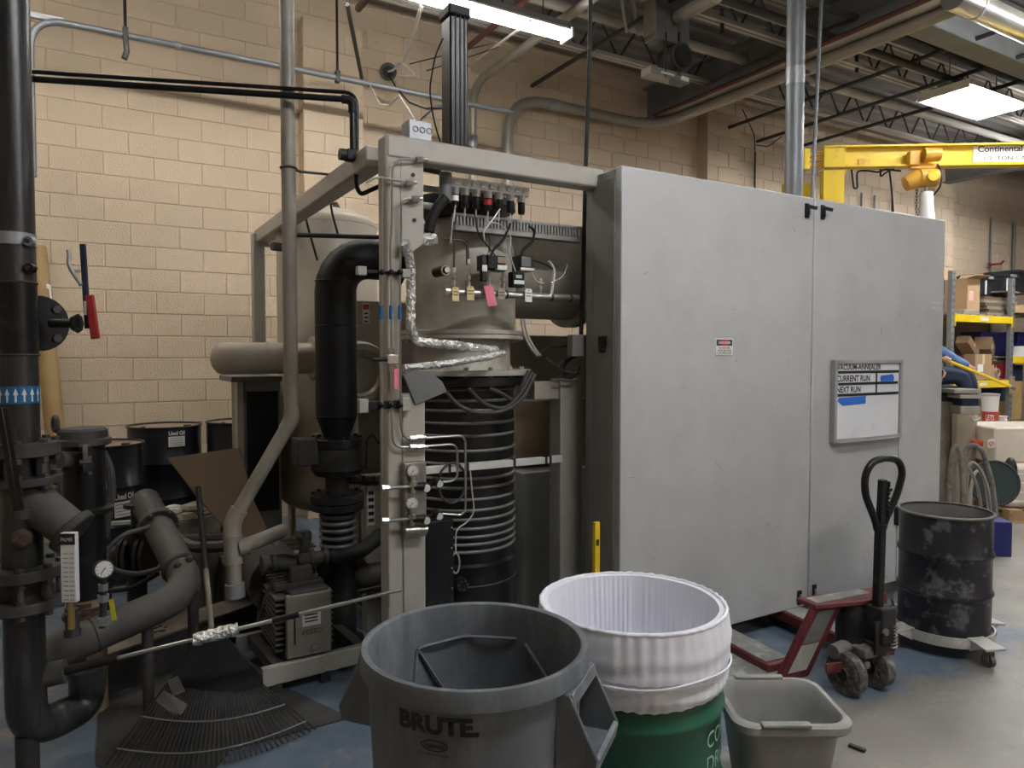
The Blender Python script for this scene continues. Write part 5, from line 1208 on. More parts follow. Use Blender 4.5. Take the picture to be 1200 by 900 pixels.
MB().prism([(.0, -.11, .2), (.14, -.11, .2), (.14, -.11, .25), (.05, -.11, .36), (.0, -.11, .36)], (0, .012, 0)).build('pivot_bracket', 'black_dusty', pj, bev=.003)
MB().cyl((.05, -.13, .31), (.05, -.1, .31), .018, n=6).build('pivot_bolt', 'wheel_grey', pj, smooth=False)
MB().tube([(.125+.022*cos(i*.8), -.1+.022*sin(i*.8), .21+i*.0022) for i in range(56)], .005, n=6).build('return_spring', 'stainless', pj)
MB().bar((-.2, -.0, .13), (.0, -.06, .14), .012, .05).build('torque_arm', 'jack_red', pj, bev=.004)
MB().cyl((-.005, -.075, .14), (-.005, -.05, .14), .018, n=8).build('arm_bolt', 'wheel_grey', pj)
for x in (-.095, .095):
    wz = .1; yy = -.03
    wh = MB().lathe([(.06, -.028), (.085, -.03), (.1, -.026), (.102, 0), (.1, .026), (.085, .03), (.06, .028)], (x, yy, wz), XA, n=32).build('steer_wheel', 'tyre', pj)
    MB().lathe([(.03, -.03), (.033, -.022), (.08, -.018), (.086, -.03), (.086, .03), (.08, .018), (.033, .022), (.03, .03)], (x, yy, wz), XA, n=28).build('hub', 'wheel_grey', wh)
    MB().cyl((x-.032, yy, wz), (x+.032, yy, wz), .03, n=16).build('bearing', 'print_black', wh)
    for k in range(8):
        a_ = k*pi/4; MB().bar((x-.024, yy+.03*cos(a_), wz+.03*sin(a_)), (x-.024, yy+.083*cos(a_), wz+.083*sin(a_)), .012, .008, XA).build('spoke', 'tyre', wh, smooth=False)
MB().cyl((-.1, -.03, .1), (.1, -.03, .1), .016, n=12).build('axle', 'steel_dark', pj)
hb, ht = V((.06, -.07, .38)), V((.03, -.1, .83))
MB().bar(hb, ht, .04, .04, YA).build('handle_shaft', 'black_paint', pj, bev=.006)
def hp_(l, z): return ht+V((l, -.012*z/.2, z))
loop = [hp_(-.02, -.03), hp_(-.04, .02), hp_(-.12, .15), hp_(-.13, .24), hp_(-.09, .3), hp_(0, .315), hp_(.09, .3), hp_(.13, .24), hp_(.1, .13), hp_(.03, .01), hp_(.02, -.03)]
MB().tube(loop, .017, n=12, bend=.035, seg=4).build('handle_loop', 'black_paint', pj)
MB().bar(ht, hp_(-.006, .21), .036, .03, YA).build('handle_tongue', 'black_paint', pj, bev=.004)
lvv = MB().bar(hp_(.022, .05), hp_(.03, .2), .014, .02, YA).build('release_lever', 'black_matte', pj, bev=.002)
MB().bar(hp_(.03, .14), hp_(.06, .16), .008, .01, YA).build('lever_pin', 'black_matte', lvv)
for k in range(8): MB().bx((hp_(0, .04+.02*k)).x+.012, (hp_(0, .04+.02*k)).x+.02, ht.y-.035, ht.y-.02, ht.z+.04+.02*k, ht.z+.048+.02*k).build('grip_tooth', 'black_paint', pj, smooth=False)
MB().tube([(.12, -.1, .45), (.14, -.1, .4), (.15, -.08, .33)], .006, n=6).build('release_chain', 'steel_dark', pj)
# ---- black drum on a dolly
c = at(1108, 597, t=4.02); DC = V((c.x, c.y, 0)); DH = c.z-.105; DRR = .24
bd = drum('black_drum', 'scuffed open black drum riding on a grey dolly', DC+V((0, 0, .105)), DRR, DH, 'drum_scuffed', 'drum_black', open_=True, inside='drum_inside')
MB().lathe([(DRR-.017, DH-.01), (DRR-.017, .03), (0, .03)], DC+V((0, 0, .105)), n=44).build('inner_wall', 'drum_inside', bd)
ca3 = atan2(CAM.y-DC.y, CAM.x-DC.x)
dl = thing('drum_dolly', 'grey cross-arm drum dolly on casters under the black drum', 'dolly', DC)
MB().lathe([(DRR+.01, .07), (DRR+.01, .125), (DRR+.002, .125), (DRR+.002, .095), (0, .095), (0, .085), (DRR-.02, .085), (DRR-.02, .07)], DC, n=44).build('cradle_ring', 'dolly_grey', dl)
for k in range(4):
    a_ = ca3+radians(42+90*k); e = V((cos(a_), sin(a_), 0)); s = V((-sin(a_), cos(a_), 0))
    ar = MB().prism([DC+e*.22-s*.05+UP*.115, DC+e*.355-s*.06+UP*.1, DC+e*.355+s*.06+UP*.1, DC+e*.22+s*.05+UP*.115], (0, 0, .012)).build('arm_plate', 'dolly_grey', dl, bev=.003)
    for q in (-1, 1): MB().prism([DC+e*.23+s*q*.05+UP*.115, DC+e*.33+s*q*.05+UP*.105, DC+e*.24+s*q*.05+UP*.06], s*.005).build('gusset', 'dolly_grey', ar, smooth=False)
    cs_ = MB().cyl(DC+e*.31+UP*.075, DC+e*.31+UP*.1, .022, n=12).build('caster', 'wheel_grey', dl)
    MB().cyl(DC+e*.31-s*.012+UP*.036, DC+e*.31+s*.012+UP*.036, .036, n=20).build('wheel', 'tyre', cs_)
    for q in (-1, 1): MB().obox(DC+e*.31+s*q*.018+UP*.058, e*.018, s*.002, UP*.026).build('fork', 'wheel_grey', cs_, smooth=False)
# yellow bar behind the liner
a, b = at(699, 612, Y=2.72), at(700, 700, Y=2.72)
yb = thing('yellow_level', 'yellow metal level standing upright against the cabinet flank', 'tool', (a.x-.02, 2.72, 0))
MB().bx(a.x-.014, a.x+.014, 2.71, 2.735, .0, a.z).build('bar', 'yellow', yb, bev=.002)
for dz in (.08, .25): MB().bx(a.x-.008, a.x+.006, 2.707, 2.711, a.z-dz-.03, a.z-dz).build('slot', 'print_black', yb, smooth=False)
# ================================================================ overhead services
def run(name, label, pts, r, m, cat='pipe', bend=.15, n=14): return tag(MB().tube(pts, r, n=n, bend=bend, seg=7).build(name, m), label, cat)
# long conduit run along the wall with its sweeping bend
zc = at(300, 72, Y=6.6).z
cr = thing('wall_conduit', 'long steel conduit run on hangers in front of the block wall', 'conduit', (0, 6.6, zc))
q = at(75, 27, Y=6.6)
pts = [(at(41, 75, Y=6.6).x-.03, 6.6, zc-1.2), (at(41, 60, Y=6.6).x-.03, 6.6, zc-.5), (at(41, 60, Y=6.6).x-.03, 6.6, zc), (at(600, 131, Y=6.6).x, 6.6, zc)]
MB().tube(pts, .026, n=12, bend=.42, seg=10).build('conduit', 'pole_grey', cr)
MB().bx(at(20, 20, Y=6.62).x, at(76, 26, Y=6.62).x, 6.6, 6.64, zc+.0, zc+.04).build('strut', 'galvanized', cr, smooth=False)
MB().cyl((at(205, 50, Y=6.6).x, 6.6, zc), (at(212, 50, Y=6.6).x, 6.6, zc), .032, n=12).build('coupling', 'galvanized', cr)
for px in (147, 395):
    p = at(px, 40, Y=6.6); h = MB().cyl((p.x, 6.6, zc-.0), (p.x, 6.6, ZC), .012, n=8).build('hanger_rod', 'black_matte', cr)
    MB().bx(p.x-.02, p.x+.02, 6.57, 6.63, zc-.045, zc+.06).build('hanger_clamp', 'iron_dusty', h, bev=.004)
p = at(147, 60, Y=6.55); MB().tube([p+V((0, 0, .12)), p+V((.01, 0, 0)), p+V((-.01, 0, -.06))], .022, n=10).build('pipe_hook', 'iron_dusty', cr)
# second thinner run beneath
# two black pipes from the riser to the frame corner
bz = at(410, 117, t=3.42).z
bp = thing('black_pipe_pair', 'pair of black overhead pipes elbowing down at the frame corner', 'pipe', at(410, 117, t=3.42))
A, B = at(-60, 86, t=3.1), at(413, 116, t=3.42); B.z = A.z = bz
MB().tube([A, B, V((B.x, B.y, at(411, 182, t=3.42).z))], .0145, n=14, bend=.05).build('thick_pipe', 'black_paint', bp)
A2, B2 = at(-60, 75, t=3.14), at(418, 108, t=3.46); B2.z = A2.z = at(418, 109, t=3.46).z
MB().tube([A2, B2, V((B2.x, B2.y, at(417, 182, t=3.46).z))], .0095, n=12, bend=.06).build('thin_pipe', 'black_paint', bp)
MB().tube([V((B.x, B.y, bz))-(B-A).normalized()*.05, V((B.x, B.y, bz)), V((B.x, B.y, bz-.06))], .02, n=14, bend=.03).build('elbow', 'black_matte', bp)
h = at(422, 184, t=3.44); MB().obox(h, XA*.07, YA*.03, UP*.025).build('pipe_clamp', 'black_dusty', bp, bev=.004)
MB().cyl(h-V((.1, 0, 0)), h+V((.06, 0, 0)), .028, n=12).build('valve_stub', 'black_dusty', bp)
MB().tube([h+V((-.02, 0, -.03)), h+V((-.02, 0, -.14)), h+V((.0, 0, -.18)), h+V((.1, -.1, -.13))], .011, n=10, bend=.04).build('drain_tube', 'black_paint', bp)
V0 = at(333.5, 275, t=3.62)
run('black_down_pipe', 'thin black pipe dropping beside the plastic pipe and turning to the post', [V((V0.x, V0.y, ZC)), V0, at(444, 278, Y=V0.y-.05)], .012, 'black_paint', bend=.03)
# wall conduits behind the frame
x1 = at(554, 150, Y=7.25).x; zt = at(555, 100, Y=7.25).z
cw = thing('bent_conduit', 'beige conduit rising up the wall and bending out overhead', 'conduit', (x1, 7.25, 2.4))
MB().tube([(x1, 7.25, 2.4), (x1, 7.25, zt), (x1, 4.2, zt+.02), (x1, 1.0, zt+.03)], .045, n=14, bend=.3, seg=8).build('pipe', 'conduit', cw)
for z in (zt-.62, ): MB().cyl((x1, 7.25, z-.07), (x1, 7.25, z+.07), .055, n=14).build('coupling', 'galvanized', cw)
x2 = at(595, 150, Y=7.2).x; zt = at(620, 117, Y=7.2).z; x3 = at(775, 131, Y=7.1).x
cw2 = thing('wavy_conduit', 'large beige conduit running along the wall then out toward the roof girder', 'conduit', (x2, 7.2, 2.4))
MB().tube([(x2, 7.2, 2.4), (x2, 7.2, zt), (x3, 7.2, zt), (x3+.1, 4.0, zt+.02), (x3+.1, -2, zt+.02)], .062, n=16, bend=.5, seg=10).build('pipe', 'conduit', cw2)
for a, b in (((x2, 7.2, zt-.9), (x2, 7.2, zt-.75)), ((x2+.55, 7.2, zt), (x2+.7, 7.2, zt)), ((x3+.1, 5.0, zt+.01), (x3+.1, 4.85, zt+.01))): MB().cyl(a, b, .07, n=16).build('coupling', 'galvanized', cw2)
run('dark_duct', 'dark round duct beside the large conduit', [(x3+.05, 6.2, zt+.2), (x3+.05, -3, zt+.2)], .1, 'girder_grey')
run('red_pipe', 'dull red sprinkler pipe running beside the dark duct', [(x3-.2, 7.0, zt+.05), (x3-.2, -3, zt+.05)], .025, 'red_pipe')
run('red_pipe', 'dull red sprinkler pipe crossing above the strip light end', [(3.35, 7.0, 4.75), (3.35, -2, 4.75)], .028, 'red_pipe')
run('copper_pipe', 'short copper coloured pipe end near the lamp chain', [at(420, 10, Y=5.9), at(440, -14, Y=5.3)], .03, 'iron_rust')
# loose wiring at the wall penetration
wp = thing('wall_penetration', 'round wall hole with white wires hanging out', 'opening', at(455, 84, Y=7.36))
MB().cyl(at(455, 84, Y=7.36), at(455, 84, Y=7.3), .09, n=16).build('collar', 'pipe_dusty', wp); MB().cyl(at(455, 84, Y=7.31), at(455, 84, Y=7.285), .06, n=16).build('hole', 'print_black', wp)
for i, pp in enumerate(([(455, 84, 7.25), (470, 78, 7.0), (480, 50, 6.4), (493, 5, 5.5)], [(457, 84, 7.25), (474, 72, 6.9), (484, 45, 6.3), (495, 8, 5.5)], [(460, 84, 7.25), (468, 70, 7.0), (490, 90, 6.9), (465, 88, 7.1)])):
    MB().tube([at(a, b, Y=c) for a, b, c in pp], .008, n=6, bend=.1).build('white_wire', 'white', wp)
for i, pp in enumerate((((455, 92), (465, 104), (480, 120), (500, 127), (522, 126)), ((433, 99.5), (445, 122), (455, 125), (468, 112), (480, 130), (490, 145)), ((440, 112), (455, 120), (465, 115)))):
    cable('wire', ['dark wire drooping from the wall hole to the actuator', 'pale tangled wire hanging on the block wall', 'short pale wire on the block wall'][i], ([V((at(433, 98, Y=6.6).x, 6.6, zc)), at(445, 122, Y=6.3), at(456, 124, Y=5.8), at(468, 112, Y=5.2), at(480, 130, Y=4.0), at(490, 150, Y=3.055)] if i == 1 else [at(455, 86, Y=7.29), at(465, 104, Y=6.9), at(480, 120, Y=5.5), at(500, 127, Y=4.0), at(524, 126, Y=3.08)] if i == 0 else P((6.9, 6.58, 7.33)[i], *pp)), .009 if i != 1 else .006, 'rubber' if i == 0 else 'steel_pale', 'wire')
cable('brace_bar', 'dark brace bar slanting down from the strip light', [at(407, 5, Y=5.6), at(424, 92, Y=6.9)], .018, 'steel_dark', 'bar')
for i, (a, b) in enumerate((((480, 75), (580, 50)), ((500, 83), (585, 55)))): cable('guy_wire', ['upper thin guy wire behind the actuator', 'lower thin guy wire behind the actuator'][i], [at(*a, Y=7.0), at(*b, Y=5.6)], .006, 'steel_dark', 'wire')
cable('brace_rod', 'pale diagonal rod right of the actuator', [at(546, 80, Y=6.6), at(622, 24, Y=5.2)], .012, 'steel_pale', 'rod')
# ---- unit heater hanging from the roof
hx = thing('unit_heater', 'dark grey unit heater with a round fan and pale lower flap hung from the roof', 'heater', at(790, 50, Y=5.0))
a, b = at(769, 0, Y=5.0), at(808, 55, Y=5.0); zt = a.z+.25
MB().bx(a.x, b.x, 5.0, 5.16, b.z, zt).build('housing', 'girder_grey', hx, bev=.01)
MB().bx(a.x-.012, a.x, 5.0, 5.16, b.z+.05, zt).build('side_panel', 'conduit', hx, smooth=False)
fc = at(800, 66, Y=4.98); MB().cyl(fc+V((0, .2, 0)), fc, .13, n=24).build('fan_shroud', 'iron_dusty', hx); MB().cyl(fc, fc-V((0, .01, 0)), .1, n=24).build('fan_grille', 'black_dusty', hx)
a, b = at(763, 80, Y=5.0), at(800, 95, Y=5.0)
MB().bx(a.x, b.x, 5.0, 5.14, b.z, a.z+.03).build('lower_flap', 'conduit', hx, bev=.006)
MB().bx(a.x+.12, a.x+.28, 4.995, 5.0, b.z+.02, b.z+.04).build('flap_label', 'white', hx, smooth=False)
for px in (763, 778): p = at(px, 60, Y=5.2); MB().bx(p.x-.01, p.x+.01, 5.0, 5.02, b.z, p.z+.1).build('bracket', 'steel_dark', hx, smooth=False)
MB().cyl(at(795, 20, Y=4.95), at(840, -5, Y=4.3), .06, n=14).build('flue', 'conduit', hx)
for px in (735, 748): p = at(px, 20, Y=5.6); MB().bar((p.x, 5.6, p.z-.15), (p.x-.12, 5.6, ZC), .04, .01).build('slotted_hanger', 'steel_pale', hx, smooth=False)
# lower light sensor
boxat('emergency_light', 'small dark twin emergency lamp under the heater', 795, 88, 808, 98, 4.9, .12, 'girder_grey', 'lamp', parts=(('lens', .2, .2, .8, .8, .02, 'gauge_face'),))
# hangers at joists
for i, (px, y0, y1) in enumerate(((1004, 50, 85), (846, 10, 40))): cable('hanger_rod', ['short hanger rod right of the tall pole under the deck', 'short hanger rod left of the tall pole under the deck'][i], [at(px, y0, Y=5.1), at(px, y1, Y=5.1)], .02, 'steel_dark', 'rod')
# ---- tall galvanised pole and rod behind the cabinet
p = at(931, 150, Y=3.5)
gpole = thing('galvanized_pole', 'thick galvanised steel pole rising behind the cabinet to the roof', 'pole', (p.x, 3.5, 0))
MB().cyl((p.x, 3.5, 0), (p.x, 3.5, ZC), .064, n=22).build('pole', 'pole_grey', gpole)
z = at(931, 90, Y=3.5).z; cl = MB().cyl((p.x, 3.5, z-.06), (p.x, 3.5, z+.06), .068, n=22).build('clamp_band', 'galvanized', gpole)
for dz in (-.04, .04): MB().cyl((p.x+.07, 3.46, z+dz), (p.x+.1, 3.46, z+dz), .012, n=8).build('clamp_bolt', 'steel_dark', cl)
a, b = at(964, -30, Y=3.45), at(951, 245, Y=3.35)
tag(MB().cyl(a, b, .012, n=10).build('grey_rod', 'pole_grey'), 'slim grey rod hanging beside the galvanised pole', 'rod')
cable('sagging_cable', 'thin dark cable sagging toward the yellow crane mast', [at(870, 128, Y=6.8), at(884, 158, Y=6.9), at(885, 180, Y=7.0)], .007, 'rubber')
cable('sagging_cable', 'thin dark cable running level right of the wall pilaster', [at(886, 170, Y=7.0), at(900, 172, Y=7.0), at(916, 160, Y=6.9)], .007, 'rubber')
for i, (px, r) in enumerate(((837.5, .03), (841, .02))): p = at(px, 170, Y=7.3); run('wall_conduit_drop', ['thick vertical conduit on the pilaster edge', 'thin vertical conduit on the pilaster edge'][i], [(p.x, 7.3, 1.5), (p.x, 7.3, 4.8)], r, 'conduit')
run('wall_conduit_drop', 'vertical conduit on the block wall right of the pilaster', [(at(885, 180, Y=7.33).x, 7.33, 1.0), (at(885, 180, Y=7.33).x, 7.33, 4.6)], .014, 'steel_dark')
for i, px in enumerate((1010, 1025, 1046, 1163, 1190)):
    p = at(px, 220, Y=7.32); run('wall_conduit_drop', ['first thin conduit on the wall under the jib', 'second thin conduit on the wall under the jib', 'third thin conduit on the wall behind the hoist', 'dark conduit on the far wall above the black totes', 'far right conduit on the block wall'][i], [(p.x, 7.32, 1.0), (p.x, 7.32, 4.3)], .03 if i == 4 else .018, 'girder_grey')
p = at(1163, 310, Y=7.25); tag(MB().tube([p+V((-.15, 0, 0)), p, p+V((.2, -.05, .02)), p+V((.3, -.05, .08))], .02, n=8).build('pipe_tee', 'red_paint'), 'small red pipe tee on the far wall', 'pipe')
# ================================================================ jib crane
jt = 7.0; JD = (RIGHT*1.0-FWD*.06).normalized()
j0, jtop = at(963, 197, t=jt), at(963, 174, t=jt)
def JP(px): 
    # point on the jib web at pixel column px
    q = at(px, 197, t=jt); s = (q-j0).dot(RIGHT); return j0+JD*s
jc = thing('jib_crane', 'yellow jib crane with a lettered beam above the cabinet', 'crane', V((j0.x, j0.y, 0)))
hgt = jtop.z-j0.z; jend = j0+JD*3.0; jn = V((-JD.y, JD.x, 0))
MB().bar(j0+UP*hgt/2+JD*.02, jend+UP*hgt/2, .012, hgt).build('beam_web', 'yellow', jc, smooth=False)
MB().bar(j0+UP*hgt, jend+UP*hgt, .13, .016).build('top_flange', 'yellow', jc, smooth=False)
MB().bar(j0, jend, .13, .016).build('bottom_flange', 'yellow', jc, smooth=False)
e = j0+JD*.2; MB().bar(j0+UP*hgt/2-jn*.03, e+UP*hgt/2-jn*.03, .05, hgt).build('root_plate', 'yellow', jc, bev=.003)
MB().obox((j0+e)/2-UP*((j0.z+.06)/2-0)+UP*.0, (e-j0)/2, jn*.05, UP*((j0.z-.0)/2)).build('mast', 'yellow', jc, bev=.004)
MB().prism([e-UP*.0, e+JD*.07, e-UP*.08], jn*.01).build('gusset', 'yellow', jc, smooth=False)
MB().obox(JP(1008)+UP*.05-jn*.012, JD*.03, jn*.005, UP*.03).build('end_stop', 'hoist_orange', jc, smooth=False)
m0 = at(933, 220, t=7.2)
MB().obox(V((m0.x, m0.y, 1.6)), RIGHT*.13, FWD*.05, UP*1.75).build('support_mast', 'yellow', jc, bev=.005)
MB().obox(at(943, 188, t=7.0), RIGHT*.03, FWD*.06, UP*.1).build('hinge_bracket', 'yellow', jc, bev=.004)
for dz in (-.05, .0, .05): MB().cyl(at(946, 188, t=7.0)+UP*dz, at(970, 187, t=7.0)+UP*dz, .018, n=8).build('hinge_pin', 'hoist_orange', jc)
# sign on the beam
s0 = JP(1133); sg0 = s0-jn*.012+UP*.03; sl = .78; sh = .165
MB().obox(sg0+JD*sl/2+UP*sh/2, JD*sl/2, jn*.003, UP*sh/2).build('sign_plate', 'white', jc, smooth=False)
text('Continental Crane', sg0-jn*.005+JD*.04+UP*.095, JD, UP, .66, .06, 'print_black', jc, bold=.02)
text('FRASER MICH', sg0-jn*.005+JD*.2+UP*.068, JD, UP, .24, .016, 'print_grey', jc)
text('1/2  TON CAPACITY', sg0-jn*.005+JD*.1+UP*.018, JD, UP, .62, .036, 'print_black', jc, bold=.02)
# hoist
ho = thing('chain_hoist', 'orange electric chain hoist hanging from the jib beam', 'hoist', JP(1075)-UP*.35)
hb = JP(1074)
MB().obox(JP(1063)+UP*.06-jn*.06, JD*.05, jn*.04, UP*.07).build('trolley', 'hoist_orange', ho, bev=.01)
MB().cyl(JP(1072)+UP*.085-jn*.1, JP(1090)+UP*.085-jn*.1, .062, n=20).build('trolley_motor', 'hoist_orange', ho)
MB().obox(JP(1074)-UP*.02-jn*.05, JD*.12, jn*.03, UP*.02).build('suspension_bar', 'hoist_orange', ho, bev=.005)
MB().cyl(JP(1068)-UP*.13-jn*.08, JP(1088)-UP*.13-jn*.08, .085, n=22).build('gear_case', 'hoist_orange', ho)
MB().cyl(JP(1079)-UP*.13-jn*.165, JP(1079)-UP*.13-jn*.18, .05, n=18).build('end_cap', 'yellow', ho)
MB().cyl(JP(1055)-UP*.18-jn*.06, JP(1070)-UP*.13-jn*.07, .07, .09, n=18).build('hoist_motor', 'hoist_orange', ho)
MB().cyl(JP(1078)-UP*.2-jn*.06, JP(1078)-UP*.28-jn*.06, .015, n=8).build('hook_shank', 'galvanized', ho)
ck = JP(1079)-UP*.26-jn*.06
MB().lathe([(.05, 0), (.062, -.02), (.06, -.1), (.075, -.22), (.085, -.4), (.0, -.41)], ck, n=14).build('chain_bag', 'white', ho)
for i in range(14): MB().ring(JP(1068)-UP*(.24+i*.03)-jn*.06, JD if i % 2 else jn, .011, .004, n=8, m=5).build('chain_link', 'steel_dark', ho)
cable('festoon_cable', 'black festoon cable looping under the jib beam, long loop', [JP(997)-UP*.02, JP(1000)-UP*.2, JP(1004)-UP*.2, JP(1003)-UP*.03, JP(1015)-UP*.03, JP(1028)-UP*.05, JP(1035)-UP*.02, JP(1053)-UP*.04], .009, 'rubber')
cable('festoon_cable', 'black festoon cable with a small loop near the hoist', [JP(1030)-UP*.02, JP(1030)-UP*.1, JP(1036)-UP*.05, JP(1045)-UP*.02], .009, 'rubber')
cable('pendant_cable', 'black pendant cable dropping below the hoist trolley', [JP(1040)-UP*.03, JP(1043)-UP*.2, JP(1046)-UP*.5, JP(1046)-UP*1.0], .009, 'rubber')
cable('pendant_cable', 'black cable curling around the hoist gear case', [JP(1088)-UP*.0-jn*.1, JP(1093)-UP*.1-jn*.1, JP(1092)-UP*.22-jn*.1, JP(1084)-UP*.3-jn*.1], .009, 'rubber')
# ================================================================ pallet rack
RY = 6.0
rx0, rx1 = at(1113.5, 400, Y=RY).x, at(1183.5, 400, Y=RY).x
rk2 = thing('pallet_rack', 'grey pallet rack with yellow beams near the far block wall', 'rack', (rx0, RY, 0))
def rack_post(x, y, zt):
    o = MB().bx(x-.045, x+.045, y-.035, y+.035, 0, zt).build('upright', 'girder_grey', rk2, bev=.004)
    mb = MB()
    for k in range(int(zt/.1)): 
        for s in (-.02, .02): mb.bx(x+s-.006, x+s+.006, y-.037, y-.034, .05+k*.1, .085+k*.1)
    mb.build('punched_holes', 'print_black', o, smooth=False, kind='stuff')
ztop = {rx0: at(1113, 317, Y=RY).z, rx1: at(1183, 326, Y=RY).z}
for x in (rx0, rx1): rack_post(x, RY, ztop[x]); rack_post(x, RY+.95, ztop[x])
rack_post(rx1+2.0, RY, 2.6)
S1 = at(1150, 370, Y=RY).z; S2 = at(1160, 446, Y=RY).z
for z, zn in ((S1, 0), (S2, 0)):
    for y in (RY-.02, RY+.95):
        b_ = MB().bx(rx0+.04, rx1-.02, y-.025, y+.025, z-.11, z).build('beam', 'yellow', rk2, bev=.003)
        for x in (rx0+.045, rx1-.03): MB().bx(x-.012, x+.012, y-.03, y+.03, z-.18, z+.01).build('beam_clip', 'yellow', b_, smooth=False)
        if y < RY: MB().bx((rx0+rx1)/2-.12, (rx0+rx1)/2+.12, y-.027, y-.024, z-.08, z-.03).build('beam_label', 'gauge_face', b_, smooth=False)
    for k in range(7): MB().bx(rx0+.05+k*(rx1-rx0-.1)/7, rx0+.05+(k+.8)*(rx1-rx0-.1)/7, RY-.02, RY+.97, z-.0, z+.02).build('deck_board', 'wood_grey', rk2, smooth=False)
for z in (at(1195, 418, Y=RY).z,): MB().bx(rx1+.04, rx1+2.0, RY-.045, RY+.005, z-.11, z).build('beam', 'yellow', rk2, bev=.003); MB().bx(rx1+.04, rx1+2.0, RY, RY+.9, z-.02, z).build('deck_board', 'wood_grey', rk2, smooth=False)
z = at(1195, 358, Y=RY).z
MB().bx(rx1+.05, rx1+2.0, RY-.04, RY+.9, z-.12, z).build('deck_board', 'wood', rk2, smooth=False)
MB().bar((rx0+.3, RY+.5, S2+.2), (rx0+1.2, RY+.95, S1-.1), .05, .05).build('diagonal_brace', 'steel_dark', rk2, smooth=False)
def carton(name, label, p0, w_, d_, h_, rz=0, tilt=0, m='cardboard', cat='box', open_=False, group=None, lab=None):
    """cardboard carton with its base centre at p0"""
    t = thing(name, label, cat, p0, rz=rz, group=group); t.rotation_euler = (0, tilt, rz)
    th = .006
    if open_:
        for q in ((-w_/2, w_/2, -d_/2, -d_/2+th, 0, h_), (-w_/2, w_/2, d_/2-th, d_/2, 0, h_), (-w_/2, -w_/2+th, -d_/2, d_/2, 0, h_), (w_/2-th, w_/2, -d_/2, d_/2, 0, h_), (-w_/2, w_/2, -d_/2, d_/2, 0, th)):
            MB().bx(*q).build('wall', m, t, smooth=False)
        MB().prism([(-w_/2, -d_/2, h_), (w_/2, -d_/2, h_), (w_/2+.05, -d_/2-.12, h_+.05), (-w_/2, -d_/2-.12, h_+.03)], (0, 0, .005)).build('flap', m, t, smooth=False)
        MB().prism([(-w_/2, d_/2, h_), (w_/2, d_/2, h_), (w_/2, d_/2+.05, h_+.2), (-w_/2, d_/2+.05, h_+.2)], (0, .005, 0)).build('flap', m, t, smooth=False)
        MB().prism([(w_/2, -d_/2, h_), (w_/2, d_/2, h_), (w_/2+.1, d_/2, h_+.1), (w_/2+.1, -d_/2, h_+.1)], (.005, 0, 0)).build('flap', m, t, smooth=False)
    else:
        MB().bx(-w_/2, w_/2, -d_/2, d_/2, 0, h_).build('carton', m, t, bev=.004)
        MB().bx(-w_/2-.001, w_/2+.001, -.025, .025, h_-.001, h_+.001).build('tape', 'tag_yellow', t, smooth=False)
        MB().bx(-.025, .025, -d_/2-.001, -d_/2, h_*.6, h_).build('tape', 'tag_yellow', t, smooth=False)
    if lab: MB().bx(-w_*.35, -w_*.02, -d_/2-.002, -d_/2, h_*.3, h_*.6).build('shipping_label', lab, t, smooth=False)
    return t
fa = radians(-30)
p = at(1127, 356, Y=RY+.35); carton('open_carton', 'tall open cardboard carton with raised flaps on the top shelf', (p.x, p.y, S1+.1), .36, .36, .5, rz=fa+.5, open_=True, lab='red_print_pale')
p = at(1124, 362, Y=RY+.2); tag(MB().bx(p.x-.2, p.x+.25, RY+.02, RY+.5, S1+.02, S1+.09).build('paper_stack', 'beige_cloth', bev=.01), 'pale flattened sack under the open carton', 'sack')
a, b = at(1141, 345, Y=RY+.3), at(1178, 368, Y=RY+.3)
for k in range(6): tag(MB().bx(a.x+random.uniform(-.05, .05), b.x+random.uniform(-.1, .03), RY+.08+k*.01, RY+.85, S1+.022+k*.052, S1+.07+k*.052).build('flat_carton', 'cardboard_dark' if k % 2 else 'wood_grey', smooth=False), ['bottom', 'second', 'third', 'fourth', 'fifth', 'topmost'][k]+' flattened carton in the stack below the black totes', 'cardboard')
for i, (x0, x1, y0, y1) in enumerate(((1139, 1162, 322, 341), (1161, 1190, 319, 343), (1189, 1216, 316, 345))):
    a, b = at(x0, y0, Y=RY+.35), at(x1, y1, Y=RY+.35); zb_ = S1+.34 if i < 2 else b.z
    tt = thing('storage_tote', ['black plastic tote at the left of the row on the rack', 'black plastic tote in the middle of the row on the rack', 'black plastic tote at the far right edge of the rack'][i], 'tote', (a.x, RY+.3, zb_))
    w_ = b.x-a.x; h_ = a.z-zb_
    mb = MB(); lo = [(a.x+.05, RY+.35), (b.x-.05, RY+.35), (b.x-.05, RY+.8), (a.x+.05, RY+.8)]; hi = [(a.x+.01, RY+.3), (b.x-.01, RY+.3), (b.x-.01, RY+.85), (a.x+.01, RY+.85)]
    mb.add([(x, y, zb_) for x, y in lo]+[(x, y, a.z-.05) for x, y in hi], [(3, 2, 1, 0), (0, 1, 5, 4), (1, 2, 6, 5), (2, 3, 7, 6), (3, 0, 4, 7)]); mb.build('bin', 'tote_black', tt, bev=.01)
    MB().bx(a.x-.005, b.x+.005, RY+.28, RY+.87, a.z-.06, a.z).build('lid', 'tote_black', tt, bev=.012)
    MB().bx(a.x+w_*.6, a.x+w_*.85, RY+.272, RY+.281, a.z-.055, a.z-.01).build('lid_label', 'galvanized', tt, smooth=False)
    MB().bx(a.x+w_*.52, a.x+w_*.56, RY+.29, RY+.31, zb_+.05, a.z-.08).build('strap', 'white', tt, smooth=False)
MB().bx(rx1+.05, rx1+.5, RY+.1, RY+.85, at(1195, 345, Y=RY+.35).z-.02, at(1195, 345, Y=RY+.35).z).build('deck_board', 'wood_grey', rk2, smooth=False)
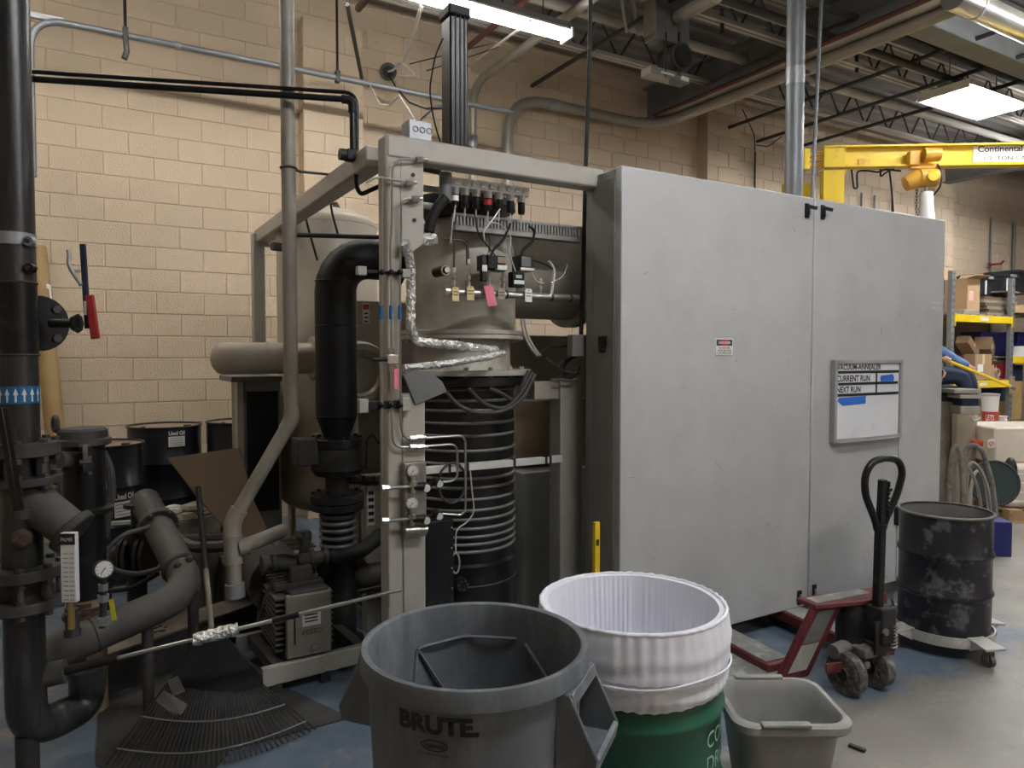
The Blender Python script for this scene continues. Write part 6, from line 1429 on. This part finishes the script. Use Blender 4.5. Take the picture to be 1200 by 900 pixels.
# boxes on the lower shelf
z2 = S2+.02
p = at(1129, 412, Y=RY+.45); carton('carton', 'brown carton at the left of the lower rack shelf', (p.x, p.y, z2), .5, .4, .38, rz=.1, m='cardboard_dark')
p = at(1144, 430, Y=RY+.12); carton('carton', 'upright pale brown carton in the middle of the lower shelf', (p.x, p.y-.02, z2), .36, .2, .4, rz=-.2, lab='white')
p = at(1162, 412, Y=RY+.25); carton('carton', 'tilted tan carton with a white label on top of the heap', (p.x-.05, p.y+.1, z2+.4), .34, .25, .24, rz=.3, tilt=.5, lab='white')
p = at(1146, 410, Y=RY+.25); carton('carton', 'long tan carton tipped across the heap', (p.x-.12, p.y+.12, z2+.46), .44, .2, .14, rz=.1, tilt=.6)
p = at(1166, 425, Y=RY+.3); carton('carton', 'small brown carton wedged under the tilted one', (p.x+.02, p.y, z2+.12), .26, .25, .22, rz=.4, tilt=-.3, m='cardboard_dark')
p = at(1162, 437, Y=RY+.1); random.seed(9)
cr_ = thing('crumpled_bag', 'crumpled brown paper bag on the lower shelf edge', 'bag', (p.x, p.y, z2))
MB().grid(lambda u, v: V((p.x+.13*cos(2*pi*u)*(1-.5*v)*(1+.2*sin(7*u*6.28)), p.y+.1*sin(2*pi*u)*(1-.5*v), z2+v*.2*(1+.2*sin(5*u*6.28)))), 24, 5, True).build('bag', 'cardboard', cr_, smooth=False)
MB().ring((p.x-.02, p.y-.1, z2+.1), YA, .06, .012, n=16, m=6).build('twine_ring', 'beige_cloth', cr_)
p = at(1174, 432, Y=RY+.3); carton('carton', 'dull red carton right of the crumpled bag', (p.x, p.y, z2), .3, .3, .3, rz=.2, m='iron_rust')
for i, (x0, x1, y0, y1) in enumerate(((1143, 1180, 389, 419), (1188, 1215, 389, 409))):
    a, b = at(x0, y0, Y=RY+.7), at(x1, y1, Y=RY+.7)
    bt = thing('blue_bin', ['dark blue plastic bin at the back of the rack shelf', 'dark blue plastic bin right of the rack upright'][i], 'bin', (a.x, RY+.6, z2))
    MB().bx(a.x, b.x, RY+.62, RY+.93, z2 if i == 0 else at(1195, 418, Y=RY).z, a.z-.04).build('bin', 'blue_bin', bt, bev=.01); MB().bx(a.x-.02, b.x+.02, RY+.6, RY+.95, a.z-.05, a.z).build('lip', 'blue_bin', bt, bev=.008)
p = at(1198, 412, Y=RY+.2); carton('white_carton', 'white carton right of the rack upright', (p.x+.1, p.y, at(1195, 418, Y=RY).z), .34, .3, .18, rz=0, m='white')
p = at(1186, 430, Y=RY-.05); tag(MB().bx(p.x+.03, p.x+.12, RY+.1, RY+.4, at(1188, 448, Y=RY+.1).z, at(1188, 427, Y=RY+.1).z).build('red_sign', 'red_paint', smooth=False), 'narrow red panel beside the rack upright', 'panel')
tag(MB().bx(rx1+.13, rx1+.8, RY+.15, RY+.5, at(1195, 470, Y=RY).z, at(1195, 428, Y=RY).z).build('dark_tarp', 'navy', bev=.02), 'dark blue tarp bundle right of the rack upright', 'tarp')
a, b = at(1186, 447, Y=RY+.05), at(1197, 492, Y=RY+.05)
tag(MB().bx(a.x, b.x, RY+.05, RY+.35, b.z, a.z).build('tall_carton', 'tube_tan', bev=.01), 'tall tan carton standing right of the rack upright', 'box')
a, b = at(1183, 441, Y=RY-.05), at(1188, 461, Y=RY-.05)
tag(MB().bx(a.x, b.x, RY-.06, RY-.045, b.z, a.z).build('hang_tag', 'copper_tan', smooth=False), 'orange-brown tag hanging on the rack upright', 'tag')
run('rack_rail', 'low yellow guard rail before the right rack bay', [(rx1+.1, RY-.1, at(1195, 500, Y=RY).z), (rx1+2.0, RY-.1, at(1195, 500, Y=RY).z)], .03, 'wood')
# ---- buckets and stack on the floor in front of the rack
def pail(name, label, px, py0, py1, t_, r, m, lidm=None, txt=None, z_under=0):
    c = at(px, py1, t=t_); top = at(px, py0, t=t_).z; t = thing(name, label, 'bucket', c)
    MB().lathe([(0, 0), (r*.88, 0), (r, top-c.z-.02), (r*1.04, top-c.z-.02), (r*1.04, top-c.z)], c, n=26).build('pail', m, t)
    if lidm: MB().lathe([(r*1.05, top-c.z-.02), (r*1.05, top-c.z+.01), (r*.9, top-c.z+.01), (0, top-c.z+.008)], c, n=26).build('lid', lidm, t)
    if txt:
        ca_ = atan2(CAM.y-c.y, CAM.x-c.x); rr_ = r+.003
        for i, s in enumerate(txt): text(s, None, None, None, r*1.0, .07, 'white', t, bold=.02, mapf=lambda a, b, i=i: V((c.x+rr_*cos(ca_-.5+a/rr_), c.y+rr_*sin(ca_-.5+a/rr_), c.z+(top-c.z)*(.45-.4*i)+b)))
    return t
bt_ = 9.0
cart = thing('work_bench', 'low wooden bench standing before the pallet rack', 'bench', V((*at(1160, 520, t=bt_).to_tuple()[:2], 0)))
bzv = at(1160, 500, t=bt_).z; c = cart.location
MB().obox(c+UP*(bzv-.02), RIGHT*.5, FWD*.3, UP*.02).build('top', 'wood_grey', cart, smooth=False)
for a_, b_ in ((-1, -1), (-1, 1), (1, -1), (1, 1)): MB().obox(c+RIGHT*.45*a_+FWD*.25*b_+UP*(bzv-.04)/2, RIGHT*.03, FWD*.03, UP*(bzv-.04)/2).build('leg', 'wood_grey', cart, smooth=False)
pail('red_bucket', 'orange-red bucket with white lettering below the white one', 1160, 482, 500, bt_, .092, 'bucket_red', txt=('LETS', 'DO'))
pail('white_bucket', 'white bucket with a pale lid stacked on the red bucket', 1160, 462, 482, bt_, .1, 'white', 'frame_beige')
for i in range(3):
    c2 = at(1173, 500-i*4.2, t=bt_+.05)
    tag(MB().lathe([(0, 0), (.06, 0), (.07, .04), (.075, .045), (0, .045)], c2, n=20).build('white_pail_lid', 'white'), ['bottom', 'middle', 'top'][i]+' white tub in the short stack beside the red bucket', 'tub')
# ---- stack the person sits on
st_t = 7.6
def stackbox(name, label, x0, x1, y0, y1, m, dp_=.35, cat='crate', t_=st_t, bev=.006):
    a, b = at(x0, y0, t=t_), at(x1, y1, t=t_); c = (a+b)/2
    return tag(MB().obox(c+FWD*dp_/2, RIGHT*((b-a).dot(RIGHT))/2, FWD*dp_/2, UP*abs(a.z-b.z)/2).build(name, m, bev=bev), label, cat)
zfl = lambda x: proj(V((*at(x, 500, t=st_t).to_tuple()[:2], 0)))[1]
stackbox('wooden_cabinet', 'old brown wooden cabinet standing behind the grey annealer', 1080, 1126, 470, zfl(1110), 'wood_grey', cat='cabinet')
stackbox('crate', 'dark flat crate on top of the old wooden cabinet', 1078, 1124, 457, 470, 'black_dusty')
stackbox('crate', 'thin green tray on the flat dark crate', 1080, 1123, 452, 457, 'dark_green')
stackbox('parts_bin', 'grey-beige bin with dark contents beside the old cabinet', 1126, 1149, 476, 486, 'pvc_grey', .3, 'bin', 7.4)
stackbox('folded_tarp', 'dark blue folded tarp in the beige bin', 1128, 1147, 468, 476, 'navy', .28, 'tarp', 7.42)
stackbox('flat_carton', 'pale flat carton lying on the tarp bin', 1125, 1151, 462, 467, 'frame_beige', .32, 'cardboard', 7.38)
stackbox('flat_board', 'grey board lying askew above the pale carton', 1118, 1150, 456, 461, 'pvc_grey', .3, 'board', 7.36)
sk_ = at(1139, 486, t=7.35)
sb = thing('sack', 'olive canvas sack hanging under the beige bin', 'sack', V((sk_.x, sk_.y, 0)))
hS = sk_.z
MB().grid(lambda u, v: V((sk_.x, sk_.y, 0))+RIGHT*(.11*cos(2*pi*u)*(1+.1*sin(9*2*pi*u)*(1-v)))+FWD*(.1*sin(2*pi*u)+.12)+UP*(hS*(1-v)), 30, 6, True).build('cloth', 'beige_cloth', sb)
MB().tube([at(1137, 488, t=7.3), at(1142, 495, t=7.3), at(1149, 490, t=7.3)], .014, n=8, bend=.05).build('flap_roll', 'frame_beige', sb)
# ---- person seated on the stack, mostly hidden by the cabinet
def skin_fig(name, m, par, joints, edges, rad, root, sub=2):
    me = bpy.data.meshes.new(name); names = list(joints); off = par.location
    me.from_pydata([tuple(joints[k]-off) for k in names], [(names.index(a), names.index(b)) for a, b in edges], [])
    o = bpy.data.objects.new(name, me); COL.objects.link(o); o.parent = par; me.materials.append(MT[m])
    sm = o.modifiers.new('skin', 'SKIN'); sm.use_smooth_shade = True
    if not me.skin_vertices: 
        me.attributes.new('skin', 'FLOAT', 'POINT')
    for i, k in enumerate(names):
        d = me.skin_vertices[0].data[i]; d.radius = (rad[k], rad[k]); d.use_root = (k == root)
    s = o.modifiers.new('sub', 'SUBSURF'); s.levels = sub; s.render_levels = sub
    return o
PT = 7.85
def pj_(px, py, dt=0): return at(px, py, t=PT+dt)
hip = pj_(1079, 437); neck = pj_(1082, 388); 
J = dict(hip=hip, waist=hip+UP*.2+RIGHT*.03, chest=hip+UP*.38+RIGHT*.02, neck=neck, head=pj_(1086, 372), crown=pj_(1088, 357),
         shN=pj_(1076, 400, -.17), elN=pj_(1088, 424, -.22), wrN=pj_(1106, 421, -.22), shF=pj_(1086, 402, .17), elF=pj_(1111, 417, .12), wrF=pj_(1136, 430, .05), haF=pj_(1142, 434, .05),
         hN=pj_(1081, 440, -.1), knN=pj_(1130, 441, -.14), anN=pj_(1134, 488, -.14), toN=pj_(1144, 492, -.14), hF=pj_(1081, 440, .1), knF=pj_(1136, 440, .12), anF=pj_(1139, 488, .12), toF=pj_(1149, 492, .12))
pe = thing('person', 'person in blue sleeves and dark trousers seated behind the cabinet holding a yellow pole', 'person', V((hip.x, hip.y, hip.z-.12)))
E_ = [('hip', 'waist'), ('waist', 'chest'), ('chest', 'neck'), ('neck', 'head'), ('head', 'crown'), ('chest', 'shN'), ('shN', 'elN'), ('elN', 'wrN'), ('chest', 'shF'), ('shF', 'elF'), ('elF', 'wrF'), ('wrF', 'haF'), ('hip', 'hN'), ('hN', 'knN'), ('knN', 'anN'), ('anN', 'toN'), ('hip', 'hF'), ('hF', 'knF'), ('knF', 'anF'), ('anF', 'toF')]
RD = dict(hip=.13, waist=.115, chest=.13, neck=.055, head=.085, crown=.07, shN=.06, elN=.043, wrN=.03, shF=.06, elF=.043, wrF=.03, haF=.032, hN=.1, knN=.075, anN=.04, toN=.03, hF=.1, knF=.075, anF=.04, toF=.03)
skin_fig('body', 'skin', pe, J, E_, RD, 'hip')
sh_e = [e_ for e_ in E_ if not set(e_) & {'head', 'crown', 'haF', 'hN', 'hF', 'knN', 'knF', 'anN', 'anF', 'toN', 'toF', 'neck'}]
skin_fig('shirt', 'denim', pe, {k: J[k] for k in ('hip', 'waist', 'chest', 'shN', 'elN', 'wrN', 'shF', 'elF', 'wrF')}, sh_e, {k: RD[k]+.016 for k in RD}, 'hip')
tr_e = [e_ for e_ in E_ if set(e_) <= {'hip', 'hN', 'knN', 'anN', 'hF', 'knF', 'anF'}]
skin_fig('trousers', 'navy', pe, {k: J[k] for k in ('hip', 'hN', 'knN', 'anN', 'hF', 'knF', 'anF')}, tr_e, {k: RD[k]+.02 for k in RD}, 'hip')
MB().ball(J['head']*.45+J['crown']*.55+UP*.03, .105, 14, 8, (.95, .95, .8)).build('hair', 'hair', pe)
fd = RIGHT
MB().ball(J['head']+fd*.088+UP*.02, .02, 8, 6).build('nose', 'skin', pe)
for s in (-1, 1): MB().ball(J['head']+fd*.075+FWD*s*.03+UP*.045, .01, 8, 6).build('eye', 'print_black', pe)
MB().obox(J['head']+fd*.08-UP*.03, RIGHT*.004, FWD*.022, UP*.004).build('mouth', 'iron_rust', pe)
yp0, yp1 = pj_(1105, 420.5, -.28), pj_(1187, 454, -.2)
# gripping hand: palm and five curled fingers round the pole
pdv = (yp1-yp0).normalized(); side = (CAM-yp0).normalized(); upv = pdv.cross(side).normalized()
if upv.z < 0: upv = -upv
hc = yp0+pdv*.045
pm_ = dict(w=J['wrN'], p=hc+upv*.035+side*-.01)
skin_fig('palm', 'skin', pe, pm_, [('w', 'p')], dict(w=.028, p=.034), 'w', 1)
for k in range(4):
    b0 = hc+pdv*(k*.02-.03)
    fj = dict(a=b0+upv*.032, b=b0+upv*.022+side*.026, c=b0-upv*.012+side*.028, d=b0-upv*(.028-.003*k)+side*.006)
    skin_fig('finger', 'skin', pe, fj, [('a', 'b'), ('b', 'c'), ('c', 'd')], dict(a=.011, b=.0105, c=.0095, d=.0085), 'a', 1)
fj = dict(a=hc-pdv*.035+upv*.03, b=hc-pdv*.045+upv*.0-side*.01, c=hc-pdv*.03-upv*.022+side*.004)
skin_fig('thumb', 'skin', pe, fj, [('a', 'b'), ('b', 'c')], dict(a=.013, b=.011, c=.009), 'a', 1)
yp = thing('yellow_pole', 'yellow pole held by the seated person and sloping to the right', 'pole', (yp0+yp1)/2)
MB().cyl(yp0-pdv*.1, yp1, .017, n=12).build('shaft', 'yellow', yp); MB().cyl(yp1-pdv*.03, yp1+pdv*.02, .022, n=12).build('end_cap', 'wood_grey', yp)
# ---- wrapped pallet load
wp0 = at(1195, 600, t=7.0); wp0.z = 0
def wpp(l, f, z): return wp0+RIGHT*l+FWD*f+UP*z
pal = thing('shipping_pallet', 'wooden pallet carrying a plastic wrapped load at the right edge', 'pallet', wp0)
for k in range(3): MB().obox(wpp(.45, .05+k*.45, .05), RIGHT*.55, FWD*.05, UP*.05).build('stringer', 'wood', pal, smooth=False)
for k in range(7): MB().obox(wpp(-.05+k*.165, .5, .115), RIGHT*.06, FWD*.52, UP*.012).build('deck_board', 'wood', pal, smooth=False)
for k in range(4): MB().obox(wpp(.0+k*.28, .5, .006), RIGHT*.05, FWD*.52, UP*.006).build('bottom_board', 'wood', pal, smooth=False)
zt1 = at(1180, 545, t=7.0).z; 
ld = thing('wrapped_load', 'lower plastic wrapped bale on the shipping pallet', 'bale', wpp(.4, .5, .13))
MB().obox(wpp(.38, .5, (zt1+.13)/2), RIGHT*.48, FWD*.45, UP*(zt1-.13)/2).build('bale', 'wrap', ld, bev=.05)
for k in range(4): MB().obox(wpp(.38, .05, .2+k*.09), RIGHT*.47, FWD*.004, UP*.006).build('wrap_fold', 'white', ld, smooth=False)
zt2 = at(1175, 500, t=7.2).z
bx2 = thing('wrapped_box', 'pale wrapped box with a round no-entry sticker on top of the bale', 'box', wpp(.4, .4, zt1))
MB().obox(wpp(.30, .5, (zt1+zt2)/2), RIGHT*.46, FWD*.35, UP*(zt2-zt1)/2).build('box', 'wrap', bx2, bev=.02)
q = at(1173, 522, t=6.98); q = wpp((q-wp0).dot(RIGHT), .145, q.z)
MB().obox(q, RIGHT*.035, FWD*.002, UP*.04).build('sticker', 'white', bx2, smooth=False)
MB().ring(q-FWD*.003, FWD, .022, .004, n=18, m=5).build('prohibition_ring', 'print_red', bx2)
MB().bar(q-FWD*.003+RIGHT*.015+UP*.015, q-FWD*.003-RIGHT*.015-UP*.015, .006, .004, FWD).build('prohibition_bar', 'print_red', bx2, smooth=False)
stackbox('orange_strip', 'orange strip lying at the back edge of the wrapped bale', 1143, 1158, 517, 523, 'bucket_red', .1, 'strip', 7.3)
# dark green round disc and lamp-black bundle
dg = at(1163, 566, t=6.5); dgt = thing('drum_disc', 'dark green round drum head leaning against the pallet', 'disc', V((dg.x, dg.y, 0)))
ax = (CAM-dg).normalized(); ax = (ax+RIGHT*.35); ax.z = .15; ax.normalize()
MB().cyl(dg, dg+ax*.05, .205, n=36).build('disc', 'dark_green', dgt, bev=.006); MB().ring(dg+ax*.05, ax, .198, .01, n=36, m=6).build('rim', 'iron_dusty', dgt)
MB().bx(dg.x-.02, dg.x+.02, dg.y, dg.y+.04, 0, dg.z-.2).build('prop', 'steel_dark', dgt, smooth=False)
db = at(1184, 553, t=6.9); tag(MB().ball(db, .12, 14, 8, (.5, .5, 1.2)).build('dark_bundle', 'black_dusty'), 'dark furry bundle against the wrapped bale', 'bundle')
# hose hoops
for i, (x0, xm, x1, ytop, r, m) in enumerate(((1113, 1121, 1130, 521, .018, 'wheel_grey'), (1128, 1140, 1168, 520, .02, 'wheel_grey'), (1119, 1126, 1152, 541, .013, 'conduit'), (1132, 1139, 1163, 541, .016, 'conduit'), (1137, 1147, 1160, 550, .014, 'steel_pale'))):
    t_ = 5.9+.1*i
    pts = [at(x0, 605, t=t_), at(x0-1 if i == 0 else x0, (ytop+605)/2, t=t_), at(x0+(xm-x0)*.4, ytop+6, t=t_), at(xm, ytop, t=t_), at(xm+(x1-xm)*.4, ytop+8, t=t_), at(xm+(x1-xm)*.8, (ytop+605)/2, t=t_), at(x1, 612, t=t_)]
    cable('hose_hoop', ['leftmost thick grey hose hoop behind the black drum', 'tall thick grey hose hoop behind the black drum', 'pale thin hose hoop, left of two', 'pale thin hose hoop, right of two', 'short pale hose hoop between the taller ones'][i], pts, r, m, 'hose', bend=.12)
# blue box on the floor
b0 = at(1178, 653, Z=0)
bbx = thing('blue_box', 'dark blue steel box on the floor behind the black drum', 'box', b0)
hB = at(1178, 612, t=depth(b0)).z
MB().obox(b0+UP*hB/2+FWD*.22-RIGHT*.03, (RIGHT*.98-FWD*.2)*.125, (FWD*.98+RIGHT*.2)*.2, UP*hB/2).build('case', 'blue_bin', bbx, bev=.006)
MB().obox(b0+UP*.06+FWD*.028-RIGHT*.05, (RIGHT*.98-FWD*.2)*.04, FWD*.004, UP*.018).build('label', 'galvanized', bbx, smooth=False)
tag(MB().bar(at(1185, 600, Z=.03), at(1215, 608, Z=.03), .5, .06).build('wood_pallet_edge', 'wood', smooth=False), 'low wooden pallet corner at the right edge', 'pallet')
